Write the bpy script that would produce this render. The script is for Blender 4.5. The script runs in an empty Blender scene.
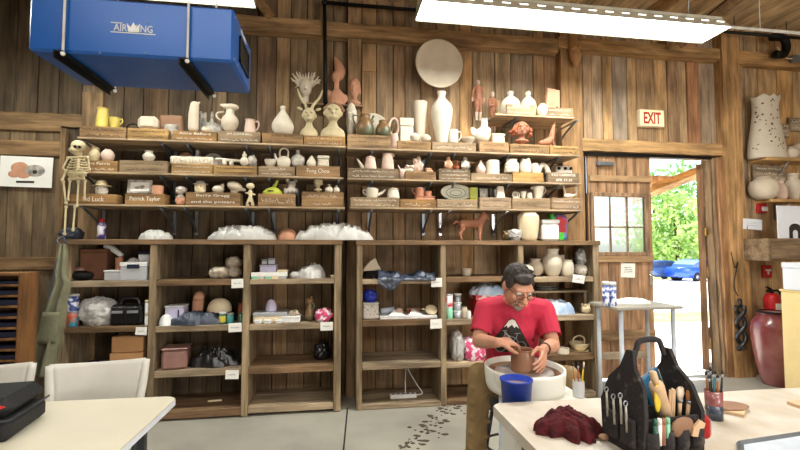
import bpy, bmesh, math, random
from math import pi, sin, cos, radians, sqrt, atan2
from mathutils import Vector, Matrix, Euler, noise
from mathutils.bvhtree import BVHTree
R = random.Random(11)
S = bpy.context.scene
COL = S.collection
# ------------------------------------------------------------------ camera geometry (measured from the room's vanishing points)
F = 440.0
PSI, PITCH = radians(8.7), radians(2.86)
CAM = Vector((0, 0, 1.5))
RM = Matrix.Rotation(-PSI, 3, 'Z') @ Matrix.Rotation(pi / 2 + PITCH, 3, 'X')
def ray(px, py): return RM @ Vector((px - 400, 225 - py, -F))
def P(px, py, Y):
    d = ray(px, py); return CAM + d * (Y / d.y)
def PZ(px, py, Z):
    d = ray(px, py); return CAM + d * ((Z - CAM.z) / d.z)
def PD(px, py, zc): return CAM + ray(px, py) * (zc / F)
def X(px, Y): return P(px, 247, Y).x
def Z(px, py, Y): return P(px, py, Y).z
YW = 4.60      # face of the plank wall
YC = 4.12      # front of the cubby shelving
YS = 4.15      # front of the display shelves

cam_d = bpy.data.cameras.new('camera')
cam = bpy.data.objects.new('camera', cam_d); COL.objects.link(cam)
cam.location = CAM; cam.rotation_euler = RM.to_euler()
cam_d.sensor_width = 36; cam_d.lens = F / 800 * 36; cam_d.clip_start = .05; cam_d.clip_end = 300
S.camera = cam

# ------------------------------------------------------------------ materials
def lin(c):
    return tuple(((v / 255 / 12.92) if v / 255 <= .04045 else ((v / 255 + .055) / 1.055) ** 2.4) for v in c) + (1,)
MATS = {}
def newmat(name):
    m = bpy.data.materials.new(name); m.use_nodes = True
    nt = m.node_tree; b = nt.nodes['Principled BSDF']
    MATS[name] = m
    return m, nt, b
def mat(name, rgb, rough=.6, metal=0, var=.12, scale=9, bump=.0, bscale=60, spec=.4, trans=0, alpha=1, emit=None, es=0, sheen=0, rgb2=None, vth=(.35, .65)):
    m, nt, b = newmat(name)
    L, N = nt.links, nt.nodes
    tc = N.new('ShaderNodeTexCoord')
    nz = N.new('ShaderNodeTexNoise'); nz.inputs['Scale'].default_value = scale; nz.inputs['Detail'].default_value = 5
    L.new(tc.outputs['Object'], nz.inputs['Vector'])
    cr = N.new('ShaderNodeValToRGB')
    base = lin(rgb)
    other = lin(rgb2) if rgb2 else tuple(v * (1 - var * 2) for v in base[:3]) + (1,)
    cr.color_ramp.elements[0].position, cr.color_ramp.elements[1].position = vth
    cr.color_ramp.elements[0].color = other
    cr.color_ramp.elements[1].color = base
    L.new(nz.outputs['Fac'], cr.inputs['Fac'])
    L.new(cr.outputs['Color'], b.inputs['Base Color'])
    b.inputs['Roughness'].default_value = rough; b.inputs['Metallic'].default_value = metal
    b.inputs['Specular IOR Level'].default_value = spec
    if trans: b.inputs['Transmission Weight'].default_value = trans
    if alpha < 1: b.inputs['Alpha'].default_value = alpha
    if emit:
        b.inputs['Emission Color'].default_value = lin(emit); b.inputs['Emission Strength'].default_value = es
    if bump:
        n2 = N.new('ShaderNodeTexNoise'); n2.inputs['Scale'].default_value = bscale; n2.inputs['Detail'].default_value = 4
        L.new(tc.outputs['Object'], n2.inputs['Vector'])
        bp = N.new('ShaderNodeBump'); bp.inputs['Strength'].default_value = bump; bp.inputs['Distance'].default_value = .01
        L.new(n2.outputs['Fac'], bp.inputs['Height']); L.new(bp.outputs['Normal'], b.inputs['Normal'])
    return m
def wood(name, rgb, axis='z', contrast=.55, rough=.8, fine=26, dark=None):
    """weathered timber: grain along one axis, tint of each board from the mesh"""
    m, nt, b = newmat(name)
    L, N = nt.links, nt.nodes
    tc = N.new('ShaderNodeTexCoord')
    at = N.new('ShaderNodeAttribute'); at.attribute_name = 'tint'
    mul = N.new('ShaderNodeVectorMath'); mul.operation = 'MULTIPLY_ADD'
    mul.inputs[1].default_value = (13, 17, 19)
    L.new(at.outputs['Vector'], mul.inputs[0]); L.new(tc.outputs['Object'], mul.inputs[2])
    mp = N.new('ShaderNodeMapping')
    sc = {'x': (2.2, fine, fine), 'y': (fine, 2.2, fine), 'z': (fine, fine, 2.2)}[axis]
    mp.inputs['Scale'].default_value = sc
    L.new(mul.outputs[0], mp.inputs['Vector'])
    n1 = N.new('ShaderNodeTexNoise'); n1.inputs['Scale'].default_value = 1; n1.inputs['Detail'].default_value = 7; n1.inputs['Roughness'].default_value = .65
    L.new(mp.outputs[0], n1.inputs['Vector'])
    n2 = N.new('ShaderNodeTexNoise'); n2.inputs['Scale'].default_value = 5; n2.inputs['Detail'].default_value = 4
    mp2 = N.new('ShaderNodeMapping'); mp2.inputs['Scale'].default_value = {'x': (.5, 2, 2), 'y': (2, .5, 2), 'z': (2, 2, .5)}[axis]
    L.new(mul.outputs[0], mp2.inputs['Vector']); L.new(mp2.outputs[0], n2.inputs['Vector'])
    r1 = N.new('ShaderNodeValToRGB')
    k = 1 - contrast
    r1.color_ramp.elements[0].position = .34; r1.color_ramp.elements[0].color = (k, k * .97, k * .93, 1)
    r1.color_ramp.elements[1].position = .62; r1.color_ramp.elements[1].color = (1.0, 1.0, 1.0, 1)
    L.new(n1.outputs['Fac'], r1.inputs['Fac'])
    r2 = N.new('ShaderNodeValToRGB')
    r2.color_ramp.elements[0].position = .36; r2.color_ramp.elements[0].color = (.6, .58, .57, 1)
    r2.color_ramp.elements[1].position = .6; r2.color_ramp.elements[1].color = (1.1, 1.07, 1.03, 1)
    L.new(n2.outputs['Fac'], r2.inputs['Fac'])
    def mx(a, bb):
        x = N.new('ShaderNodeMix'); x.data_type = 'RGBA'; x.blend_type = 'MULTIPLY'; x.inputs[0].default_value = 1
        L.new(a, x.inputs[6]); L.new(bb, x.inputs[7]); return x.outputs[2]
    rgbn = N.new('ShaderNodeRGB'); rgbn.outputs[0].default_value = lin(rgb)
    c = mx(mx(mx(rgbn.outputs[0], at.outputs['Color']), r1.outputs[0]), r2.outputs[0])
    L.new(c, b.inputs['Base Color'])
    b.inputs['Roughness'].default_value = rough; b.inputs['Specular IOR Level'].default_value = .25
    bp = N.new('ShaderNodeBump'); bp.inputs['Strength'].default_value = .35; bp.inputs['Distance'].default_value = .006
    L.new(n1.outputs['Fac'], bp.inputs['Height']); L.new(bp.outputs['Normal'], b.inputs['Normal'])
    return m

# ------------------------------------------------------------------ mesh building
WM = {}
def tj(t, a, b):
    k = R.uniform(a, b); return tuple(v * k for v in t)
def catmull(pts, n=5):
    out = []
    m = len(pts)
    for i in range(m - 1):
        p0 = pts[max(i - 1, 0)]; p1 = pts[i]; p2 = pts[i + 1]; p3 = pts[min(i + 2, m - 1)]
        for k in range(n):
            t = k / n
            out.append(tuple(.5 * ((2 * b) + (-a + c) * t + (2 * a - 5 * b + 4 * c - d) * t * t + (-a + 3 * b - 3 * c + d) * t ** 3) for a, b, c, d in zip(p0, p1, p2, p3)))
    out.append(tuple(pts[-1]))
    return out
class MB:
    def __init__(s):
        s.bm = bmesh.new(); s.tl = s.bm.loops.layers.float_color.new('tint'); s.tint = (1, 1, 1); s.mi = 0; s.xf = None
    def _fin(s, faces, smooth):
        for f in faces:
            f.smooth = smooth; f.material_index = s.mi
            for l in f.loops: l[s.tl] = (*s.tint, 1)
    def _vs(s, cos_):
        if s.xf is not None: cos_ = [s.xf @ Vector(c) for c in cos_]
        return [s.bm.verts.new(c) for c in cos_]
    def faces(s, cos_, idx, smooth=False):
        v = s._vs(cos_); fs = []
        for t in idx:
            try: fs.append(s.bm.faces.new([v[i] for i in t]))
            except ValueError: pass
        s._fin(fs, smooth); return s
    def bx(s, x0, x1, y0, y1, z0, z1, bev=0, rot=None, jit=0):
        """axis-aligned box, optional bevel, optional rotation (Matrix 3x3) about its centre"""
        c = Vector(((x0 + x1) / 2, (y0 + y1) / 2, (z0 + z1) / 2)); h = Vector((abs(x1 - x0) / 2, abs(y1 - y0) / 2, abs(z1 - z0) / 2))
        b = min(bev, min(h) * .9)
        sg = [(-1, -1, -1), (1, -1, -1), (1, 1, -1), (-1, 1, -1), (-1, -1, 1), (1, -1, 1), (1, 1, 1), (-1, 1, 1)]
        fcs = [(0, 3, 2, 1), (4, 5, 6, 7), (0, 1, 5, 4), (1, 2, 6, 5), (2, 3, 7, 6), (3, 0, 4, 7)]
        def w(v):
            v = Vector(v)
            if rot is not None: v = rot @ v
            return c + v
        if b <= 0:
            return s.faces([w([a * k for a, k in zip(g, h)]) for g in sg], fcs)
        vs = []; key = {}
        for gi, g in enumerate(sg):
            for ax in range(3):
                key[(gi, ax)] = len(vs)
                vs.append(w([g[k] * (h[k] if k == ax else h[k] - b) for k in range(3)]))
        F_ = []
        axes = [2, 2, 1, 0, 1, 0]
        for f, ax in zip(fcs, axes): F_.append(tuple(key[(i, ax)] for i in f))
        done = set()
        for fi, f in enumerate(fcs):
            for k in range(4):
                a, bb = f[k], f[(k + 1) % 4]
                e = (min(a, bb), max(a, bb))
                if e in done: continue
                done.add(e)
                ax1 = axes[fi]
                for fj, g in enumerate(fcs):
                    if fj != fi and a in g and bb in g: ax2 = axes[fj]
                F_.append((key[(bb, ax1)], key[(a, ax1)], key[(a, ax2)], key[(bb, ax2)]))
        for gi, g in enumerate(sg):
            t = (key[(gi, 0)], key[(gi, 1)], key[(gi, 2)])
            if g[0] * g[1] * g[2] < 0: t = t[::-1]
            F_.append(t)
        return s.faces(vs, F_)
    def cbx(s, c, size, bev=0, rot=None):
        x, y, z = c; a, b, d = size
        return s.bx(x - a / 2, x + a / 2, y - b / 2, y + b / 2, z - d / 2, z + d / 2, bev, rot)
    def lathe(s, prof, seg=24, c=(0, 0, 0), sx=1, sy=1, smooth=True, ang0=0):
        c = Vector(c); rows = []; vs = []; fs = []
        n = 0
        for r, z in prof:
            if r < 1e-5:
                vs.append(c + Vector((0, 0, z))); rows.append([n]); n += 1
            else:
                rows.append(list(range(n, n + seg)))
                for k in range(seg):
                    a = 2 * pi * k / seg + ang0
                    vs.append(c + Vector((r * cos(a) * sx, r * sin(a) * sy, z)))
                n += seg
        for a, b in zip(rows, rows[1:]):
            for k in range(seg):
                k2 = (k + 1) % seg
                if len(a) == 1 and len(b) == 1: break
                if len(a) == 1: fs.append((a[0], b[k2], b[k]))
                elif len(b) == 1: fs.append((a[k], a[k2], b[0]))
                else: fs.append((a[k], a[k2], b[k2], b[k]))
        return s.faces(vs, fs, smooth)
    def pot(s, prof, R_, H, wall=.006, seg=26, c=(0, 0, 0), sx=1, sy=1, open_=True, n=5):
        pf = [(max(0, r) * R_, z * H) for r, z in catmull(prof, n)]
        pts = [(0, 0)] + pf
        if open_:
            wall = min(wall, R_ * .25)
            inner = [(max(r - wall, .0005), z) for r, z in reversed(pf) if z > H * .12]
            pts += inner + [(0, H * .12)]
        else: pts += [(0, pf[-1][1])]
        return s.lathe(pts, seg, c, sx, sy)
    def tube(s, pts, rad, seg=8, smooth=True, n=0, flat=1):
        if n: 
            if not hasattr(rad, '__len__'): rad = [rad] * len(pts)
            q = catmull([tuple(p) + (r,) for p, r in zip(pts, rad)], n)
            pts = [p[:3] for p in q]; rad = [p[3] for p in q]
        pts = [Vector(p) for p in pts]
        if not hasattr(rad, '__len__'): rad = [rad] * len(pts)
        vs = []; fs = []; m = len(pts); up = None
        for i, p in enumerate(pts):
            t = (pts[min(i + 1, m - 1)] - pts[max(i - 1, 0)])
            if t.length < 1e-9: t = Vector((0, 0, 1))
            t.normalize()
            if up is None:
                up = Vector((0, 0, 1)) if abs(t.z) < .9 else Vector((1, 0, 0))
            u = t.cross(up)
            if u.length < 1e-6: u = t.orthogonal()
            u.normalize(); up = u.cross(t).normalized()
            for k in range(seg):
                a = 2 * pi * k / seg
                vs.append(p + u * (cos(a) * rad[i]) + up * (sin(a) * rad[i] * flat))
        for i in range(m - 1):
            for k in range(seg):
                k2 = (k + 1) % seg
                fs.append((i * seg + k, i * seg + k2, (i + 1) * seg + k2, (i + 1) * seg + k))
        fs.append(tuple(range(seg))[::-1]); fs.append(tuple((m - 1) * seg + k for k in range(seg)))
        return s.faces(vs, fs, smooth)
    def ball(s, c, r, seg=16, rings=10, rot=None):
        if not hasattr(r, '__len__'): r = (r, r, r)
        c = Vector(c); vs = []; fs = []
        vs.append((0, 0, -1))
        for i in range(1, rings):
            t = -pi / 2 + pi * i / rings
            for k in range(seg):
                a = 2 * pi * k / seg; vs.append((cos(t) * cos(a), cos(t) * sin(a), sin(t)))
        vs.append((0, 0, 1))
        o = []
        for v in vs:
            q = Vector((v[0] * r[0], v[1] * r[1], v[2] * r[2]))
            if rot is not None: q = rot @ q
            o.append(c + q)
        for k in range(seg): fs.append((0, 1 + (k + 1) % seg, 1 + k))
        for i in range(rings - 2):
            for k in range(seg):
                k2 = (k + 1) % seg; a = 1 + i * seg
                fs.append((a + k, a + k2, a + seg + k2, a + seg + k))
        a = 1 + (rings - 2) * seg
        for k in range(seg): fs.append((a + k, a + (k + 1) % seg, len(o) - 1))
        return s.faces(o, fs, True)
    def caps(s, p0, r0, p1, r1, seg=12):
        s.tube([p0, p1], [r0, r1], seg); s.ball(p0, r0, seg, 8); s.ball(p1, r1, seg, 8); return s
    def chain(s, pts, seg=12):
        for a, b in zip(pts, pts[1:]): s.caps(a[0], a[1], b[0], b[1], seg)
        return s
    def prism(s, poly, depth, axis='y', a=0, smooth=False):
        """extrude a 2-D outline; axis y: outline in x,z ; axis x: outline in y,z ; axis z: outline in x,y"""
        def m(u, v, w):
            return {'y': (u, w, v), 'x': (w, u, v), 'z': (u, v, w)}[axis]
        n = len(poly)
        vs = [m(u, v, a) for u, v in poly] + [m(u, v, a + depth) for u, v in poly]
        fs = [tuple(range(n)), tuple(range(n, 2 * n))[::-1]] + [(i, i + n, (i + 1) % n + n, (i + 1) % n) for i in range(n)]
        return s.faces(vs, fs, smooth)
    def mesh(s, name, recalc=True):
        if recalc: bmesh.ops.recalc_face_normals(s.bm, faces=s.bm.faces[:])
        me = bpy.data.meshes.new(name); s.bm.to_mesh(me); s.bm.free(); return me
def remesh(mb, voxel, smooth=4, factor=.5):
    """unite overlapping closed shapes into one continuous skin"""
    me = mb.mesh('tmp')
    o = bpy.data.objects.new('tmp', me); COL.objects.link(o)
    m = o.modifiers.new('r', 'REMESH'); m.mode = 'VOXEL'; m.voxel_size = voxel; m.use_smooth_shade = True
    if smooth:
        k = o.modifiers.new('s', 'SMOOTH'); k.factor = factor; k.iterations = smooth
    dg = bpy.context.evaluated_depsgraph_get()
    out = bpy.data.meshes.new_from_object(o.evaluated_get(dg))
    bpy.data.objects.remove(o); bpy.data.meshes.remove(me)
    for p in out.polygons: p.use_smooth = True
    return out
def _mesh_of(mb, name):
    return mb.mesh(name) if isinstance(mb, MB) else mb
def _mats(me, m):
    me.materials.clear()
    for k in (m if isinstance(m, (list, tuple)) else [m]): me.materials.append(MATS[k] if isinstance(k, str) else k)
def tag(o, label, cat, group=None, kind=None):
    if label: o['label'] = label
    if cat: o['category'] = cat
    if group: o['group'] = group
    if kind: o['kind'] = kind
def thing(name, label, cat, loc, rz=0, group=None):
    o = bpy.data.objects.new(name, None); COL.objects.link(o)
    o.empty_display_size = .05
    o.location = loc; o.rotation_euler = (0, 0, rz)
    WM[o.name] = Matrix.Translation(loc) @ Matrix.Rotation(rz, 4, 'Z')
    tag(o, label, cat, group); return o
def part(mb, name, m, parent, local=False, label=None, kind=None, mb_world=True):
    me = _mesh_of(mb, name)
    W = WM[parent.name]
    if not local: me.transform(W.inverted())
    _mats(me, m)
    o = bpy.data.objects.new(name, me); COL.objects.link(o); o.parent = parent
    WM[o.name] = W
    if label: o['label'] = label
    if kind: o['kind'] = kind
    return o
def solo(mb, name, m, label, cat, loc=(0, 0, 0), rz=0, group=None, kind=None, local=True):
    me = _mesh_of(mb, name)
    W = Matrix.Translation(loc) @ Matrix.Rotation(rz, 4, 'Z')
    if not local: me.transform(W.inverted())
    _mats(me, m)
    o = bpy.data.objects.new(name, me); COL.objects.link(o)
    o.location = loc; o.rotation_euler = (0, 0, rz)
    WM[o.name] = W
    tag(o, label, cat, group, kind); return o
def struct(mb, name, m, label=None):
    me = _mesh_of(mb, name); _mats(me, m)
    o = bpy.data.objects.new(name, me); COL.objects.link(o); o['kind'] = 'structure'
    WM[o.name] = Matrix.Identity(4)
    if label: o['label'] = label
    return o
def copy_tree(root, loc, rz=None, label=None):
    r = root.copy(); COL.objects.link(r); r.location = loc
    if rz is not None: r.rotation_euler = (0, 0, rz)
    if label: r['label'] = label
    WM[r.name] = Matrix.Translation(loc) @ Matrix.Rotation(r.rotation_euler.z, 4, 'Z')
    for ch in list(root.children):
        c = ch.copy(); COL.objects.link(c); c.parent = r; WM[c.name] = WM[r.name]
        for g in list(ch.children):
            d = g.copy(); COL.objects.link(d); d.parent = c; WM[d.name] = WM[r.name]
    return r
def text_mesh(body, w, h, depth=.002, bold=0):
    """lettering as a mesh in the x,z plane facing -y, fitted to w by h, centred on 0"""
    cu = bpy.data.curves.new('t', 'FONT'); cu.body = body; cu.align_x = 'CENTER'; cu.align_y = 'CENTER'; cu.extrude = depth; cu.resolution_u = 2; cu.offset = bold
    o = bpy.data.objects.new('t', cu); COL.objects.link(o)
    dg = bpy.context.evaluated_depsgraph_get()
    me = bpy.data.meshes.new_from_object(o.evaluated_get(dg))
    bpy.data.objects.remove(o); bpy.data.curves.remove(cu)
    xs = [v.co.x for v in me.vertices]; ys = [v.co.y for v in me.vertices]
    cx, cy = (min(xs) + max(xs)) / 2, (min(ys) + max(ys)) / 2
    sx = w / (max(xs) - min(xs)); sy = h / (max(ys) - min(ys))
    for v in me.vertices: v.co = Vector(((v.co.x - cx) * sx, -v.co.z, (v.co.y - cy) * sy))
    return me
def scribble(mb, x0, x1, zc, h, y, rnd, wd=.0022):
    """a line of illegible handwriting, as thin raised strokes"""
    x = x0
    while x < x1 - h * .4:
        ln = min(rnd.uniform(1.6, 4.2) * h, x1 - x)
        pts = []
        k = x
        while k < x + ln:
            up = rnd.choice((.5, .5, .5, .95, -.1))
            pts.append((k, y, zc + h * (up - .5) * .8)); k += h * rnd.uniform(.12, .3)
            pts.append((k, y, zc - h * rnd.uniform(.3, .45))); k += h * rnd.uniform(.1, .25)
        if len(pts) > 1: mb.tube(pts, wd, 4, False)
        x += ln + h * .55
    return mb
def crumple(c, size, seed, rough=.28, flat=True, seg=64, rings=40, fold=2.2, squish=1.0):
    """a crumpled bag / cloth heap resting on z=c.z ; size = full w, d, h"""
    mb = MB(); vs = []; fs = []
    off = Vector((seed * 3.7, seed * 1.3, seed * 2.1))
    n = 0
    for i in range(rings + 1):
        t = -pi / 2 + pi * i / rings
        for k in range(seg):
            a = 2 * pi * k / seg
            d = Vector((cos(t) * cos(a), cos(t) * sin(a), sin(t)))
            q = d * fold + off
            nn = noise.noise(q) + .55 * (1 - 2.4 * abs(noise.noise(q * 2.1))) + .42 * (1 - 2.6 * abs(noise.noise(q * 4.6))) + .24 * (1 - 2.6 * abs(noise.noise(q * 9.3)))
            rr = 1 + rough * nn
            sq = lambda v: math.copysign(abs(v) ** squish, v)
            v = Vector((sq(d.x) * size[0] / 2 * rr, sq(d.y) * size[1] / 2 * rr, sq(d.z) * size[2] / 2 * rr + size[2] / 2))
            if flat and v.z < 0: v.z = 0
            if flat and v.z < size[2] * .12: v.z *= .3
            vs.append(Vector(c) + v)
    for i in range(rings):
        for k in range(seg):
            k2 = (k + 1) % seg
            fs.append((i * seg + k, i * seg + k2, (i + 1) * seg + k2, (i + 1) * seg + k))
    mb.faces(vs, fs, True)
    bmesh.ops.remove_doubles(mb.bm, verts=mb.bm.verts[:], dist=1e-5)
    # fit to the requested height / width
    hi = max(v.co.z for v in mb.bm.verts) - c[2]
    xs = [v.co.x for v in mb.bm.verts]; w = max(xs) - min(xs); mx_ = (max(xs) + min(xs)) / 2
    for v in mb.bm.verts:
        v.co.z = c[2] + (v.co.z - c[2]) * size[2] / hi
        v.co.x = c[0] + (v.co.x - mx_) * size[0] / w
    return mb
def mound(size, seed, rough=.5, rings=34, seg=84, freq=1.0, edge=.22):
    """a low crumpled heap of sheet material lying on z=0, uneven outline, sharp folds"""
    w, d, h = size; off = Vector((seed * 2.3, seed * 1.7, seed * .9)); vs = [(0, 0, 0)]; fs = []
    sc = 1 / max(.35 * min(w, d), .02) * freq
    def zz(x, y, r):
        p = Vector((x * sc, y * sc, 0)) + off
        wv = p + Vector((noise.noise(p * .8), noise.noise(p * .8 + Vector((5, 1, 2))), 0)) * .9
        rd = (1 - 2 * abs(noise.noise(wv))) * .55 + (1 - 2 * abs(noise.noise(wv * 2.1 + Vector((3, 3, 3))))) * .3 + (1 - 2 * abs(noise.noise(wv * 4.5))) * .15
        return max(0, (1 - r ** 3)) ** .5 * max(.04, 1 - rough + rough * (.5 + rd * .8))
    for i in range(1, rings + 1):
        r = i / rings
        for k in range(seg):
            a = 2 * pi * k / seg; o = 1 + edge * noise.noise(Vector((cos(a) * 1.6, sin(a) * 1.6, seed * 3.1))) + edge * .5 * noise.noise(Vector((cos(a) * 5, sin(a) * 5, seed)))
            x, y = cos(a) * r * o * w / 2, sin(a) * r * o * d / 2
            vs.append((x, y, max(0, zz(x, y, r)) + .001))
    vs[0] = (0, 0, zz(0, 0, 0))
    for k in range(seg): fs.append((0, 1 + k, 1 + (k + 1) % seg))
    for i in range(rings - 1):
        for k in range(seg):
            a = 1 + i * seg + k; b = 1 + i * seg + (k + 1) % seg; fs.append((a, a + seg, b + seg, b))
    n = len(vs); base = 1 + (rings - 1) * seg
    vs += [(vs[base + k][0], vs[base + k][1], 0) for k in range(seg)]
    for k in range(seg): fs.append((base + k, n + k, n + (k + 1) % seg, base + (k + 1) % seg))
    fs.append(tuple(range(n, n + seg))[::-1])
    hi = max(v[2] for v in vs); xs = [v[0] for v in vs]; kx = w / (max(xs) - min(xs)); mx_ = (max(xs) + min(xs)) / 2
    return MB().faces([((x - mx_) * kx, y, z * h / hi) for x, y, z in vs], fs, True)
# ------------------------------------------------------------------ materials of the place
wood('plank', (190, 170, 144), 'z', .42, fine=52)
wood('beam', (196, 168, 132), 'x', .45, fine=34)
wood('post', (196, 170, 136), 'z', .45, fine=34)
wood('ceilwood', (218, 194, 156), 'y', .4, fine=30)
wood('shelf_x', (188, 174, 152), 'x', .4, fine=40)
wood('shelf_dark', (138, 114, 88), 'x', .5, fine=40)
wood('shelf_z', (168, 152, 126), 'z', .5, fine=40)
wood('shelf_grey', (176, 162, 140), 'x', .45, fine=40)
wood('blockwood', (172, 150, 122), 'x', .45, fine=40)
wood('newwood', (222, 184, 128), 'x', .25)
wood('darkwood', (96, 70, 46), 'z', .5)
wood('doorwood', (190, 160, 130), 'z', .5)
wood('pinewood', (140, 102, 64), 'z', .3)
mat('brass', (190, 150, 60), .4, .7)
mat('dark', (14, 13, 12), .8)
mat('black_metal', (32, 31, 30), .5, .6)
mat('steel', (150, 160, 168), .35, .8)
mat('chrome', (200, 205, 210), .2, .9)
mat('white_paint', (228, 226, 218), .5)
mat('white', (212, 202, 182), .45, var=.05, spec=.35)
mat('bisque', (206, 192, 170), .7, var=.05)
mat('cream', (232, 214, 176), .6, var=.08)
mat('pinkish', (214, 186, 168), .6, var=.08)
mat('terracotta', (172, 116, 88), .75, var=.14)
mat('terra_pale', (206, 152, 120), .75, var=.12)
mat('redclay', (170, 92, 60), .7, var=.18)
mat('brownclay', (150, 112, 86), .55, var=.08)
mat('wetclay', (152, 108, 80), .35, var=.1, spec=.6)
mat('yellow_glaze', (212, 190, 96), .4, var=.12)
mat('lime', (182, 190, 70), .4, var=.12)
mat('greenglaze', (84, 88, 62), .35, rgb2=(124, 92, 56), scale=7, spec=.6, vth=(.42, .56))
mat('blueglaze', (70, 118, 170), .3, spec=.6)
mat('greyglaze', (120, 118, 112), .4, rgb2=(200, 190, 176), scale=18)
mat('speckle', (214, 208, 196), .5, rgb2=(90, 88, 84), scale=60, vth=(.34, .42))
mat('bone', (206, 190, 150), .6, var=.15)
mat('paper', (240, 238, 230), .8, var=.03)
mat('ink', (52, 46, 40), .8)
mat('chalk', (240, 234, 220), .8)
mat('plastic_white', (238, 238, 236), .35)
mat('clear_plastic', (225, 228, 230), .25, alpha=.55, spec=.6, var=.03)
mat('plastic_bag', (206, 204, 198), .3, alpha=.88, spec=.7, var=.04, bump=.6, bscale=18)
mat('grey_bag', (178, 180, 184), .35, spec=.6, bump=.6, bscale=18, alpha=.9)
mat('black_bag', (28, 29, 32), .28, spec=.7, bump=.9, bscale=22)
mat('slate_bag', (60, 68, 84), .32, spec=.7, bump=.9, bscale=20)
mat('blue_bag', (40, 60, 190), .3, spec=.6, bump=.8, bscale=22)
mat('clay_bag', (150, 134, 110), .4, spec=.6, rgb2=(196, 186, 168), scale=10, bump=.6, bscale=20)
mat('cardboard', (176, 132, 88), .85, var=.06)
mat('cardboard_dark', (112, 74, 52), .85, var=.1)
mat('concrete', (172, 168, 154), .5, rgb2=(150, 146, 134), scale=1.7, bump=.08, bscale=40, spec=.35)
mat('teal', (58, 116, 124), .5)
mat('olive', (128, 126, 100), .9, var=.14, bump=.5, bscale=35)
mat('khaki', (150, 124, 84), .9, var=.14, bump=.6, bscale=26)
mat('grass', (120, 160, 60), .9, rgb2=(180, 190, 90), scale=3)
mat('gravel', (230, 226, 218), .95, var=.05, scale=4)
mat('glass', (235, 245, 240), .05, trans=.9, alpha=.35, spec=.5, var=0)
mat('lamp', (255, 255, 250), .5, emit=(248, 255, 246), es=9.0)
mat('hood', (206, 204, 186), .45, .0)
mat('slot', (255, 255, 250), .5, emit=(255, 255, 250), es=2.2)

# ------------------------------------------------------------------ wall of planks
WALL_TOP = 4.3
lintel_z0 = Z(655, 152.5, 4.47)
XL, XR = -3.6, 6.5
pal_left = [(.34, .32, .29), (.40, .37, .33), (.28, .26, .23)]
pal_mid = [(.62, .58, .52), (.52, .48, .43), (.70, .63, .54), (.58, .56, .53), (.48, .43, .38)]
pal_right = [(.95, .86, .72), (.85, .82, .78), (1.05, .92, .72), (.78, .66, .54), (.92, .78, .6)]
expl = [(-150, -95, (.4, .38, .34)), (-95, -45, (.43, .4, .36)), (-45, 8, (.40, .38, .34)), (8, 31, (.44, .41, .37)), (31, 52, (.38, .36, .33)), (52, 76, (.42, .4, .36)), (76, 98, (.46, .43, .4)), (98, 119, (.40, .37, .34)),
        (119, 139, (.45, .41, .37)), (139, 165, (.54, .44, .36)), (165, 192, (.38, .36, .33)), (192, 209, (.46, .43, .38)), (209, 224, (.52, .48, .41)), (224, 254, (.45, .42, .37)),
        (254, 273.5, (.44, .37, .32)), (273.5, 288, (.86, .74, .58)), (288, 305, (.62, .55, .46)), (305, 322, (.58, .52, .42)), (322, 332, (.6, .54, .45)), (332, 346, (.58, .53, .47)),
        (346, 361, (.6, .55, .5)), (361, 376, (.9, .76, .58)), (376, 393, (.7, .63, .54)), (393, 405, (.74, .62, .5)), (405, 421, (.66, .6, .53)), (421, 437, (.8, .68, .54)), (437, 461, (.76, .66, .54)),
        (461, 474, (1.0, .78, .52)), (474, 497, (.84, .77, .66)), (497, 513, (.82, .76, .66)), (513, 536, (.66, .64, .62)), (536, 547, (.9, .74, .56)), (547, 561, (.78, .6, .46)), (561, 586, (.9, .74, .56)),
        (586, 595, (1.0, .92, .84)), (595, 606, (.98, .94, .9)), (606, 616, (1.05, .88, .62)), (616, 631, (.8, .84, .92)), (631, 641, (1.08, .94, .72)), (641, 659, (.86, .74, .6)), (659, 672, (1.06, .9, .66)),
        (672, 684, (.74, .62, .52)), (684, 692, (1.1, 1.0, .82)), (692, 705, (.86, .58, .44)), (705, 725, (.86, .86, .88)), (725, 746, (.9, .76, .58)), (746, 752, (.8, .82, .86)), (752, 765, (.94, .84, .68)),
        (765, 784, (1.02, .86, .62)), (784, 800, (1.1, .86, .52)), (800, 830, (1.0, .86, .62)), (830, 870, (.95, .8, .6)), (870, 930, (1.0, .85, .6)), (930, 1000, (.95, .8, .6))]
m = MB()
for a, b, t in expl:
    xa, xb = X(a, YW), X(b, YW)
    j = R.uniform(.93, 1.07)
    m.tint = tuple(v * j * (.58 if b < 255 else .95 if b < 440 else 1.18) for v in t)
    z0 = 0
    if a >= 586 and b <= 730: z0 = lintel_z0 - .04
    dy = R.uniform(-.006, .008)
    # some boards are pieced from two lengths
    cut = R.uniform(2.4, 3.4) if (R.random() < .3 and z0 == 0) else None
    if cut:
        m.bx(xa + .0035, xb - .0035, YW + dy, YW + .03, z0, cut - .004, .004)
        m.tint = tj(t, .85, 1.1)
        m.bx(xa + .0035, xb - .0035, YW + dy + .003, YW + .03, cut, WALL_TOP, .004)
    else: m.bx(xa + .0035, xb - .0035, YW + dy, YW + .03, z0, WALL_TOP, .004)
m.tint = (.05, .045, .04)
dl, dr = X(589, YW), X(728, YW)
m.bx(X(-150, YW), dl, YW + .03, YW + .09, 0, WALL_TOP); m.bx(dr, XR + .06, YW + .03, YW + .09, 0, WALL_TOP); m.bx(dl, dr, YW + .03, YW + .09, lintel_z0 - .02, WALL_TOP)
struct(m, 'wall_back', 'plank')

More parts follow.
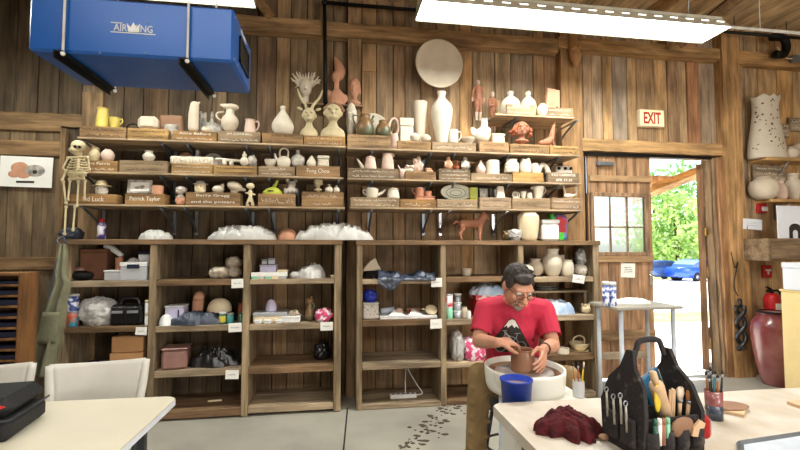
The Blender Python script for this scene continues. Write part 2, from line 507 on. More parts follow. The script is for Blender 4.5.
def plank_wall(name, x0, x1, y0, y1, along, tints, zt=WALL_TOP, holes=()):
    m = MB(); n = 0
    a, b = (y0, y1) if along == 'y' else (x0, x1)
    k = a
    while k < b:
        w = min(R.uniform(.16, .26), b - k)
        m.tint = tj(R.choice(tints), .92, 1.08)
        zs = [(0, zt)]
        for h0, h1, g0, g1 in holes:
            if k + w > h0 and k < h1: zs = [(0, g0), (g1, zt)]
        for q0, q1 in zs:
            if along == 'y': m.bx(x0, x1, k + .002, k + w - .002, q0, q1)
            else: m.bx(k + .002, k + w - .002, y0, y1, q0, q1)
        k += w
    m.tint = (.14, .12, .1)
    return struct(m, name, 'plank')
YB = -4.2
plank_wall('wall_left', XL - .06, XL, YB, YW, 'y', pal_left)
plank_wall('wall_right', XR, XR + .06, YB, YW, 'y', pal_right)
plank_wall('wall_front', XL, XR, YB - .06, YB, 'x', pal_mid)
for i, (cx, cz, sw, sh) in enumerate(((3.4, 1.32, 3.6, 2.5), (-.9, 1.15, 2.6, 2.1))):      # added unseen frames round the fill lamps; the wall has no openings
    m = MB(); m.tint = (.9, .85, .8)
    for q in ((cx - sw / 2 - .08, cx - sw / 2, cz - sh / 2, cz + sh / 2 + .08), (cx + sw / 2, cx + sw / 2 + .08, cz - sh / 2, cz + sh / 2 + .08), (cx - sw / 2, cx + sw / 2, cz + sh / 2, cz + sh / 2 + .08)): m.bx(q[0], q[1], YB + .001, YB + .05, q[2], q[3])
    struct(m, 'window_%d' % (i + 1), 'post')

# ceiling: boards over joists
m = MB(); k = XL
CEIL = 4.15
while k < XR:
    w = R.uniform(.17, .28); m.tint = tj((.95, .9, .82), .8, 1.1)
    m.bx(k + .002, k + w - .003, YB, YW + .05, CEIL, CEIL + .03); k += w
m.tint = (.3, .27, .22); m.bx(XL, XR, YB, YW + .05, CEIL + .031, CEIL + .06)
struct(m, 'ceiling', 'ceilwood')
m = MB(); m.bx(XL, XR, YB, YW + .06, -.12, 0)
struct(m, 'floor', 'concrete')
# control joint in the slab
a, b = PZ(347.5, 408, 0), PZ(343, 455, 0)
m = MB(); m.tube([Vector((a.x, a.y, .0005)), Vector((b.x, b.y, .0005))], .006, 6, False); m.tube([Vector((b.x, b.y, .0005)), Vector((b.x + (b.x - a.x) * 4, b.y + (b.y - a.y) * 4, .0005))], .006, 6, False)
struct(m, 'trim_floor_joint', 'dark')

# long timbers on the wall
def beam_px(name, pxa, pxb, pyc, Ya, h, depth, m_='beam', tint=(.8, .74, .66)):
    mb = MB(); mb.tint = tint
    x0, x1 = X(pxa, Ya), X(pxb, Ya)
    z = Z((pxa + pxb) / 2, pyc, Ya)
    n = 14; pts = []
    for i in range(n + 1):
        pts.append((x0 + (x1 - x0) * i / n, R.uniform(-.008, .008), R.uniform(-.006, .006)))
    rows = []
    vs = []; fs = []
    for i, (x, dy, dz) in enumerate(pts):
        vs += [(x, Ya + dy, z - h / 2 + dz), (x, Ya + depth, z - h / 2), (x, Ya + depth, z + h / 2), (x, Ya + dy, z + h / 2 - dz)]
    for i in range(n):
        for k in range(4):
            k2 = (k + 1) % 4; fs.append((i * 4 + k, i * 4 + k2, i * 4 + 4 + k2, i * 4 + 4 + k))
    fs += [(0, 1, 2, 3), (n * 4 + 3, n * 4 + 2, n * 4 + 1, n * 4)]
    mb.faces(vs, fs)
    return struct(mb, name, m_), z
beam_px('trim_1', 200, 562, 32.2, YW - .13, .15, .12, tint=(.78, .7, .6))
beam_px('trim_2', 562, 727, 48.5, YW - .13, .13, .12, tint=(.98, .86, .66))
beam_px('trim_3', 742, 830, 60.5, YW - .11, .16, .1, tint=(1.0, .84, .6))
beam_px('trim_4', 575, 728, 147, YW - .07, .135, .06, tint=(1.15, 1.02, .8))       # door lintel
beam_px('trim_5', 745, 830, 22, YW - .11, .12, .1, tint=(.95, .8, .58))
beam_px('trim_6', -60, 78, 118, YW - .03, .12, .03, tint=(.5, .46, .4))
def post_px(name, pxa, pxb, z0, z1, Ya, depth, tint=(.7, .62, .54), lean=0):
    mb = MB(); mb.tint = tint
    x0, x1 = X(pxa, Ya), X(pxb, Ya); n = 10; vs = []; fs = []
    for i in range(n + 1):
        z = z0 + (z1 - z0) * i / n; dx = lean * (1 - i / n)
        vs += [(x0 + dx + R.uniform(-.008, .006), Ya + R.uniform(-.005, .005), z), (x1 + dx + R.uniform(-.006, .008), Ya + R.uniform(-.005, .005), z), (x1 + dx, Ya + depth, z), (x0 + dx, Ya + depth, z)]
    for i in range(n):
        for k in range(4):
            k2 = (k + 1) % 4; fs.append((i * 4 + k, i * 4 + k2, i * 4 + 4 + k2, i * 4 + 4 + k))
    fs += [(0, 3, 2, 1), (n * 4, n * 4 + 1, n * 4 + 2, n * 4 + 3)]
    mb.faces(vs, fs); return struct(mb, name, 'post')
zb = Z(350, 25, YW - .1)
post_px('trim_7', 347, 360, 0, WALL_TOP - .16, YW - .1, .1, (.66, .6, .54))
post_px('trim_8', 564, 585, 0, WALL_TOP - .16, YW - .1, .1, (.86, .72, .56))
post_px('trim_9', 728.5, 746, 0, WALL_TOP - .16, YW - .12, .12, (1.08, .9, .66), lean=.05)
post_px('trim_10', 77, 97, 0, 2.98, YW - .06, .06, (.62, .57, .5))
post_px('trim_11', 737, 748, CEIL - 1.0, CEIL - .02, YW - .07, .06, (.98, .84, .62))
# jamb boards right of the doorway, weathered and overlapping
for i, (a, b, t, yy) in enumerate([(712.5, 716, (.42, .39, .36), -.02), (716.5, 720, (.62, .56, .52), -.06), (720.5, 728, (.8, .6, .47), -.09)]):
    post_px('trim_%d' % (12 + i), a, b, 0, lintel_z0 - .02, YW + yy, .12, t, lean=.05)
post_px('trim_24', 747, 765, 0, Z(755, 196, YW - .06), YW - .03, .03, (1.15, 1.1, 1.02))
# diagonal knee brace under the ceiling, upper right
a, b = P(713, 19, YW - .5), P(745, -6, YW - 1.1)
m = MB(); m.tint = (.45, .38, .32); m.tube([a + Vector((-.25, .2, -.2)), b + Vector((.3, -.3, .3))], [.07, .075], 4, False)
struct(m, 'trim_15', 'beam')
for i, px in enumerate((255, 640, 860)):      # joists running to the wall
    x = X(px, YW); m = MB(); m.tint = (.72, .62, .5); m.bx(x - .06, x + .06, YB, YW - .14, CEIL - .16, CEIL - .002, .01)
    struct(m, 'trim_%d' % (16 + i), 'ceilwood')
a = P(270, 16, YW - .12); b = P(254, -6, YW - .12)
m = MB(); m.tint = (.8, .72, .6); m.tube([a + (a - b) * .1, b + (b - a) * .5], .05, 4, False); struct(m, 'trim_19', 'beam')

# ------------------------------------------------------------------ left: closed sliding barn door with rails
Yd = YW - .045
d = thing('door_3', None, None, (X(30, Yd), Yd, 0)); d['kind'] = 'structure'
m = MB(); xs = [-60, -28, 5, 31, 58]
ztop, zbot = Z(30, 128, Yd), .05
for a, b in zip(xs, xs[1:]):
    m.tint = tj((.4, .37, .31), .9, 1.15); m.bx(X(a, Yd) + .003, X(b, Yd) - .003, Yd, Yd + .025, zbot, ztop, .003)
part(m, 'panel', 'plank', d)
for pa, pb in ((124, 131), (141, 156), (257, 270)):
    m = MB(); m.tint = (.62, .55, .46); m.bx(X(-60, Yd), X(58, Yd), Yd - .03, Yd, Z(25, pb, Yd), Z(25, pa, Yd), .005); part(m, 'rail', 'beam', d)
m = MB(); m.tint = (.62, .55, .46); m.bx(X(58, Yd), X(63.5, Yd), Yd - .035, Yd + .025, zbot, ztop, .005); part(m, 'stile', 'post', d)

# ------------------------------------------------------------------ doorway: closed leaf with a six-pane window, open leaf beyond
Yl = YW - .005
zt = lintel_z0 - .03
d = thing('door_1', None, None, (X(620, Yl), Yl, 0)); d['kind'] = 'structure'
wx0, wx1 = X(594, Yl), X(645, Yl); wz0, wz1 = Z(620, 252, Yl), Z(620, 197, Yl)
xs = [589, 599, 608, 618, 629, 638, 652.5]
m = MB()
for i, (a, b) in enumerate(zip(xs, xs[1:])):
    xa, xb = X(a, Yl) + .002, X(b, Yl) - .002
    m.tint = tj((.95, .85, .74), .8, 1.1); m.bx(xa, xb, Yl, Yl + .03, wz1 + .04, zt, .003)
    m.tint = tj((.98, .86, .78), .62, 1.05); m.bx(xa, xb, Yl, Yl + .03, .03, wz0 - .04, .003)
m.tint = (.8, .72, .64); m.bx(X(589, Yl), wx0, Yl, Yl + .03, wz0 - .04, wz1 + .04); m.bx(wx1, X(652.5, Yl), Yl, Yl + .03, wz0 - .04, wz1 + .04)
part(m, 'panel', 'doorwood', d)
for pa, pb in ((176, 182), (253, 262), (330, 340)):
    m = MB(); m.tint = (.8, .74, .68); m.bx(X(590, Yl), X(652, Yl), Yl - .025, Yl, Z(620, pb, Yl), Z(620, pa, Yl), .004); part(m, 'rail', 'beam', d)
m = MB(); t_ = .045
m.tint = (.72, .68, .64)
for q in ((wx0 - t_, wx0, wz0 - t_, wz1 + t_), (wx1, wx1 + t_, wz0 - t_, wz1 + t_), (wx0, wx1, wz0 - t_, wz0), (wx0, wx1, wz1, wz1 + t_)):
    m.bx(q[0], q[1], Yl - .03, Yl + .03, q[2], q[3], .004)
wf = part(m, 'window_frame', 'doorwood', d)
m = MB(); m.tint = (.6, .58, .56)
for k in (1, 2): x = wx0 + (wx1 - wx0) * k / 3; m.bx(x - .009, x + .009, Yl, Yl + .02, wz0, wz1)
zc_ = wz0 + (wz1 - wz0) * .45; m.bx(wx0, wx1, Yl, Yl + .02, zc_ - .009, zc_ + .009)
part(m, 'muntin', 'doorwood', wf)
m = MB(); m.bx(wx0, wx1, Yl + .008, Yl + .012, wz0, wz1); part(m, 'pane', 'glass', wf)
m = MB(); x = X(650, Yl); z = Z(650, 278, Yl); m.bx(x - .025, x + .025, Yl - .012, Yl, z - .09, z + .09, .006); m.tube([(x, Yl - .01, z + .03), (x, Yl - .05, z + .03), (x - .06, Yl - .055, z + .03)], .012, 8)
part(m, 'latch', 'chrome', d)
m = MB(); m.bx(X(588, Yl - .03), X(725, Yl - .03), Yl - .03, Yl, zt - .005, zt + .03); struct(m, 'trim_20', 'black_metal')
# door closer arm at the top of the leaf
m = MB(); a = P(598, 163, Yl - .05); m.bx(a.x, a.x + .2, Yl - .06, Yl - .004, a.z - .025, a.z + .02, .005); part(m, 'closer', 'steel', d)

# open leaf: hinged on the right jamb and swung outwards
hx = X(702, YW + .1)
d = thing('door_2', None, None, (hx, YW + .1, 0)); d['kind'] = 'structure'
ang = radians(90 - 43.5)
d.rotation_euler = (0, 0, ang); WM[d.name] = Matrix.Translation((hx, YW + .1, 0)) @ Matrix.Rotation(ang, 4, 'Z')
m = MB()
for i in range(5):
    m.tint = tj((.5, .42, .35), .75, 1.05); m.bx(i * .18 + .002, i * .18 + .178, -.035, .035, .04, zt - .04, .003)
part(m, 'panel', 'doorwood', d, local=True)
for z in (.35, 1.2, 2.05):
    m = MB(); m.tint = (.7, .6, .5); m.bx(.01, .89, -.06, -.0355, z - .07, z + .07, .004); part(m, 'rail', 'beam', d, local=True)
m = MB(); z = Z(708, 232, YW + .1); m.bx(-.05, .05, -.05, -.036, z - .045, z + .045, .004); m.tube([(-.0, -.045, z - .05), (0, -.045, z + .05)], .012, 8)
part(m, 'hinge', 'brass', d, local=True)

# ------------------------------------------------------------------ pipes
m = MB(); y = YW - .17
a = P(324.5, 2.5, y); m.tube([(a.x, y, a.z), (X(324.5, y), y, Z(324, 112, y))], .02, 10)
m.tube([(a.x - .02, y, a.z), (X(640, y), y, a.z)], .02, 10); m.ball(a, .034)
solo(m, 'iron_pipe', 'black_metal', 'dark iron pipe running along the top of the wall and down beside the plaster busts', 'pipe', (a.x, y, a.z - .9), local=False)
mat('airblue', (12, 80, 156), .32, .1, var=.03, scale=3, spec=.5)
mat('brass', (190, 150, 60), .4, .7)
# ------------------------------------------------------------------ fluorescent fixtures with slotted hoods
YN, YF_ = 3.24, 3.56
zl = P(417, 20, YF_).z; zr = P(704, 45, YF_).z
ZF = (zl + zr) / 2
def fixture(x0, x1, label):
    xc, yc = (x0 + x1) / 2, (YN + YF_) / 2
    t = thing('fluorescent_light', label, 'ceiling light', (xc, yc, ZF), group='fluorescent ceiling lights')
    L = x1 - x0; hw = (YF_ - YN) / 2; hh = .105
    m = MB()
    # hood: thin folded sheet, open below, narrower on top
    k = hw * .45
    def sheet(p, q, th=.004):
        (ya, za), (yb, zb_) = p, q
        n = Vector((0, -(zb_ - za), yb - ya)).normalized() * th
        c = [(-L / 2, ya, za), (L / 2, ya, za), (L / 2, yb, zb_), (-L / 2, yb, zb_)]
        m.faces(c + [(x, y + n.y, z + n.z) for x, y, z in c], [(0, 1, 2, 3), (7, 6, 5, 4), (0, 4, 5, 1), (1, 5, 6, 2), (2, 6, 7, 3), (3, 7, 4, 0)])
    sheet((-hw, 0), (-k, hh)); sheet((k, hh), (hw, 0)); m.bx(-L / 2, L / 2, -k, k, hh, hh + .03)
    for sx in (-1, 1):
        x = sx * L / 2
        m.faces([(x, -hw, 0), (x, hw, 0), (x, k, hh), (x, -k, hh), (x + sx * .003, -hw, 0), (x + sx * .003, hw, 0), (x + sx * .003, k, hh), (x + sx * .003, -k, hh)], [(0, 1, 2, 3), (7, 6, 5, 4), (0, 4, 5, 1), (1, 5, 6, 2), (2, 6, 7, 3), (3, 7, 4, 0)])
    part(m, 'hood', 'hood', t, local=True)
    n = int(L / .148)
    for i in range(n):
        m = MB()
        x = -L / 2 + (i + .6) * L / n
        f = .62; y = -hw + (hw - k) * f; z = hh * f
        m.bx(x - .035, x + .035, y - .008, y - .002, z - .006, z + .006); part(m, 'slot', 'slot', t, local=True)
    for sy in (-1, 1):
        m = MB(); m.tube([(-L / 2 + .03, sy * hw * .42, .03), (L / 2 - .03, sy * hw * .42, .03)], .019, 12)
        part(m, 'tube', 'lamp', t, local=True)
    m = MB(); m.bx(-L / 2 + .006, L / 2 - .006, -hw + .012, hw - .012, .006, .012); part(m, 'diffuser', 'lamp', t, local=True)
    for sx in (-.8, .8):
        m = MB(); m.tube([(sx * L / 2, 0, hh + .03), (sx * L / 2, 0, CEIL - ZF - .005)], .006, 6); part(m, 'hanger', 'steel', t, local=True)
    return (xc, yc, ZF - .03)
xa = P(419, 12, (YN + YF_) / 2).x; xb = P(716, 36, (YN + YF_) / 2).x
FIX_A = fixture(xa, xb, 'long fluorescent ceiling light with slotted hood above the big white plate')
xe = P(252, 4, (YN + YF_) / 2).x
FIX_B = fixture(xe - (xb - xa), xe, 'fluorescent ceiling light mostly hidden above the blue air cleaner')
m = MB(); y = (YN + YF_) / 2
a, b = P(722, 26, y), P(830, 36, y); z = (a.z + b.z) / 2
m.tube([(a.x, y, z), (b.x + .6, y, z)], .014, 10)
for i in range(3): m.tube([(a.x + .4 + i, y, z), (a.x + .4 + i, y, CEIL)], .004, 6)
solo(m, 'conduit_pipe', 'white_paint', 'white conduit continuing right from the end of the long ceiling light', 'pipe', (a.x, y, z), local=False)
m = MB(); y = YW - .3; a, b = P(727, 32.5, y), P(840, 41, y); z = (a.z + b.z) / 2
m.tube([(a.x - .3, y, z), (b.x + .5, y, z)], .018, 10)
for i in range(3): m.tube([(a.x + .1 + i * .7, y, z), (a.x + .1 + i * .7, y, CEIL)], .004, 6)
solo(m, 'steel_pipe', 'black_metal', 'thin dark pipe under the white conduit in the upper right corner', 'pipe', (a.x, y, z), local=False)
# junction box and cable, upper right
y = YW - .13; a = P(793, 60, y)
t = thing('junction_box', 'small grey junction box on the beam at the upper right edge', 'electrical box', (a.x, y - .02, a.z))
m = MB(); m.bx(-.05, .05, -.03, .019, -.045, .045, .006); part(m, 'box', 'steel', t, local=True)
m = MB(); m.tube([(-.05, -.01, .0), (-.14, -.02, -.005), (-.2, -.01, .05), (-.24, 0, .14)], .006, 6, n=4); part(m, 'cable', 'cream', t, local=True)
m = MB(); a = P(775, 12, YW - .25); m.tube([P(787, -6, YW - .25), P(786, 10, YW - .25), P(777, 24, YW - .25), P(777, 33, YW - .25)], .006, 6, n=5)
solo(m, 'power_cable', 'terra_pale', 'thin tan cable hanging from the ceiling in the upper right corner', 'cable', P(777, 33, YW - .25), local=False)
m = MB(); c = P(779, 46, YW - .2); m.tube([(c.x - .1, c.y, c.z + .1), (c.x + .06, c.y, c.z + .1), (c.x + .1, c.y, c.z), (c.x + .06, c.y, c.z - .1), (c.x - .06, c.y, c.z - .1)], .045, 10, n=4)
solo(m, 'hose_elbow', 'black_metal', 'bent black hose elbow resting on the beam in the upper right corner', 'hose', (c.x, c.y, c.z), local=False)

# ------------------------------------------------------------------ blue box air cleaner hung from the ceiling
Y0 = 2.24
A = P(27, 50, Y0); B = P(233, 62, Y0); zb = (A.z + B.z) / 2
zt_ = Z(232, 8, Y0); Y1 = Y0 + .62
# depth from the far lower edge of the box
for k in range(60):
    if ray(0, 0) is None: break
    q = Vector((B.x, Y1, zb)) - CAM
    v = RM.transposed() @ q
    if 225 - (v.y / -v.z) * F > 94.5: break
    Y1 += .01
for k in range(80):
    q = Vector((B.x, Y1, zb)) - CAM; v = RM.transposed() @ q
    if 225 - (v.y / -v.z) * F < 94.5: break
    Y1 -= .01
x0, x1 = A.x, B.x
t = thing('air_cleaner', 'large blue box air cleaner hanging from the ceiling at the upper left', 'air cleaner', ((x0 + x1) / 2, (Y0 + Y1) / 2, zb))
m = MB(); m.bx(x0, x1, Y0, Y1, zb, zt_, .012); part(m, 'cabinet', 'airblue', t)
m = MB()
xs_, zs_ = x1 + .002, zb
g0, g1 = Y0 + (Y1 - Y0) * .28, Y0 + (Y1 - Y0) * .8; h0, h1 = zb + (zt_ - zb) * .22, zb + (zt_ - zb) * .72
for q in ((g0, g1, h0, h0 + .012), (g0, g1, h1 - .012, h1), (g0, g0 + .012, h0, h1), (g1 - .012, g1, h0, h1)): m.bx(x1 - .004, x1 + .01, *q)
for i in range(8): z = h0 + (h1 - h0) * (i + .5) / 8; m.bx(x1 - .004, x1 + .006, g0, g1, z - .004, z + .004, rot=Matrix.Rotation(.5, 3, 'Y'))
part(m, 'vent_grille', 'black_metal', t)
m = MB(); m.bx(x1 - .006, x1 + .001, g0, g1, h0, h1); part(m, 'vent_opening', 'dark', t)
c = P(133.5, 28.5, Y0)
me = text_mesh('AIR  KING', P(153, 28, Y0).x - P(114, 28, Y0).x, .034, .0015); me.transform(Matrix.Translation((c.x, Y0 - .002, c.z)))
lg = part(me, 'lettering', 'white_paint', t)
m = MB(); z = c.z - .026; m.bx(c.x - .1, c.x + .1, Y0 - .003, Y0, z, z + .004); m.bx(c.x - .1, c.x - .05, Y0 - .003, Y0, c.z + .02, c.z + .024)
m.prism([(c.x - .022, c.z - .018), (c.x + .022, c.z - .018), (c.x + .03, c.z + .024), (c.x + .012, c.z + .004), (c.x, c.z + .03), (c.x - .012, c.z + .004), (c.x - .03, c.z + .024)], .003, 'y', Y0 - .003)
part(m, 'crown_emblem', 'white_paint', t)
m = MB()
for i in range(2): scribble(m, 0, .14 - i * .03, -i * .03, .02, 0, R, .002)
me = m.mesh('lettering'); me.transform(Matrix.Translation((x1 + .004, Y0 + (Y1 - Y0) * .33, zb + (zt_ - zb) * .86)) @ Matrix.Rotation(pi / 2, 4, 'Z')); part(me, 'lettering', 'white_paint', t)
sc_ = [(P(px, py, Y0).x, Y0, P(px, py, Y0).z) for px, py in ((148, 7), (147, 22), (146, 36), (145.5, 53), (100, 53))]
for i in range(6): sc_ += [(P(148, 60, Y0).x + .03 * i, Y0 + .05 + i * (Y1 - Y0) / 6.5, zb), (x1, Y0 + .03 + i * (Y1 - Y0) / 6, zt_ - .03), (x1, Y0 + .03 + i * (Y1 - Y0) / 6, zb + .03)]
for q in sc_: m = MB(); m.ball(q, .005, 8, 6); part(m, 'screw', 'steel', t)

for px in (58, 184):
    x = X(px, Y0)
    m = MB(); zc = zb - .004
    m.bx(x - .035, x + .005, Y0 - .03, Y1 + .03, zc - .006, zc); m.bx(x - .035, x - .03, Y0 - .03, Y1 + .03, zc - .035, zc)
    part(m, 'support_angle', 'black_metal', t)
    m = MB(); m.tube([(x, Y0 - .02, zc - .02), (x, Y0 - .02, CEIL)], .006, 8); m.ball((x, Y0 - .02, zc - .012), .011, 8, 6); part(m, 'threaded_rod', 'white_paint', t)
    m = MB(); m.tube([(x, Y1 + .015, zc - .02), (x, Y1 + .015, CEIL)], .006, 8); m.ball((x, Y1 + .015, zc - .012), .011, 8, 6); part(m, 'threaded_rod', 'white_paint', t)
# ------------------------------------------------------------------ cubby shelving: two open units of rough boards
YBk = YW - .012
SH = {}            # shelf surfaces: name -> height of the board's top
def cubby(label, posts, bays, top_px, bot):
    x0, x1 = X(posts[0][0], YC), X(posts[-1][1], YC)
    zt = Z((posts[0][0] + posts[-1][1]) / 2, top_px, YC)
    t = thing('cubby_shelf', label, 'shelving', ((x0 + x1) / 2, (YC + YBk) / 2, 0))
    m = MB(); m.tint = (.98, .94, .88); th = .045
    m.bx(x0 - .01, x1 + .01, YC - .012, YBk, zt - th, zt, .004); part(m, 'top_board', 'shelf_dark', t)
    for i, (a, b) in enumerate(posts):
        xa, xb = X(a, YC), X(b, YC)
        m = MB(); m.tint = tj((.98, .93, .86), .88, 1.1)
        m.bx(xa, xb, YC, YBk, .005, zt - th - .001, .004)
        part(m, 'side_panel' if i in (0, len(posts) - 1) else 'divider', 'shelf_z', t)
    for bi, (name, levels) in enumerate(bays):
        xa, xb = X(posts[bi][1], YC) + .002, X(posts[bi + 1][0], YC) - .002
        pm = (posts[bi][1] + posts[bi + 1][0]) / 2
        for li, (py0, py1) in enumerate(levels):
            z1, z0 = Z(pm, py0, YC), Z(pm, py1, YC)
            if li == len(levels) - 1: z0 = max(z0, .004)
            m = MB(); m.tint = tj((1.0, .94, .87), .85, 1.15)
            m.bx(xa, xb, YC + .004, YBk, z0, z1, .004)
            part(m, 'bottom_board' if li == len(levels) - 1 else 'shelf_board', 'shelf_dark' if (bi + li) % 3 == 1 else 'shelf_grey', t)
            SH[name + str(li + 1)] = z1
    SH[bays[0][0][0] + 'top'] = zt
    return t
CU_A = cubby('rough wood cubby shelf with three bays at the left, under the skeleton',
      [(61, 67), (150, 157), (243.5, 250), (334.5, 341.5)],
      [('A1_', [(281, 287), (327, 332.5), (375, 381), (414, 422)]), ('A2_', [(279.5, 285.5), (325.5, 331.5), (370, 376.5), (410, 418)]), ('A3_', [(279, 284), (323.5, 329.5), (366.5, 373), (405, 411.5)])], 239.5, None)
CU_B = cubby('rough wood cubby shelf with three bays on the right, behind the seated potter',
      [(357, 362.5), (440.5, 446), (518, 523.5), (593, 599)],
      [('B1_', [(279.5, 284), (320, 326), (363, 369), (404, 411)]), ('B2_', [(277, 282), (319, 324.5), (361.5, 367), (399, 406)]), ('B3_', [(277, 282), (315.5, 321), (355, 361), (393.5, 400)])], 240.5, None)
# extra thin board in the right bay
yy = YC + .1
m = MB(); m.tint = (1, .95, .88); z = Z(556, 291, yy); m.bx(X(523.5, YC) + .004, X(587, yy), yy, YBk, z - .018, z, .003); part(m, 'shelf_board', 'shelf_grey', CU_B)
m = MB(); m.tint = (.9, .85, .8); m.bx(X(523.5, YC) + .004, X(523.5, YC) + .03, yy, YBk, z - .05, z - .0185); part(m, 'cleat', 'shelf_z', CU_B); m = MB(); m.tint = (.9, .85, .8); m.bx(X(586, yy) - .02, X(587, yy), yy + .02, YBk, SH['B3_2'], z - .0185); part(m, 'cleat', 'shelf_z', CU_B)
SH['B3_thin'] = z

# white paper cards taped on the shelf edges
CARDY = YC - .014
for px0, px1, py0, py1, lab in [(138, 149, 327, 335, 'blank-looking white paper card on the shelf edge below the black tool tote'), (232, 244, 279, 288, 'white paper card on the top shelf edge below the wrapped clay lumps'),
        (230, 243, 323, 332, 'white paper card below the green paint jars'), (228, 241, 370, 379, 'white paper card on the shelf edge below the pink clay block and black plastic'),
        (321, 333.5, 322, 330.5, 'white paper card below the pink bundle'), (431, 442, 278, 287, 'white paper card at the right end of the shelf with the draped black bag'),
        (430, 441.5, 319, 328.5, 'white paper card on the shelf edge below the round wooden lid'), (572, 584, 275, 283, 'tilted white paper card below the grey stoneware oval')]:
    y = YC - .0045
    xa, xb = X(px0, y), X(px1, y); z0, z1 = Z((px0 + px1) / 2, py1, y), Z((px0 + px1) / 2, py0, y)
    t = thing('paper_card', lab, 'card', ((xa + xb) / 2, y, z0), group='white paper cards on the shelf edges')
    w, h = xb - xa, z1 - z0
    rot = Matrix.Rotation(R.uniform(-.07, .07) if px0 != 572 else .16, 3, 'Y')
    m = MB(); m.bx(-w / 2, w / 2, 0, .0025, 0, h, rot=rot); part(m, 'card', 'paper', t, local=True)
    m = MB(); scribble(m, -w * .3, w * .32, h * .55, h * .24, -.002, R, .0011); part(m, 'lettering', 'ink', t, local=True)
# ------------------------------------------------------------------ pottery kit
PR = {
 'vase': [(.5, 0), (.62, .06), (.92, .32), (1, .5), (.9, .68), (.58, .86), (.5, .93), (.6, 1)],
 'tallvase': [(.5, 0), (.55, .04), (.78, .3), (1, .58), (.92, .72), (.5, .84), (.36, .88), (.33, .94), (.44, 1)],
 'bigvase': [(.68, 0), (.8, .1), (.95, .42), (1, .76), (.95, .89), (.74, .96), (.76, 1)],
 'amphora': [(.5, 0), (.7, .1), (.97, .36), (1, .5), (.9, .66), (.62, .8), (.58, .88), (.72, 1)],
 'bottle': [(.55, 0), (.8, .08), (1, .32), (.85, .52), (.38, .72), (.24, .82), (.22, .93), (.32, 1)],
 'gourd': [(.6, 0), (.82, .06), (1, .24), (.94, .4), (.6, .62), (.3, .78), (.22, .86), (.27, .93), (.2, .985), (.04, 1)],
 'ballbottle': [(.55, 0), (.9, .16), (1, .38), (.86, .6), (.45, .75), (.27, .8), (.33, .9), (.28, .97), (.05, 1)],
 'jug': [(.7, 0), (.95, .15), (1, .42), (.8, .7), (.55, .85), (.6, 1)],
 'pitcher': [(.9, 0), (1, .08), (.92, .5), (.8, .82), (.82, .95), (.9, 1)],
 'bowl': [(.45, 0), (.5, .08), (.8, .42), (.97, .85), (1, 1)],
 'jar': [(.7, 0), (.9, .14), (1, .5), (.9, .8), (.74, .9), (.8, 1)],
 'ball': [(.45, 0), (.8, .14), (1, .46), (.88, .76), (.5, .93), (.42, 1)],
 'cyl': [(.9, 0), (.98, .05), (1, .5), (.98, .95), (.95, 1)],
 'cup': [(.72, 0), (.8, .06), (.92, .5), (1, 1)],
 'flare': [(.5, 0), (.54, .06), (.72, .5), (.95, .96), (1, 1)],
 'dome': [(1, 0), (.98, .3), (.8, .66), (.45, .92), (.05, 1)],
 'pear': [(.7, 0), (1, .22), (.9, .45), (.45, .75), (.12, .95), (.02, 1)],
 'plate': [(.5, 0), (.55, .2), (.9, .7), (1, 1)],
 'rib': [(.8, 0), (.98, .08), (.94, .22), (1, .34), (.94, .48), (1, .6), (.9, .74), (.72, .84), (.8, 1)],
 'egg': [(.3, 0), (.75, .12), (1, .42), (.85, .75), (.45, .95), (.05, 1)],
 'teapot': [(.62, 0), (.85, .1), (1, .4), (.9, .68), (.58, .82), (.46, .86)],
 'cone': [(1, 0), (.95, .1), (.55, .55), (.1, .97), (.02, 1)],
 'canister': [(.98, 0), (1, .03), (1, .9), (.98, .94), (.9, .96), (.9, 1)],
 'hat': [(1, 0), (1, .1), (.6, .2), (.52, .6), (.3, 1)],
}
CLOSED = {'gourd', 'ballbottle', 'dome', 'pear', 'egg', 'cone', 'hat'}
def spot(surf, x0, x1, yt, Yo=None):
    """surf = (z, Y): returns centre x, base z, width and height in metres"""
    z, Y = surf
    if Yo is not None: Y = Yo
    cx = (x0 + x1) / 2
    xa, xb = P(x0, yt, Y).x, P(x1, yt, Y).x
    return (xa + xb) / 2, z, Y, xb - xa, Z(cx, yt, Y) - z
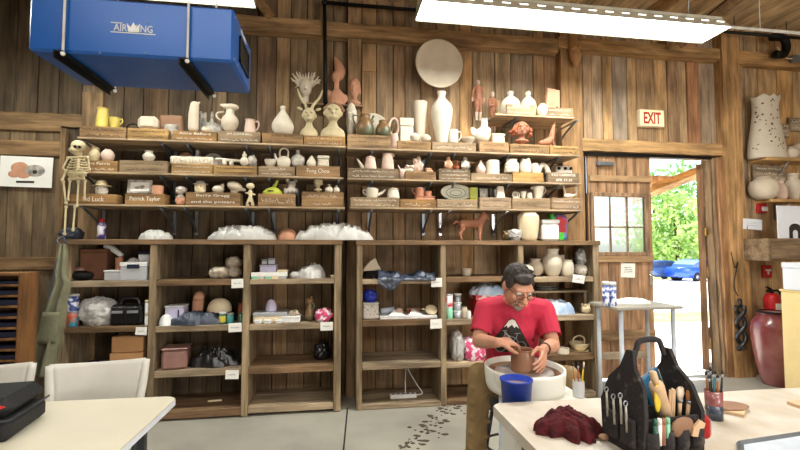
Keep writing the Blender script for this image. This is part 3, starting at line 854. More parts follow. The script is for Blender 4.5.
def pot(surf, kind, x0, x1, yt, m, name, label, cat, group=None, Y=None, handle=None, spout=None, lid=None, loop=None, sy=1, wall=.006, lug=0, rz=0, mats=None, band=None):
    x, z, y, w, h = spot(surf, x0, x1, yt, Y)
    r = w / 2; z += .0012
    hb = h * (.8 if lid else 1)
    b = MB(); b.pot(PR[kind], r, hb, wall, open_=(kind not in CLOSED) and not lid, sy=sy)
    if band:       # a glazed band between two heights takes the second material
        for f in b.bm.faces:
            if band[0] * hb <= f.calc_center_median().z <= band[1] * hb: f.material_index = 1
    mm = mats or m
    if not (handle or spout or lid or loop or lug):
        return solo(b, name, mm, label, cat, (x, y, z), rz, group)
    t = thing(name, label, cat, (x, y, z), rz, group)
    part(b, 'body', mm, t, local=True)
    def rad(f):      # body radius at height fraction
        pf = PR[kind]
        for (ra, za), (rb, zb_) in zip(pf, pf[1:]):
            if za <= f <= zb_: return r * (ra + (rb - ra) * (f - za) / max(zb_ - za, 1e-6))
        return r * pf[-1][0]
    if handle:
        for hd in (handle if isinstance(handle[0], tuple) else [handle]):
            sx, f0, f1, ext = hd[:4]; th = hd[4] if len(hd) > 4 else .007
            q = MB(); a, c = rad(f1) - .003, rad(f0) - .003; e = ext * w
            q.tube([(sx * a, 0, f1 * hb), (sx * (max(a, c) + e * .8), 0, f1 * hb + .04 * hb), (sx * (max(a, c) + e), 0, (f0 * .4 + f1 * .6) * hb), (sx * (c + e * .5), 0, (f0 * .85 + f1 * .15) * hb), (sx * c, 0, f0 * hb)], th, 8, n=5)
            part(q, 'handle', m, t, local=True)
    if spout:
        sx, f0, f1, ext, r0, r1 = spout
        q = MB(); a = rad(f0) - .004
        q.tube([(sx * a, 0, f0 * hb), (sx * (a + ext * w * .55), 0, (f0 * .6 + f1 * .4) * hb), (sx * (a + ext * w), 0, f1 * hb)], [r0, (r0 + r1) / 2, r1], 10, n=4)
        part(q, 'spout', m, t, local=True)
    if lid:
        q = MB(); top = rad(1) + .002; lr = lid if isinstance(lid, (int, float)) and lid > 0 and not isinstance(lid, bool) else 1
        top *= lr
        q.lathe([(0, hb * .99), (top, hb), (top * 1.02, hb + h * .02), (top * .7, hb + h * .09), (top * .25, hb + h * .12), (0, hb + h * .125)], 20)
        lo = part(q, 'lid', m, t, local=True)
        q = MB(); q.ball((0, 0, hb + h * .155), (h * .05, h * .05, h * .045), 12, 8); part(q, 'knob', m, lo, local=True)
    if loop:
        q = MB(); a = r * .55; q.tube([(-a, 0, hb * .8), (-a * 1.05, 0, hb + loop * h * .6), (0, 0, hb + loop * h), (a * 1.05, 0, hb + loop * h * .6), (a, 0, hb * .8)], .008, 8, n=5)
        part(q, 'loop_handle', m, t, local=True)
    for k in range(lug):
        a = 2 * pi * k / lug; q = MB(); q.ball((cos(a) * r * .7, sin(a) * r * .7, h * .96), (.014, .014, .02), 8, 6); part(q, 'lug', m, t, local=True)
    return t
def boxy(surf, x0, x1, yt, m, name, label, cat, group=None, depth=.12, Y=None, lidm=None, lidh=.2, rz=0, bev=.006, taper=0, tilt=0, lname='lid'):
    x, z, y, w, h = spot(surf, x0, x1, yt, Y)
    z += .0012
    rot = None
    t = None
    b = MB(); bh = h * (1 - lidh) if lidm else h
    b.bx(-w / 2, w / 2, -depth / 2, depth / 2, 0, bh, bev)
    if taper:
        for v in b.bm.verts: k = 1 - taper * v.co.z / h; v.co.x *= k; v.co.y *= k
    if tilt:
        b.bm.transform(Matrix.Translation((0, 0, abs(sin(tilt)) * w / 2)) @ Matrix.Rotation(tilt, 4, 'Y'))
    if not lidm: return solo(b, name, m, label, cat, (x, y, z), rz, group)
    t = thing(name, label, cat, (x, y, z), rz, group); part(b, 'body', m, t, local=True)
    b = MB(); b.bx(-w / 2 - .004, w / 2 + .004, -depth / 2 - .004, depth / 2 + .004, bh + .0005, h, bev * .6); part(b, lname, lidm, t, local=True)
    return t
def heap(surf, x0, x1, yt, m, name, label, cat, seed, depth=.2, Y=None, rough=.28, group=None, fold=2.2, squish=.9):
    x, z, y, w, h = spot(surf, x0, x1, yt, Y)
    if w / h > 1.7: return solo(mound((w, depth, h), seed, .85), name, m, label, cat, (x, y, z + .0012), 0, group)
    return solo(crumple((0, 0, 0), (w, depth, h), seed, rough, fold=fold, squish=squish), name, m, label, cat, (x, y, z + .0012), 0, group)
def shape(surf, x0, x1, yt, m, name, label, cat, fn, Y=None, voxel=None, smooth=3, group=None, rz=0, parts=None):
    """a modelled figure: fn(mb, w, h) fills shapes in a box w wide and h high standing on 0; united into one skin"""
    x, z, y, w, h = spot(surf, x0, x1, yt, Y); z += .0012
    mb = MB(); fn(mb, w, h)
    me = remesh(mb, voxel or max(min(w, h) / 26, .002), smooth)
    lo = min(v.co.z for v in me.vertices); me.transform(Matrix.Translation((0, 0, -lo)))
    if not parts: return solo(me, name, m, label, cat, (x, y, z), rz, group)
    t = thing(name, label, cat, (x, y, z), rz, group); part(me, 'body', m, t, local=True)
    for pn, pf, pm in parts:
        mb = MB(); pf(mb, w, h); part(mb, pn, pm, t, local=True)
    return t
# ------------------------------------------------------------------ display shelves on steel brackets
ROWZ = {'1L': Z(200, 140.8, YS), '1R': Z(460, 151, YS), '2L': Z(200, 173.8, YS), '2R': Z(460, 180.3, YS), '3L': Z(200, 205.3, YS), '3R': Z(460, 208.3, YS)}
wood('paleboard', (246, 240, 226), 'x', .15, fine=30)  # light bounced up from the floor, put into the underside colour
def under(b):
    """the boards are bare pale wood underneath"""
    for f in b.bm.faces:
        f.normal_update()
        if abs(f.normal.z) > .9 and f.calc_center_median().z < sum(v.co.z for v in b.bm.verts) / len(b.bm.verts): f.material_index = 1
def bracket(t, x, z, drop=.24, m_='steel'):
    b = MB(); yb = YW - .014
    b.bx(x - .014, x + .014, YS + .03, yb, z - .008, z - .001); b.bx(x - .014, x + .014, yb - .008, yb, z - drop, z - .001)
    b.tube([(x, yb - .01, z - drop * .88), (x, yb - (yb - YS) * .3, z - drop * .45), (x, YS + .06, z - .006)], [.011, .012, .01], 8, n=4)
    part(b, 'bracket', m_, t)
for row, (pa, pb, brs, lab) in {
    '1L': (73, 345.5, (101, 172, 196, 251, 273, 338), 'top board shelf at the left, under the yellow jug and the plaster busts'),
    '1R': (346.5, 582, (369, 424, 446, 497, 545), 'top board shelf at the right, under the tall white vases'),
    '2L': (68, 343, (101, 172, 196, 251, 273, 338), 'middle board shelf at the left, under the looped teapot'),
    '2R': (347, 583, (369, 424, 446, 497, 545), 'middle board shelf at the right, under the blue banded jar'),
    '3L': (64, 344.5, (101, 173, 195, 252, 273, 338), 'lowest board shelf at the left, under the lime green lid figure'),
    '3R': (349, 583, (369, 424, 441, 494.5, 562), 'lowest board shelf at the right, under the oval green platter')}.items():
    z = ROWZ[row]; xa, xb = X(pa, YS), X(pb, YS)
    t = thing('display_shelf', lab, 'shelf', ((xa + xb) / 2, (YS + YW) / 2, z), group='board shelves of the pottery display')
    th = .016; b = MB(); b.tint = tj((1.12, 1.02, .9), .9, 1.1)
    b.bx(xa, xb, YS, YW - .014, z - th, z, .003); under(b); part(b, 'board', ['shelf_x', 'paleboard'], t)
    for px in brs: bracket(t, X(px, YW - .05), z - th, .24 if row[0] == '3' else .2, 'chrome' if row == '3R' and px in (441, 494.5) else 'steel')
# small upper shelf on the right
ZU = Z(540, 115.5, YS)
t = thing('display_shelf', 'short high board shelf below the pink slab and two white bottles', 'shelf', (X(538, YS), (YS + YW) / 2, ZU), group='board shelves of the pottery display')
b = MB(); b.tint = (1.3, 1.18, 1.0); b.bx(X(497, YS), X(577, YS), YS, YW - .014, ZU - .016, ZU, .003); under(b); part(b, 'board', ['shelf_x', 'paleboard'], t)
for px in (505, 562): bracket(t, X(px, YW - .05), ZU - .016, .2)
ROWZ['U'] = ZU; 

BT = {}
OR, YE, GR, BR, SP, PA = (1.0, .78, .48), (1.1, .92, .56), (.86, .84, .8), (.86, .72, .54), (.58, .57, .56), (1.05, .95, .8)
def block(key, row, x0, x1, pyt, tint, lines, ink, lab, depth=.13, m_='blockwood'):
    """block of old timber standing on a shelf, hand-lettered on the front"""
    z0 = ROWZ[row] + .0012; y = YS + .006; xa, xb = X(x0, y) + .002, X(x1, y) - .002
    zt = Z((x0 + x1) / 2, pyt, y); h = zt - z0; w = xb - xa
    t = thing('name_block', lab, 'sign', ((xa + xb) / 2, y, z0), group='lettered wooden name blocks on the display shelves')
    b = MB(); b.tint = tj(tint, .95, 1.05); b.bx(-w / 2, w / 2, 0, depth, 0, h, .004); part(b, 'block', m_, t, local=True)
    n = len(lines)
    for i, tx in enumerate(lines):
        lh = h / n; zc = h - lh * (i + .5)
        if isinstance(tx, str):
            me = text_mesh(tx, w * min(.8, .06 + .05 * len(tx)), lh * .5, .001); me.transform(Matrix.Translation((0, -.0012, zc)))
        else:
            b = MB(); scribble(b, -w * .45 * tx, w * .45 * tx, zc, lh * .5, -.0005, R, .0018); me = b
        part(me, 'lettering', ink, t, local=True)
    BT[key] = (zt, YS + .075)
B_ = block
B_('A', '1L', 75, 122.5, 126.5, BR, [1, .8], 'ink', 'brown lettered block under the yellow jug and yellow cup')
B_('B', '1L', 123.5, 165.5, 128.5, YE, [.9, .8], 'ink', 'tan lettered block under the pale square slab pot')
B_('C', '1L', 169.5, 214.5, 131, OR, ['Alice Ballard', .9], 'chalk', 'orange block with white lettering under the pale tall bottle')
B_('D', '1L', 215.5, 259, 131.5, GR, ['JIM CONNELL', .95], 'chalk', 'grey-brown block with white lettering under the bird-headed pitcher')
B_('E', '1L', 260, 302, 133.5, BR, ['John Britt', .8], 'ink', 'brown block with dark writing under the white gourd bottle')
B_('F', '1L', 302.5, 344.5, 136, OR, [.95, .9], 'chalk', 'orange block with faint writing under the two plaster busts')
B_('G', '1R', 346.5, 391, 135, PA, [.95, .5, .9], 'ink', 'pale tall block with three dark lines under the green pots')
B_('H', '1R', 397, 431.5, 141, BR, [.8, .8], 'ink', 'brown block under the white box pot and small white cups')
B_('I', '1R', 432, 477, 142.5, GR, [.85], 'chalk', 'grey block under the tall narrow-necked white vase')
B_('J', '1R', 480, 510.5, 142, (.9, .74, .6), [.8, .7], 'ink', 'reddish brown block under the white animal teapot')
B_('K', '1R', 511, 551, 144.5, BR, [.6, .9], 'ink', 'brown block under the red clay head with curls')
B_('L', '1R', 551.5, 581, 146, YE, [.85, .9], 'ink', 'yellow block at the right end of the top shelf')
B_('M', '2L', 70, 115, 160.5, OR, ['Diana Farris', .9], 'chalk', 'orange block with white lettering beside the skeleton ribs')
B_('N', '2L', 116.5, 165.5, 160.5, GR, [.9, .8], 'ink', 'grey block with dark writing under the small white cup')
B_('O', '2L', 169, 211, 164, YE, [.9, .95], 'chalk', 'yellow block under the long white text slab')
B_('Q', '2L', 211.5, 256, 165.5, (1.0, .84, .54), [.95, .9], 'ink', 'ochre block with dark writing under the white gourd')
B_('R', '2L', 257, 294, 166.5, GR, [.5, .9], 'chalk', 'grey block under the looped white teapot')
B_('T', '2L', 295, 339.5, 166, BR, ['Fong Choo'], 'chalk', 'brown block with large white lettering under the white pear form')
B_('U', '2R', 347, 399, 168.5, SP, [.9, .9], 'chalk', 'long dark grey block under the two pink pitchers')
B_('V', '2R', 405, 436.5, 171.5, BR, [.9, .8], 'ink', 'brown block under the cluster of pink figures')
B_('W', '2R', 439, 471, 169, SP, [.9, .9, .9], 'chalk', 'speckled dark block under the two seated figurines')
B_('Xa', '2R', 471.5, 513, 173.5, GR, [.8], 'chalk', 'grey block under the blue banded jar')
B_('Ya', '2R', 513.5, 545, 172.8, (1.25, 1.0, .55), [.5], 'blockwood', 'bare yellow block under the white ribbed jar')
B_('Za', '2R', 549, 581, 172.5, SP, ['KYLE CARPENTER', 'APR 17-19'], 'chalk', 'grey block with white capital lettering at the right end of the middle shelf', depth=.05)
B_('a', '3L', 68, 115, 194, OR, ['Sid Luck'], 'chalk', 'orange block with white lettering under the small lidded pot')
B_('b', '3L', 123, 164, 194, OR, ['Patrick Taylor'], 'chalk', 'orange block with white lettering under the framed picture')
B_('c', '3L', 184, 239.5, 192.5, BR, ['Barry Gregg', 'and the potters'], 'chalk', 'long brown block with white lettering under the hatted face mug')
B_('d', '3L', 257, 295, 194, (.95, .8, .62), [.9], 'chalk', 'brown block under the lime green figure')
B_('e', '3L', 301, 343.5, 192, BR, [.8, .5], 'chalk', 'brown block under the carved face cup')
B_('f', '3R', 350, 399.5, 197.5, GR, [.95, .9], 'chalk', 'long grey block under the long-spouted white teapot')
B_('g', '3R', 400, 436.5, 199.5, OR, [.8], 'chalk', 'tan block under the two terracotta cups')
B_('h', '3R', 437, 478, 199.5, GR, [.85], 'chalk', 'grey block in front of the oval green platter')
B_('i', '3R', 480, 512, 197.5, (1.0, 1.0, 1.04), [.9, .9], 'ink', 'pale grey block under the white tapered slab')
B_('j', '3R', 512.5, 551.5, 198.3, GR, [.6], 'ink', 'grey-brown block under the white rings and cups')
B_('k', '3R', 552, 582.5, 198, (.8, .74, .72), [.9, .9], 'chalk', 'dark grey block at the right end of the lowest shelf')
B_('l', 'U', 508.5, 537.5, 104.5, GR, ['JIM PRECHER', .9], 'chalk', 'grey block with white lettering in front of the two round white bottles', depth=.04)
B_('m', 'U', 548.5, 576, 107.8, (.8, .76, .7), [.9, .8], 'chalk', 'dark lettered block on the short high shelf in front of the pink slab', depth=.04)
def on(row, dy=.12): return (ROWZ[row], YS + dy)

# ---------------- top row, left
pot(BT['A'], 'pitcher', 96.5, 109.5, 108.5, 'yellow_glaze', 'jug', 'tall yellow jug at the left end of the top shelf', 'jug', Y=YS + .06)
pot(BT['A'], 'cup', 109.5, 120, 118, 'yellow_glaze', 'mug', 'short yellow cup with a pale handle beside the tall yellow jug', 'cup', handle=(1, .3, .85, .3, .006), Y=YS + .05)
b = MB(); b.tube([(0, 0, .0), (.03, 0, .05), (.09, 0, .06), (.14, 0, .0)], .007, 8, n=5); q = P(121, 127, YS + .1)
solo(b, 'iron_hook', 'black_metal', 'black curved iron handle lying behind the yellow cup', 'handle', (X(121, YS + .12), YS + .12, BT['A'][0] + .001))
boxy(BT['B'], 139, 159, 117, 'bisque', 'slab_pot', 'pale square slab pot with rounded corners on the tan block', 'pot', depth=.1, bev=.03)
def fslab(b, w, h): b.bx(-w / 2, w / 2, -.02, .02, 0, h, .014, rot=Matrix.Rotation(.12, 3, 'X')); b.ball((0, 0, h * .6), (w * .5, .03, h * .42))
shape((ROWZ['1L'], YS + .18), 160.5, 184, 115.5, 'brownclay', 'slab_platter', 'large rounded brown slab platter standing behind the dish beside the pale square pot', 'platter', fslab)
shape((ROWZ['1L'], YS + .1), 164.5, 178.5, 124.5, 'greyglaze', 'slab_dish', 'small grey-brown slab dish leaning before the large brown platter', 'dish', fslab)
def fspout(b, w, h):
    b.chain([((0, 0, .01), w * .46), ((0, 0, h * .5), w * .44), ((w * .06, 0, h * .85), w * .38)]); b.caps((w * .2, 0, h * .86), w * .2, (w * .44, 0, h * .97), w * .08)
shape(BT['C'], 188, 200, 105.5, 'bisque', 'bottle', 'pale tall bottle with a beaked top on the orange block', 'bottle', fspout)
def fsculpt(b, w, h):
    for i in range(9):
        x = (i / 8 - .5) * w * .8; b.caps((x, R.uniform(-.03, .03), 0), .02, (x + R.uniform(-.02, .02), R.uniform(-.03, .03), h * R.uniform(.45, .92)), .016)
    b.ball((0, 0, h * .3), (w * .46, .05, h * .3))
shape((ROWZ['1L'], YS + .17), 199, 226, 111, 'greyglaze', 'clay_sculpture', 'dark grey-green crystalline sculpture behind the pale bottle', 'sculpture', fsculpt)
def fwhitelump(b, w, h): b.ball((0, 0, h * .4), (w * .5, w * .4, h * .5)); b.ball((-w * .2, 0, h * .8), (w * .2, w * .2, h * .2))
shape(BT['C'], 201, 212, 127.5, 'bisque', 'small_bowl', 'tiny white bowl-shaped lump beside the pale tall bottle', 'bowl', fwhitelump)
def fbird(b, w, h):
    b.chain([((0, 0, h * .16), w * .34), ((0, 0, h * .3), w * .42), ((-w * .02, 0, h * .5), w * .22), ((0, 0, h * .66), w * .2)])
    b.ball((w * .04, 0, h * .86), (w * .38, w * .26, h * .13)); b.caps((-w * .2, 0, h * .9), w * .12, (-w * .44, 0, h * .93), w * .06)
shape(BT['D'], 219.5, 241, 106, 'bisque', 'bird_pitcher', 'white pitcher with a flared bird-shaped head on the grey-brown block', 'pitcher', fbird, parts=[('handle', lambda b, w, h: b.tube([(-w * .28, 0, h * .78), (-w * .6, 0, h * .72), (-w * .6, 0, h * .55), (-w * .3, 0, h * .42)], .008, 8, n=5), 'bisque')])
pot(BT['D'], 'pitcher', 244.5, 256, 120, 'pinkish', 'mug', 'pale pinkish jug with a handle at the right end of the grey-brown block', 'mug', handle=(1, .25, .85, .3, .008))
pot(BT['E'], 'gourd', 272, 294, 106, 'white', 'gourd_bottle', 'round-bellied white gourd bottle left of the plaster busts', 'bottle')
# plaster bust with antlers
def bust(b, w, h, tilt=0, shoulders=.48):
    b.lathe([(0, 0), (w * shoulders, 0), (w * shoulders, h * .14), (w * shoulders * .84, h * .24), (w * .24, h * .33), (w * .19, h * .42), (0, h * .42)], 20, sy=.6)
    b.caps((0, 0, h * .3), w * .19, (0, 0, h * .5), w * .17)
    b.ball((0, 0, h * .76), (w * .37, w * .38, h * .24)); b.ball((0, -w * .08, h * .6), (w * .26, w * .26, h * .12))
    b.caps((0, -w * .36, h * .78), w * .04, (0, -w * .43, h * .68), w * .07); b.ball((0, -w * .32, h * .6), (w * .12, w * .06, h * .02)); b.ball((0, -w * .3, h * .565), (w * .1, w * .06, h * .02))
    for s in (-1, 1):
        b.ball((s * w * .14, -w * .33, h * .83), (w * .11, w * .06, h * .02)); b.ball((s * w * .37, 0, h * .72), (w * .05, w * .1, h * .07))
def antlers(b, w, h, k):
    for s, dx in (((-1, -.55), (1, .62))[k],):
        b.tube([(s * w * .14, 0, h * .95), (s * w * .22, 0, h * 1.1), (dx * w * .9, -.01, h * 1.36), (dx * w * 1.15, -.01, h * 1.62)], [.015, .014, .012, .006], 8, n=4)
def deer_ears(b, w, h, s):
    b.ball((s * w * .5, 0, h * .96), (w * .17, w * .07, h * .05), rot=Matrix.Rotation(-s * .35, 3, 'Y'))
def eyes(b, w, h, s):
    b.ball((s * w * .14, -w * .355, h * .775), (w * .045, w * .03, h * .012))
shape(BT['F'], 300, 318.5, 108, 'bone', 'deer_bust', 'cream plaster bust with deer antlers and ears on the orange block', 'bust', bust, parts=[('antler', lambda b, w, h: antlers(b, w, h, 0), 'bone'), ('antler', lambda b, w, h: antlers(b, w, h, 1), 'bone'), ('ear', lambda b, w, h: deer_ears(b, w, h, -1), 'bone'), ('ear', lambda b, w, h: deer_ears(b, w, h, 1), 'bone'), ('eye', lambda b, w, h: eyes(b, w, h, -1), 'ink'), ('eye', lambda b, w, h: eyes(b, w, h, 1), 'ink')])
def hair_knobs(b, w, h):
    for i in range(44):
        a = R.uniform(0, 2 * pi); t = R.uniform(.1, 1.3); b.ball((cos(a) * sin(t) * w * .36 + w * .04, abs(sin(a)) * sin(t) * w * .34 - .01, h * .76 + cos(t) * h * .25), w * R.uniform(.07, .11), 8, 6)
shape(BT['F'], 320.5, 345.5, 104.5, 'bone', 'plaster_bust', 'cream speckled bust with curly hair at the right end of the orange block', 'bust', lambda b, w, h: bust(b, w * .95, h, shoulders=.52), parts=[('hair', hair_knobs, 'brownclay'), ('eye', lambda b, w, h: eyes(b, w, h, -1), 'ink'), ('eye', lambda b, w, h: eyes(b, w, h, 1), 'ink')])
# coral-crowned head and pointed terracotta bust stand on a small wall ledge behind
yL = YW - .1
zl_ = Z(330, 106, yL)
b = MB(); b.tint = (.8, .7, .6); b.bx(X(300, yL), X(362, yL), yL - .08, YW - .013, zl_ - .014, zl_, .003)
solo(b, 'wall_ledge', 'shelf_x', 'narrow wooden wall shelf holding the coral head and pointed terracotta bust', 'shelf', (X(328, yL), yL, zl_ - .03), local=False)
def fcoral(b, w, h):
    b.caps((0, 0, .0), w * .1, (0, 0, h * .4), w * .12); b.ball((0, -.02, h * .46), (w * .21, w * .2, h * .3)); b.caps((0, -w * .24, h * .46), w * .03, (0, -w * .27, h * .36), w * .05)
    for s in (-1, 1):
        for i in range(6):
            a = .15 + i * .28; p = Vector((s * w * .14, 0, h * .5)); q = Vector((s * w * (.3 + .2 * (i % 2)) * cos(a * .8 - .3), R.uniform(-.04, .02), h * (.5 + .3 * sin(a * .9) + .12 * (i % 2)))); b.caps(p, w * .06, q, w * .02)
            b.caps(p.lerp(q, .6), w * .03, q + Vector((R.uniform(-.02, .02), 0, -h * .09)), w * .016)
    for i in range(7): x = (i - 3) * w * .07; b.caps((x, 0, h * .7), w * .05, (x * 1.5, R.uniform(-.02, .02), h * R.uniform(.88, .98)), w * .02)
shape((zl_, yL), 291, 320.5, 74, 'bisque', 'coral_sculpture', 'pale head sculpture with coral-like spikes above the deer bust', 'sculpture', fcoral, voxel=.004, smooth=1)
def fpoint(b, w, h):
    b.lathe([(0, 0), (w * .4, 0), (w * .44, h * .16), (w * .3, h * .27), (w * .14, h * .34), (0, h * .34)], 18, sy=.55)
    b.caps((-w * .03, 0, h * .25), w * .14, (-w * .02, 0, h * .48), w * .13)
    b.ball((-w * .04, -.01, h * .58), (w * .23, w * .23, h * .12)); b.chain([((w * .08, .01, h * .62), w * .26), ((w * .16, .02, h * .72), w * .27), ((w * .06, .01, h * .84), w * .2), ((-w * .06, 0, h * .93), w * .1), ((-w * .12, 0, h * .985), w * .04)])
    b.caps((-w * .12, -w * .18, h * .6), w * .03, (-w * .14, -w * .22, h * .55), w * .04); b.ball((-w * .38, 0, h * .22), (w * .12, w * .12, h * .1)); b.ball((w * .38, 0, h * .16), (w * .16, w * .12, h * .09))
shape((zl_, yL), 326.5, 347.5, 56.5, 'terra_pale', 'terracotta_bust', 'terracotta bust with a tall pointed hood, highest figure on the wall', 'bust', fpoint)
def fhead(b, w, h):
    b.ball((0, 0, h * .64), (w * .4, w * .4, h * .34)); b.ball((-w * .06, -w * .1, h * .42), (w * .28, w * .28, h * .18)); b.caps((0, 0, .0), w * .2, (0, 0, h * .3), w * .16); b.ball((0, 0, h * .05), (w * .4, w * .3, h * .1))
    for s in (-1, 1): b.ball((s * w * .17, -w * .34, h * .72), (w * .13, w * .08, h * .035))
    b.caps((-w * .12, -w * .4, h * .6), w * .05, (-w * .16, -w * .46, h * .46), w * .08); b.ball((w * .36, 0, h * .5), (w * .08, w * .12, h * .12))
    for i in range(9): a = i * .5; b.ball((cos(a) * w * .34, .02, h * .72 + sin(a) * h * .2), w * .1, 8, 6)
shape((zl_, yL), 348, 362, 80.5, 'terra_pale', 'head_sculpture', 'small pink terracotta head right of the pointed terracotta bust', 'head', fhead, voxel=.004, smooth=1)
shape((ROWZ['1R'], YS + .2), 344.5, 358.5, 104.5, 'white', 'plaster_mask', 'white plaster mask face between the speckled bust and the big plate', 'mask', fhead, voxel=.004, smooth=1, parts=[('glaze_spots', lambda b, w, h: (b.ball((-w * .2, -w * .36, h * .7), (w * .09, w * .04, h * .05)), b.ball((w * .12, -w * .4, h * .72), (w * .09, w * .04, h * .05)), b.ball((0, -w * .36, h * .3), (w * .16, w * .05, h * .05))), 'greyglaze')])
# ---------------- top row, right
def plate_stand(surf, x0, x1, y0, y1, m, name, label, cat, tilt=.2, sx=1):
    """round plate standing on edge"""
    z, Y = surf; c = P((x0 + x1) / 2, (y0 + y1) / 2, Y); r = (P(x1, y0, Y).x - P(x0, y0, Y).x) / 2; rz_ = (Z(x0, y0, Y) - Z(x0, y1, Y)) / 2
    b = MB(); b.pot([(.3, 0), (.4, .3), (.8, .5), (1, 1)], r, .035, .008, 40); b.bm.transform(Matrix.Translation((0, 0, 0)) @ Matrix.Rotation(pi / 2 - tilt, 4, 'X'))
    b.bm.transform(Matrix.Diagonal((1, 1, rz_ / r / cos(tilt), 1))); lo = min(v.co.z for v in b.bm.verts); b.bm.transform(Matrix.Translation((0, 0, -lo)))
    return solo(b, name, m, label, cat, (c.x, Y, c.z - rz_ if z is None else z + .001))
plate_stand((ROWZ['1R'], YS + .2), 356, 390, 107.5, 147, 'white', 'plate', 'big pale plate standing behind the two green pots', 'plate')
pot(BT['G'], 'jug', 356.5, 374, 115, 'greenglaze', 'jug', 'green and brown glazed jug with a handle on the left', 'jug', handle=(-1, .5, .92, .22, .007), spout=(1, .7, .98, .1, .02, .012))
pot(BT['G'], 'jug', 375.5, 391, 121, 'greenglaze', 'jug', 'squat green and brown glazed jug with a handle on the right', 'jug', handle=(1, .3, .85, .18, .007), Y=YS + .07)
def fring(b, w, h):
    b.tube([(cos(a) * w * .38, 0, h * .68 + sin(a) * h * .28) for a in [i * pi / 8 for i in range(17)]], w * .11, 8); b.chain([((w * .1, 0, .02), w * .34), ((w * .05, 0, h * .35), w * .32)])
shape(on('1R', .06), 387.5, 400, 119.5, 'pinkish', 'ring_vase', 'pink ring-shaped vase between the green jug and white box pot', 'vase', fring)
t_ = boxy(BT['H'], 399.5, 412.5, 119.5, 'white', 'box_pot', 'square white box pot with a folded rim beside the ring vase', 'pot', depth=.1, lidm='bisque', lidh=.35, lname='rim')
pot(BT['H'], 'ball', 409.5, 419.5, 133.5, 'bisque', 'small_cup', 'small round white cup before the flared vase, left of its pair', 'cup', Y=YS + .04, group='small round white cups')
pot(BT['H'], 'ball', 420.5, 430.5, 134.5, 'bisque', 'small_cup', 'small round white cup before the flared vase, right of its pair', 'cup', Y=YS + .04, group='small round white cups')
pot(on('1R', .16), 'flare', 412.5, 427.5, 103, 'bisque', 'flared_vase', 'tall flared pale vase widening to its rim', 'vase')
pot(BT['I'], 'tallvase', 431, 452, 92.5, 'white', 'tall_vase', 'tallest white vase with a narrow neck on the top shelf', 'vase')
pot(BT['I'], 'cyl', 448.5, 458, 130.5, 'white', 'mug', 'straight white mug with a handle right of the tallest vase', 'mug', handle=(1, .2, .85, .35, .006), Y=YS + .045)
pot(BT['I'], 'plate', 460, 475, 138.5, 'bisque', 'small_dish', 'low white dish at the right end of the grey block', 'dish')
def fteapot(b, w, h):
    b.ball((0, 0, h * .3), (w * .38, w * .32, h * .3)); b.ball((w * .1, 0, h * .5), (w * .3, w * .26, h * .16)); b.chain([((w * .05, 0, h * .5), w * .15), ((w * .12, 0, h * .78), w * .15), ((w * .02, -.01, h * .84), w * .1)])
    b.tube([(-w * .3, 0, h * .5), (-w * .46, 0, h * .56), (-w * .44, 0, h * .38), (-w * .3, 0, h * .25)], .014, 8, n=5); b.ball((w * .2, 0, h * .95), (w * .05, w * .05, h * .08)); b.ball((w * .04, 0, h * .95), (w * .05, w * .05, h * .07))
shape(BT['J'], 471, 493, 118, 'white', 'animal_teapot', 'white teapot with an animal on its lid under the clay figurines', 'teapot', fteapot)
boxy(BT['J'], 491.5, 503.5, 134.5, 'cream', 'clay_box', 'small pale yellow box right of the animal teapot', 'box', depth=.06, lidm='cream', lidh=.25)
def fcurlhair(b, w, h):
    for i in range(40): a = R.uniform(-.5, pi + .5); q = R.uniform(.8, 1.1); b.ball((cos(a) * w * .4 * q, R.uniform(-.05, .04), h * .6 + sin(a) * h * .34 * q), w * R.uniform(.06, .1), 8, 6)
shape(BT['K'], 510.5, 532, 125, 'terracotta', 'head_sculpture', 'red clay head with heavy curls under the short high shelf', 'head', lambda b, w, h: fhead(b, w * .8, h), voxel=.004, smooth=2, parts=[('hair', fcurlhair, 'redclay')])
def freach(b, w, h):
    b.chain([((-w * .4, 0, h * .12), w * .12), ((0, 0, h * .18), w * .2), ((w * .2, 0, h * .3), w * .16), ((w * .3, 0, h * .62), w * .11), ((w * .42, 0, h * .96), w * .05)]); b.caps((w * .2, 0, h * .3), w * .1, (w * .38, .01, 0.01), w * .07)
shape(BT['K'], 538.5, 556, 120.5, 'terracotta', 'clay_figure', 'small reclining red clay figure with a raised arm', 'figurine', freach)
# big plate hung on the wall
plate_stand((None, YW - .165), 415, 462, 39.5, 89.5, 'bisque', 'wall_plate_hanging', 'big round white plate hanging on the wall below the ceiling light', 'plate', tilt=.04)
# slender figurines hung on the wall
def fdoll(b, w, h, arms=0):
    b.ball((0, 0, h * .93), (w * .17, w * .17, h * .06)); b.caps((0, 0, h * .84), w * .07, (0, 0, h * .9), w * .06)
    b.chain([((-w * .2, 0, h * .8), w * .12), ((w * .2, 0, h * .8), w * .12)]); b.chain([((0, 0, h * .8), w * .22), ((0, 0, h * .66), w * .18), ((0, 0, h * .52), w * .24)])
    for s in (-1, 1):
        b.chain([((s * w * .14, 0, h * .5), w * .17), ((s * w * .14, -.01, h * .27), w * .12), ((s * w * .13, 0, h * .03), w * .08)]); b.caps((s * w * .13, 0, h * .02), w * .08, (s * w * .14, -w * .2, h * .01), w * .06)
        if arms: b.chain([((s * w * .3, 0, h * .79), w * .09), ((s * w * .36, -w * .1, h * .64), w * .08), ((-s * w * .05, -w * .26, h * .66), w * .06)])
        else: b.chain([((s * w * .3, 0, h * .79), w * .09), ((s * w * .4, 0, h * .63), w * .07), ((s * w * .42, -.01, h * .47), w * .06)])
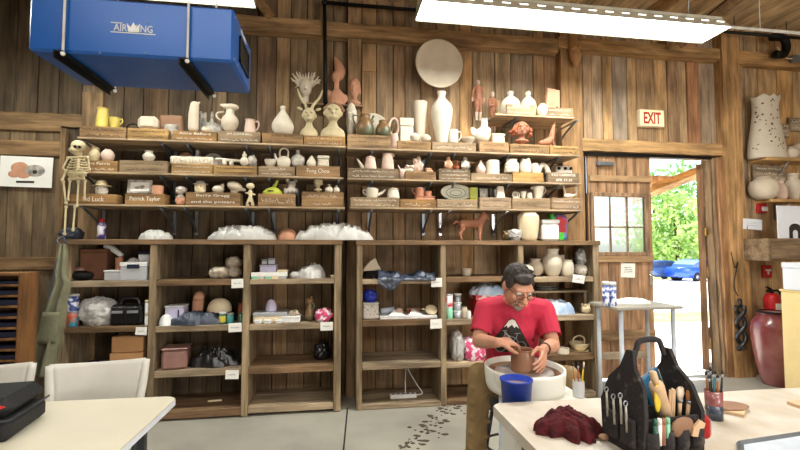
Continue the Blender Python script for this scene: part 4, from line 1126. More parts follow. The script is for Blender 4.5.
for (x0, x1, yt, yb, ar, lab) in ((471, 484.5, 79.5, 121, 0, 'clay doll hanging on the wall, arms down, higher of the two'), (487, 498, 91, 135, 1, 'clay doll hanging on the wall with folded arms, lower of the two')):
    y = YW - .09; zb_ = Z((x0 + x1) / 2, yb, y)
    x, z, y, w, h = spot((zb_, y), x0, x1, yt)
    b = MB(); fdoll(b, w, h, ar); me = remesh(b, .0065, 2)
    t = thing('hanging_figurine', lab, 'figurine', (x, y, z), group='clay dolls hanging on the wall'); me.materials.append(None)
    part(me, 'body', ['terracotta', 'pinkish'], t, local=True)
    for p in me.polygons:
        zc = sum(me.vertices[v].co.z for v in p.vertices) / len(p.vertices) / h
        p.material_index = 1 if zc > .86 or zc < .2 or (ar == 0 and abs(p.center.x) > w * .38 and zc < .56) else 0
    b = MB(); b.tube([(0, .02, h * .86), (0, YW - y - .015, h * .9)], .004, 6); part(b, 'hanging_wire', 'black_metal', t, local=True)
# ---------------- short upper shelf
sU = on('U', .12)
pot(sU, 'ballbottle', 501, 519.5, 91, 'white', 'round_bottle', 'round white bottle with a ball stopper, left of two on the high shelf', 'bottle', group='round white bottles')
pot(sU, 'ballbottle', 520.5, 535.5, 91.5, 'white', 'round_bottle', 'round white bottle with a ball stopper, right of two on the high shelf', 'bottle', group='round white bottles')
pot(on('U', .05), 'ball', 537.5, 547.5, 104, 'cream', 'small_pot', 'small cream pot between the two lettered blocks on the high shelf', 'pot')
def fpslab(b, w, h): b.prism([(-w * .42, 0), (w * .46, 0), (w * .5, h * .95), (-w * .2, h), (-w * .26, h * .7)], .05, 'y', -.025)
shape((ROWZ['U'], YS + .12), 541.5, 559, 89, 'terra_pale', 'slab_vase', 'pink square slab vase on the short high shelf', 'vase', fpslab, parts=[('slot', lambda b, w, h: b.bx(w * .24, w * .32, -.036, -.02, h * .22, h * .4), 'dark')])
# ---------------- skeleton hung at the left end of the shelves
yk = YS - .1
t = thing('model_skeleton', 'small bone-coloured model skeleton hanging at the left end of the display shelves', 'skeleton', P(76, 205, yk))
q = lambda x, y, dy=0: P(x, y, yk + dy)
u = (P(77, 150, yk) - P(76, 150, yk)).length
b = MB(); c = q(78.5, 146); b.ball(c, (7 * u, 7.5 * u, 6.4 * u)); b.ball(q(74, 150, -.02), (4.6 * u, 4.6 * u, 4 * u)); b.caps(q(70.5, 150), 2.2 * u, q(76, 154), 2 * u); b.caps(q(80, 152, .02), 2.4 * u, q(80, 158, .02), 2 * u)
part(remesh(b, .006, 2), 'skull', 'bone', t)
b = MB(); b.ball(q(75, 146.5, -.075), 1.7 * u, 8, 6); b.ball(q(79.5, 147, -.075), 1.6 * u, 8, 6); part(b, 'eye_socket', 'dark', t)
b = MB(); b.caps(q(79, 156, .03), 1.6 * u, q(77, 176, .03), 1.6 * u)
for i in range(6):
    y = 158 + i * 2.6; k = 7 + i * 1.3 - (i > 4) * 2
    pts = [q(78 + k * cos(a), y + 1.5 * sin(a) + abs(cos(a)) * 1.2, -.05 * sin(a) + .0) for a in [j * pi / 6 for j in range(13)]]
    b.tube(pts, .75 * u, 6)
b.caps(q(78, 159, -.05), 1.1 * u, q(78, 170, -.05), .9 * u); b.caps(q(69, 157.5), 1.3 * u, q(88, 157), 1.3 * u)
part(remesh(b, .0045, 1), 'rib_cage', 'bone', t)
b = MB(); b.ball(q(71.5, 174), (4.5 * u, 3 * u, 4 * u), rot=Matrix.Rotation(.4, 3, 'Y')); b.ball(q(82.5, 174), (4.5 * u, 3 * u, 4 * u), rot=Matrix.Rotation(-.4, 3, 'Y')); b.caps(q(77, 171), 2 * u, q(77, 177), 1.4 * u); b.caps(q(69, 179), 1.5 * u, q(84, 179), 1.5 * u)
part(remesh(b, .005, 2), 'pelvis', 'bone', t)
def bone(n, *pts):
    b = MB(); pts = [q(*p) for p in pts]; b.tube(pts, [1.1 * u] * len(pts), 8); b.ball(pts[0], 1.9 * u, 10, 8); b.ball(pts[-1], 1.9 * u, 10, 8); part(remesh(b, .004, 2), n, 'bone', t)
bone('arm_bone', (68, 158), (63, 168), (66, 171)); bone('arm_bone', (63.5, 182), (66, 203)); bone('arm_bone', (66, 171, -.02), (62.5, 180, -.02))
bone('arm_bone', (88, 158), (89.5, 170)); bone('leg_bone', (78.5, 182), (77, 206)); bone('leg_bone', (70, 181), (68, 200)); bone('leg_bone', (66, 207), (64.5, 234)); bone('leg_bone', (75, 207), (73, 230)); bone('leg_bone', (85, 181), (84.5, 200))
b = MB(); b.tube([q(80, 140), (q(80, 140).x, YS - .004, q(80, 137).z)], .004, 6); part(b, 'hanging_wire', 'black_metal', t)

# ---------------- middle row, left
pot(BT['M'], 'amphora', 89.5, 101, 148.5, 'bone', 'face_jar', 'tan double-rimmed jar beside the skeleton ribs', 'jar')
pot(BT['M'], 'ball', 101.5, 114.5, 149.5, 'pinkish', 'round_jar', 'round pale pink jar at the right end of the orange block', 'jar')
pot(BT['N'], 'amphora', 143, 155, 151.5, 'white', 'small_cup', 'small white waisted cup alone on the grey block', 'cup')
def fword(b, w, h):
    b.bx(-w / 2, w / 2, -.03, .03, 0, h, .01)
    for i in range(9): x = (i / 8 - .5) * w * .88; b.ball((x, -.03, h * .5), (w * .035, .012, h * R.uniform(.2, .36)), 8, 6)
shape(BT['O'], 171, 214, 157, 'white', 'text_slab', 'long white slab with raised marks on the yellow block', 'tile', fword, voxel=.004)
pot(on('2L', .19), 'dome', 175, 197, 152.5, 'brownclay', 'upturned_bowl', 'brown upturned bowl behind the long white slab', 'bowl')
pot(on('2L', .2), 'cyl', 195.5, 199.5, 150.5, 'greyglaze', 'candle_tube', 'thin grey clay tube standing behind the long white slab', 'tube')
pot(on('2L', .2), 'dome', 200, 227, 153.5, 'greyglaze', 'upturned_dish', 'wide grey upturned dish behind the white bar', 'dish')
def fbar(b, w, h): b.caps((-w * .46, 0, h * .8), h * .16, (w * .46, 0, h * .62), h * .15); b.ball((-w * .18, -.01, h * .34), (w * .1, w * .1, h * .34)); b.ball((w * .08, -.01, h * .3), (w * .09, w * .09, h * .3))
shape(BT['Q'], 216, 243, 157.5, 'white', 'bar_sculpture', 'white bar lying across two small balls on the ochre block', 'sculpture', fbar)
def fgourd(b, w, h): b.ball((0, 0, h * .3), (w * .5, w * .45, h * .31)); b.ball((0, 0, h * .7), (w * .28, w * .28, h * .17)); b.caps((0, 0, h * .8), w * .14, (0, 0, h * .95), w * .12)
shape(BT['Q'], 240, 249, 151.5, 'white', 'gourd_figure', 'small white gourd-shaped figure at the end of the ochre block', 'figurine', fgourd, Y=YS + .03)
heap(BT['Q'], 247.5, 257, 155.5, 'greyglaze', 'clay_rock', 'grey clay rock at the right end of the ochre block', 'sculpture', 4, depth=.08, rough=.15)
pot(BT['R'], 'bowl', 264.5, 276.5, 160, 'white', 'small_bowl', 'small white bowl left of the looped teapot', 'bowl')
pot(BT['R'], 'teapot', 277, 291, 155, 'white', 'teapot', 'white teapot with a high looped handle', 'teapot', spout=(-1, .5, 1.08, .22, .014, .008), loop=.5)
def fflask(b, w, h): b.ball((0, 0, h * .38), (w * .5, w * .3, h * .38)); b.caps((0, 0, h * .6), w * .18, (0, 0, h * .82), w * .14); b.ball((0, 0, h * .9), (w * .17, w * .15, h * .09))
shape(BT['R'], 291, 305, 149.5, 'greyglaze', 'flask', 'grey round flask with a dark band beside the looped teapot', 'bottle', fflask)
pot(BT['T'], 'pear', 306.5, 316.5, 155, 'white', 'pear_form', 'small white pear-shaped jar with a pointed top', 'jar', lid=False)
t = boxy(BT['T'], 318, 329, 156.5, 'white', 'box_jar', 'white square lidded jar right of the pear form', 'jar', depth=.08, lidm='white', lidh=.3, bev=.012)
# ---------------- middle row, right
def fhorn(b, w, h): b.chain([((w * .3, 0, .02), w * .26), ((w * .05, 0, h * .5), w * .2), ((-w * .4, 0, h * .94), w * .1)])
shape(BT['U'], 356.5, 364, 158.5, 'bisque', 'horn_form', 'pale curved horn left of the two pink pitchers', 'sculpture', fhorn)
pot(BT['U'], 'pitcher', 364.5, 376.5, 155, 'pinkish', 'pitcher', 'pale pink lidded pitcher, left of two on the dark grey block', 'pitcher', lid=.8)
pot(BT['U'], 'pitcher', 381.5, 394, 154, 'pinkish', 'pitcher', 'pale pink open pitcher with a spout, right of two on the dark grey block', 'pitcher', spout=(1, .86, .97, .08, .022, .014))
def flump(n, sd):
    def f(b, w, h):
        r_ = random.Random(sd)
        for i in range(n): b.ball((r_.uniform(-.3, .3) * w, r_.uniform(-.2, .2) * w, h * r_.uniform(.15, .8)), (w * r_.uniform(.14, .25), w * .2, h * r_.uniform(.12, .22)))
        b.ball((0, 0, h * .25), (w * .42, w * .3, h * .26)); b.ball((0, 0, h * .62), (w * .28, w * .26, h * .2))
    return f
def fbirdie(b, w, h): b.ball((0, 0, h * .4), (w * .32, w * .24, h * .34)); b.caps((-w * .2, 0, h * .6), w * .1, (-w * .44, 0, h * .92), w * .05); b.caps((w * .2, 0, h * .5), w * .12, (w * .42, 0, h * .9), w * .05)
shape(on('2R', .06), 397.5, 407.5, 163, 'pinkish', 'bird_figurine', 'small pink winged figurine right of the dark grey block', 'figurine', fbirdie)
shape(BT['V'], 404.5, 414, 164, 'white', 'small_figurine', 'white lumpy figurine on the left end of the brown block', 'figurine', flump(7, 3))
shape(BT['V'], 410.5, 423, 156.5, 'pinkish', 'round_figurine', 'plump pink figurine with a dark cap, tallest on the brown block', 'figurine', flump(9, 5), Y=YS + .1, parts=[('cap', lambda b, w, h: b.ball((0, 0, h * .93), (w * .22, w * .2, h * .07)), 'ink')])
shape(BT['V'], 424, 434, 167, 'terra_pale', 'low_figurine', 'low pink figurine at the right end of the brown block', 'figurine', flump(5, 9))
def fsit(b, w, h): b.ball((0, 0, h * .3), (w * .42, w * .36, h * .3)); b.ball((0, 0, h * .58), (w * .28, w * .24, h * .2)); b.ball((0, 0, h * .84), (w * .22, w * .2, h * .15)); [b.caps((s * w * .3, 0, h * .58), w * .09, (s * w * .34, -w * .2, h * .24), w * .08) for s in (-1, 1)]
shape(BT['W'], 443, 453.5, 156.5, 'terra_pale', 'seated_figurine', 'seated pink figurine on the left of the speckled block', 'figurine', fsit)
shape(BT['W'], 459.5, 470.5, 157, 'greyglaze', 'seated_figurine', 'seated grey-brown figurine on the right of the speckled block', 'figurine', fsit)
shape(BT['W'], 453, 459.5, 160, 'redclay', 'small_figurine', 'small dark brown figurine between the two seated figurines', 'figurine', fsit, Y=YS + .11)
pot(BT['Xa'], 'bottle', 476, 485.5, 160.5, 'pinkish', 'bottle', 'small pale bottle with a thin neck left of the blue banded jar', 'bottle')
pot(BT['Xa'], 'canister', 486.5, 499, 161, None, 'banded_jar', 'white jar with a wide blue band and rim', 'jar', mats=['white', 'blueglaze'], band=(.52, 1.1))
pot(BT['Ya'], 'rib', 504.5, 518.5, 160, 'white', 'ribbed_jar', 'white jar with bulging ribs on the bare yellow block', 'jar')
pot(BT['Ya'], 'jar', 519.5, 531, 160, 'white', 'lugged_jar', 'white jar with knobs around its rim', 'jar', lug=5)
pot(BT['Ya'], 'jar', 531, 538.5, 163.5, 'white', 'small_jar', 'smallest white jar right of the knobbed jar', 'jar')
def farch(b, w, h): b.tube([(cos(a) * w * .36, 0, sin(a) * h * .72 + .02) for a in [i * pi / 10 for i in range(11)]], [w * .16] * 11, 10); b.ball((w * .34, 0, h * .2), (w * .16, w * .18, h * .24))
shape(on('2R', .1), 534.5, 551, 161.5, 'white', 'arch_sculpture', 'white arched sculpture left of the lettered end block', 'sculpture', farch)
def fcar(b, w, h): b.bx(-w / 2, w / 2, -.04, .04, 0, h * .6, .02); b.bx(-w * .34, w * .3, -.035, .035, h * .55, h, .015)
shape((ROWZ['2R'], YS + .15), 551, 576, 166.5, 'speckle', 'relief_tile', 'grey speckled form with dark holes behind the lettered end block', 'sculpture', fcar, parts=[('holes', lambda b, w, h: [b.ball((x * w, -.036, h * .86), (w * .07, .012, h * .09), 10, 6) for x in (-.25, .0, .22)], 'dark')])
# ---------------- lowest row, left
pot(BT['a'], 'jar', 95.5, 108, 186.5, 'speckle', 'pot', 'small speckled pot under a wide lid on the orange block', 'jar')
pot((BT['a'][0] + (Z(101, 186.5, YS + .075) - BT['a'][0]), BT['a'][1]), 'hat', 92.5, 111.5, 180.5, 'bone', 'pot_cover', 'wide pale lid with a knob resting on the speckled pot', 'lid')
def frame(surf, x0, x1, yt, mf, mp, lab, cat='picture', extra=None, depth=.02):
    x, z, y, w, h = spot(surf, x0, x1, yt)
    t = thing('picture_frame', lab, cat, (x, y, z + .012)); k = min(w, h) * .18
    b = MB()
    for q_ in ((-w / 2, w / 2, 0, k), (-w / 2, w / 2, h - k, h), (-w / 2, -w / 2 + k, k, h - k), (w / 2 - k, w / 2, k, h - k)): b.bx(q_[0], q_[1], -depth / 2, depth / 2, q_[2], q_[3], .003)
    b.bm.transform(Matrix.Rotation(-.12, 4, 'X')); part(b, 'frame', mf, t, local=True)
    b = MB(); b.bx(-w / 2 + k, w / 2 - k, -.002, .004, k, h - k); b.bm.transform(Matrix.Rotation(-.12, 4, 'X')); pp = part(b, 'picture', mp, t, local=True)
    if extra:
        b = MB(); extra(b, w, h); b.bm.transform(Matrix.Rotation(-.12, 4, 'X')); part(b, 'drawing', 'greyglaze', pp, local=True)
    return t
frame(BT['b'], 127.5, 152, 181, 'greyglaze', 'paper', 'grey framed picture beside a brown cup on the lowest shelf', extra=lambda b, w, h: (b.ball((-w * .1, -.003, h * .42), (w * .12, .002, h * .1), 10, 6), b.ball((w * .08, -.003, h * .48), (w * .12, .002, h * .14), 10, 6)))
pot(BT['b'], 'cyl', 152, 163.5, 186, 'terra_pale', 'cup', 'short brown cup right of the framed picture', 'cup', Y=YS + .05)
shape((ROWZ['3L'] + .05, YS + .06), 174, 187.5, 188.5, 'greyglaze', 'skull_figurine', 'grey toy skull on top of the pink skull beside the long brown block', 'figurine', fhead)
b_ = shape(on('3L', .06), 175, 187, 196.2, 'terra_pale', 'skull_figurine', 'pink toy skull under the grey skull beside the long brown block', 'figurine', lambda b, w, h: (b.ball((0, 0, h * .5), (w * .48, w * .42, h * .5)), b.ball((-w * .1, -w * .3, h * .3), (w * .24, w * .16, h * .26))))
def fmug(b, w, h): b.lathe([(0, 0), (w * .34, 0), (w * .38, h * .3), (w * .36, h * .66), (0, h * .66)], 18); b.ball((0, -w * .36, h * .36), (w * .07, w * .1, h * .12)); b.ball((0, -w * .34, h * .16), (w * .14, w * .06, h * .05)); [b.ball((s * w * .14, -w * .34, h * .5), (w * .07, w * .06, h * .07)) for s in (-1, 1)]
shape(BT['c'], 193, 208, 180.5, 'cream', 'face_mug', 'tan face mug wearing a wide-brimmed hat', 'mug', fmug, parts=[('hat', lambda b, w, h: b.lathe([(0, h * .66), (w * .5, h * .68), (w * .5, h * .72), (w * .28, h * .76), (w * .26, h * .92), (0, h * .96)], 20), 'greyglaze'), ('eyes', lambda b, w, h: [b.ball((s * w * .14, -w * .41, h * .5), (w * .03, w * .02, h * .03), 8, 6) for s in (-1, 1)], 'ink')])
def fanimal(b, w, h): b.ball((0, 0, h * .42), (w * .46, w * .3, h * .4)); b.ball((w * .32, -.01, h * .74), (w * .16, w * .16, h * .2)); [b.caps((x * w, 0, h * .3), w * .1, (x * w, 0, .01), w * .08) for x in (-.3, .3)]; b.caps((w * .36, 0, h * .85), w * .05, (w * .42, 0, h * .98), w * .03)
shape(BT['c'], 211.5, 225, 183, 'white', 'animal_figurine', 'white four-legged animal figurine right of the hatted face mug', 'figurine', fanimal)
def fplump(b, w, h): b.ball((-w * .08, 0, h * .55), (w * .42, w * .3, h * .38), rot=Matrix.Rotation(.3, 3, 'Y')); b.caps((w * .2, 0, h * .35), w * .12, (w * .42, 0, h * .3), w * .09); b.ball((-w * .1, 0, h * .14), (w * .2, w * .16, h * .16))
shape(BT['c'], 226.5, 246, 181, 'bisque', 'shell_form', 'white shell-like form at the right end of the long brown block', 'sculpture', fplump)
def fboney(b, w, h):
    b.chain([((-w * .22, 0, .02), w * .16), ((0, 0, h * .4), w * .14), ((0, 0, h * .62), w * .18)]); b.caps((w * .22, 0, .02), w * .16, (0, 0, h * .45), w * .13); b.ball((0, 0, h * .85), (w * .36, w * .26, h * .13)); b.caps((-w * .36, 0, h * .56), w * .08, (w * .36, 0, h * .5), w * .08)
shape(on('3L', .05), 244.5, 256.5, 182, 'cream', 'clay_figure', 'tan standing clay figure in the gap beside the long brown block', 'figurine', fboney, parts=[('mouth', lambda b, w, h: b.ball((0, -w * .2, h * .12), (w * .12, w * .06, h * .06)), 'ink')])
def flime(b, w, h): b.lathe([(0, 0), (w * .5, 0), (w * .49, h * .2), (w * .3, h * .42), (w * .1, h * .5), (0, h * .5)], 24, sy=.7); b.chain([((w * .02, 0, h * .4), w * .12), ((w * .16, 0, h * .72), w * .08), ((w * .22, 0, h * .9), w * .09)])
shape(BT['d'], 263, 282.5, 180, 'lime', 'lid_figure', 'lime green domed figure with a raised neck', 'figurine', flime, parts=[('mouth', lambda b, w, h: b.ball((-w * .06, -w * .33, h * .2), (w * .18, w * .02, h * .06)), 'ink')])
def fmouse(b, w, h): b.ball((0, 0, h * .24), (w * .36, w * .26, h * .25)); b.ball((0, 0, h * .58), (w * .3, w * .26, h * .2)); [b.ball((s * w * .26, 0, h * .82), (w * .15, w * .07, h * .12)) for s in (-1, 1)]; [b.ball((s * w * .38, -.01, h * .2), (w * .12, w * .14, h * .18)) for s in (-1, 1)]
shape(BT['d'], 284, 299, 177.5, 'greyglaze', 'mouse_figurine', 'grey mouse figurine with round ears right of the lime figure', 'figurine', fmouse, parts=[('eyes', lambda b, w, h: [b.ball((s * w * .1, -w * .25, h * .62), w * .035, 8, 6) for s in (-1, 1)], 'ink')])
pot(on('3L', .05), 'bottle', 295.5, 301.2, 187, 'black_metal', 'small_bottle', 'small dark bottle in the gap between two brown blocks', 'bottle')
shape(BT['e'], 313, 323.5, 179, 'bone', 'face_cup', 'carved bone-white face cup on the lowest shelf', 'cup', lambda b, w, h: fhead(b, w * 1.05, h))
pot(BT['e'], 'ballbottle', 325, 333, 184.5, 'white', 'small_jar', 'small white jar with a knob, left of two near the shelf end', 'jar', group='small white knobbed jars')
pot(BT['e'], 'ballbottle', 333, 340, 185.5, 'white', 'small_jar', 'small white jar with a knob, right of two near the shelf end', 'jar', group='small white knobbed jars')
# ---------------- lowest row, right
pot(BT['f'], 'cup', 365.5, 378.5, 187, 'white', 'long_spout_teapot', 'white teapot with a long slanting spout', 'teapot', spout=(1, .35, .98, .62, .018, .009), handle=(-1, .3, .85, .22, .006), lid=.85)
pot(BT['f'], 'pitcher', 387, 399.5, 187, 'white', 'lidded_jar', 'plain white lidded jar right of the long-spouted teapot', 'jar', lid=.8)
boxy(BT['g'], 415, 433.5, 196.8, 'terra_pale', 'clay_slab', 'thin terracotta slab under the terracotta cups', 'tile', depth=.1, lidm='terracotta', lidh=.3, lname='rim')
gz = (Z(424, 196.8, YS + .075), YS + .075)
pot((gz[0] + .001, gz[1]), 'cyl', 415, 423.8, 188, 'terracotta', 'cup', 'terracotta cup with a handle, taller of two', 'cup', handle=(-1, .25, .85, .35, .006))
pot((gz[0] + .001, gz[1]), 'cyl', 424.2, 431.5, 191.5, 'terracotta', 'cup', 'terracotta cup without handle, shorter of two', 'cup')
# oval platter
mat('celadon', (214, 216, 196), .35, var=.05)
x0, x1, y0, y1 = 440, 471.5, 187, 203; y = YS + .14; c = P(455.8, 193, y); rx = (P(x1, y0, y).x - P(x0, y0, y).x) / 2; rz_ = (Z(455, y0, y) - Z(455, y1, y)) / 2
t = thing('oval_platter', 'oval pale green platter with dark rings standing behind a grey block', 'platter', (c.x, y, ROWZ['3R']))
tl = Matrix.Translation((0, 0, c.z - ROWZ['3R'])) @ Matrix.Rotation(pi / 2 - .15, 4, 'X')
b = MB(); b.pot([(.5, 0), (.6, .2), (.85, .5), (1, 1)], 1, .03, .03, 40); b.bm.transform(tl @ Matrix.Diagonal((rx, rz_, 1, 1))); 
lo = min(v.co.z for v in b.bm.verts); 
part(b, 'body', 'celadon', t, local=True)
for f in (.62, .36):
    b = MB(); n_ = 40; b.tube([(cos(2 * pi * i / n_) * rx * f, sin(2 * pi * i / n_) * rz_ * f, .012 if f > .5 else .006) for i in range(n_ + 1)], .0028, 6); b.bm.transform(tl); part(b, 'glaze_ring', 'greenglaze', t, local=True)
boxy((ROWZ['3R'], YS + .1), 470, 477, 187.5, 'lime', 'glazed_tile', 'small lime and orange tile right of the oval platter', 'tile', depth=.015, lidm='lime', lidh=.5, lname='upper_half')
frame((ROWZ['3R'], YS + .12), 478, 490.5, 187, 'black_metal', 'greyglaze', 'small black framed picture right of the oval platter')
boxy(BT['i'], 495.5, 504.5, 186.5, 'white', 'tapered_slab', 'white tapered slab standing on the pale grey block', 'sculpture', depth=.05, taper=.35, bev=.004)
def frings(b, w, h):
    for k in (-.14, .14): b.tube([(k * w + cos(a) * w * .3, k * .02, h * .5 + sin(a) * h * .42) for a in [i * pi / 9 for i in range(19)]], w * .08, 8)
shape(BT['j'], 512, 520, 191.5, 'white', 'ring_sculpture', 'pair of interlocked white rings', 'sculpture', frings, voxel=.003)
pot(BT['j'], 'flare', 520, 526.5, 192, 'white', 'small_cup', 'small white flared cup beside the interlocked rings', 'cup')
pot(BT['j'], 'cyl', 526.8, 532, 193, 'bisque', 'small_cup', 'small straight cream cup left of the white pitcher', 'cup')
pot(BT['j'], 'flare', 531.5, 544, 187, 'white', 'pitcher', 'white flared pitcher with a spout above the grey-brown block', 'pitcher', spout=(-1, .85, .98, .1, .018, .012), handle=(1, .3, .85, .2, .005))
def fantler(b, w, h):
    b.ball((-w * .1, 0, h * .16), (w * .34, w * .2, h * .17)); b.chain([((w * .1, 0, h * .15), w * .1), ((w * .4, 0, h * .3), w * .07), ((w * .46, 0, h * .95), w * .04)]); b.chain([((-w * .32, 0, h * .2), w * .08), ((-w * .42, 0, h * .9), w * .05)])
shape(BT['k'], 562, 577.5, 183, 'white', 'antler_form', 'white curved antler-like form at the right end of the lowest shelf', 'sculpture', fantler)

# ---------------- standing on top of the cubby shelves
sA, sB = (SH['Atop'], YC + .16), (SH['Btop'], YC + .16)
def fhorse(b, w, h):
    b.chain([((-w * .3, 0, h * .55), w * .15), ((0, 0, h * .57), w * .13), ((w * .22, 0, h * .58), w * .15)])
    b.chain([((w * .26, 0, h * .64), w * .14), ((w * .34, 0, h * .78), w * .11), ((w * .38, 0, h * .9), w * .085)]); b.caps((w * .38, 0, h * .9), w * .075, (w * .5, 0, h * .76), w * .045)
    for s in (-1, 1): b.caps((w * .36, s * w * .03, h * .94), w * .025, (w * .36, s * w * .035, h * 1.0), w * .012)
    for x, dx in ((.24, .02), (-.33, -.01)):
        for s in (-1, 1):
            kx = x + s * .025
            if x > 0: b.chain([((x * w, s * w * .07, h * .48), w * .09), ((kx * w, s * w * .07, h * .27), w * .055), ((kx * w, s * w * .07, h * .04), w * .042)])
            else: b.chain([((x * w, s * w * .07, h * .5), w * .1), (((kx + .03) * w, s * w * .07, h * .36), w * .075), (((kx - .05) * w, s * w * .07, h * .24), w * .054), (((kx - .01) * w, s * w * .07, h * .04), w * .042)])
            b.caps(((kx + (0 if x > 0 else -.01)) * w, s * w * .07, h * .03), w * .036, ((kx + .03) * w, s * w * .07, h * .02), w * .034)
    b.chain([((-w * .43, 0, h * .62), w * .04), ((-w * .5, 0, h * .66), w * .035), ((-w * .58, 0, h * .56), w * .03)])
shape(sB, 456, 487.5, 212, 'terracotta', 'clay_horse', 'terracotta horse standing on top of the right cubby shelf', 'horse figurine', fhorse, voxel=.006)
heap(sB, 501, 515, 229.5, 'greenglaze', 'moss_bundle', 'dark green bundle beside the tall cream vase', 'bundle', 12, depth=.12)
heap(sB, 508, 521, 228.5, 'plastic_bag', 'crumpled_paper', 'white crumpled wrapping beside the tall cream vase', 'paper', 13, depth=.14, Y=YC + .1)
pot((SH['Btop'], YC + .12), 'bigvase', 518, 538, 212.5, 'cream', 'large_vase', 'tall cream vase on top of the right cubby shelf', 'vase')
t = boxy(sB, 539, 556, 220, 'plastic_white', 'plastic_tub', 'white plastic tub with a lid beside the tall cream vase', 'tub', depth=.15, lidm='plastic_white', lidh=.2, bev=.02)
mat('rainbow', (70, 150, 210), .5, rgb2=(200, 60, 70), scale=7, vth=(.45, .55)); mat('leafgreen', (70, 190, 60), .6)
t = thing('snack_bag', 'colourful blue, red and green bag leaning beside the white tub', 'bag', (X(559, YC + .2), YC + .2, SH['Btop'] + .001))
b = MB(); k = X(569, YC + .2) - X(549, YC + .2); hh = Z(560, 214, YC + .2) - SH['Btop']
b.bx(-k * .3, k * .4, -.05, .05, 0, hh * .96, .03, rot=Matrix.Rotation(.08, 3, 'Y')); part(b, 'body', 'rainbow', t, local=True)
b = MB(); b.bx(-k * .46, -k * .26, -.055, .03, hh * .5, hh, .012, rot=Matrix.Rotation(-.3, 3, 'Y')); b.bx(-k * .34, k * .1, -.07, -.052, hh * .02, hh * .3, .006); part(b, 'tag', 'leafgreen', t, local=True)
heap((SH['Atop'], YC + .15), 139, 173, 229.5, 'plastic_bag', 'folded_cloth', 'white cloth bundle on top of the left cubby shelf', 'cloth', 21, depth=.2, squish=.7)
heap(sA, 208, 277, 224.5, 'plastic_bag', 'plastic_sheet', 'long crumpled clear plastic on top of the left cubby shelf', 'plastic sheet', 22, depth=.24, rough=.34, fold=3)
pot(sA, 'dome', 277.5, 298, 228.5, 'terra_pale', 'upturned_bowl', 'tan upturned bowl between two heaps of plastic', 'bowl', Y=YC + .22)
heap(sA, 295, 374, 222, 'plastic_bag', 'plastic_bag', 'long heap of crumpled clear plastic at the right end of the left shelf top', 'plastic bag', 23, depth=.22, rough=.36, fold=3.2)
t = thing('spray_can', 'tall purple and white can with a red cap on top of the left cubby shelf', 'can', (X(101, YC + .15), YC + .15, sA[0] + .001))
hh = Z(101, 219, YC + .15) - sA[0]; r_ = (X(105.5, YC + .15) - X(97, YC + .15)) / 2
mat('purple', (86, 70, 150), .4, rgb2=(232, 230, 236), scale=14, vth=(.45, .52)); mat('red', (200, 36, 40), .4)
b = MB(); b.lathe([(0, 0), (r_, 0), (r_, hh * .76), (r_ * .6, hh * .84), (0, hh * .84)], 20); part(b, 'body', 'purple', t, local=True)
b = MB(); b.lathe([(0, hh * .84), (r_ * .62, hh * .84), (r_ * .6, hh), (0, hh)], 16); part(b, 'cap', 'red', t, local=True)
heap(sA, 62, 82, 227, 'slate_bag', 'rag_bundle', 'dark grey rag bundle on top of the left cubby corner', 'rag', 25, depth=.2)
# ------------------------------------------------------------------ what lies in the cubbies
def sf(k, dy=.16): return (SH[k], YC + dy)
mat('label_blue', (70, 88, 150), .45, rgb2=(220, 222, 232), scale=26, vth=(.46, .52))
mat('label_teal', (60, 140, 160), .45, rgb2=(190, 90, 60), scale=16, vth=(.45, .55))
mat('mint', (150, 214, 180), .45); mat('silver', (170, 172, 176), .35, .6, var=.05)
mat('flowers', (224, 84, 130), .7, rgb2=(245, 225, 232), scale=22, vth=(.45, .52))
mat('greenjar', (40, 92, 70), .3, spec=.6); mat('yellowlabel', (214, 196, 80), .6); mat('tealjar', (56, 130, 124), .35)
mat('lavender', (206, 200, 226), .6); mat('paleblue', (150, 178, 210), .6, rgb2=(214, 220, 228), scale=8, bump=.5, bscale=18); mat('navy', (30, 36, 60), .6)
mat('pinkclay', (150, 110, 100), .45, spec=.6, bump=.4, bscale=14)
def can(surf, x0, x1, yt, m, cap, name, label, cat='can', Y=None, capf=.15, group=None):
    x, z, y, w, h = spot(surf, x0, x1, yt, Y); z += .0012; r = w / 2
    t = thing(name, label, cat, (x, y, z), 0, group)
    b = MB(); b.lathe([(0, 0), (r * .97, 0), (r, .004), (r, h * (1 - capf)), (0, h * (1 - capf))], 22); part(b, 'body', m, t, local=True)
    b = MB(); b.lathe([(0, h * (1 - capf)), (r * 1.03, h * (1 - capf)), (r * 1.03, h * .985), (r * .95, h), (0, h)], 22); part(b, 'lid', cap, t, local=True)
    return t
def carton(surf, x0, x1, yt, m, name, label, cat='box', depth=.25, Y=None, rz=0, group=None):
    x, z, y, w, h = spot(surf, x0, x1, yt, Y); z += .0012
    t = thing(name, label, cat, (x, y, z), rz, group)
    b = MB(); b.bx(-w / 2, w / 2, -depth / 2, depth / 2, 0, h, .004); part(b, 'body', m, t, local=True)
    for s in (-1, 1):
        b = MB(); b.bx(-w / 2 - .001, w / 2 + .001, s * depth / 4 - depth / 4 + .002, s * depth / 4 + depth / 4 - .002, h + .0003, h + .004); part(b, 'flap', m, t, local=True)
    b = MB(); b.bx(-w / 2 - .002, w / 2 + .002, -.03, .03, h + .0045, h + .006); part(b, 'tape', 'cream', t, local=True)
    return t
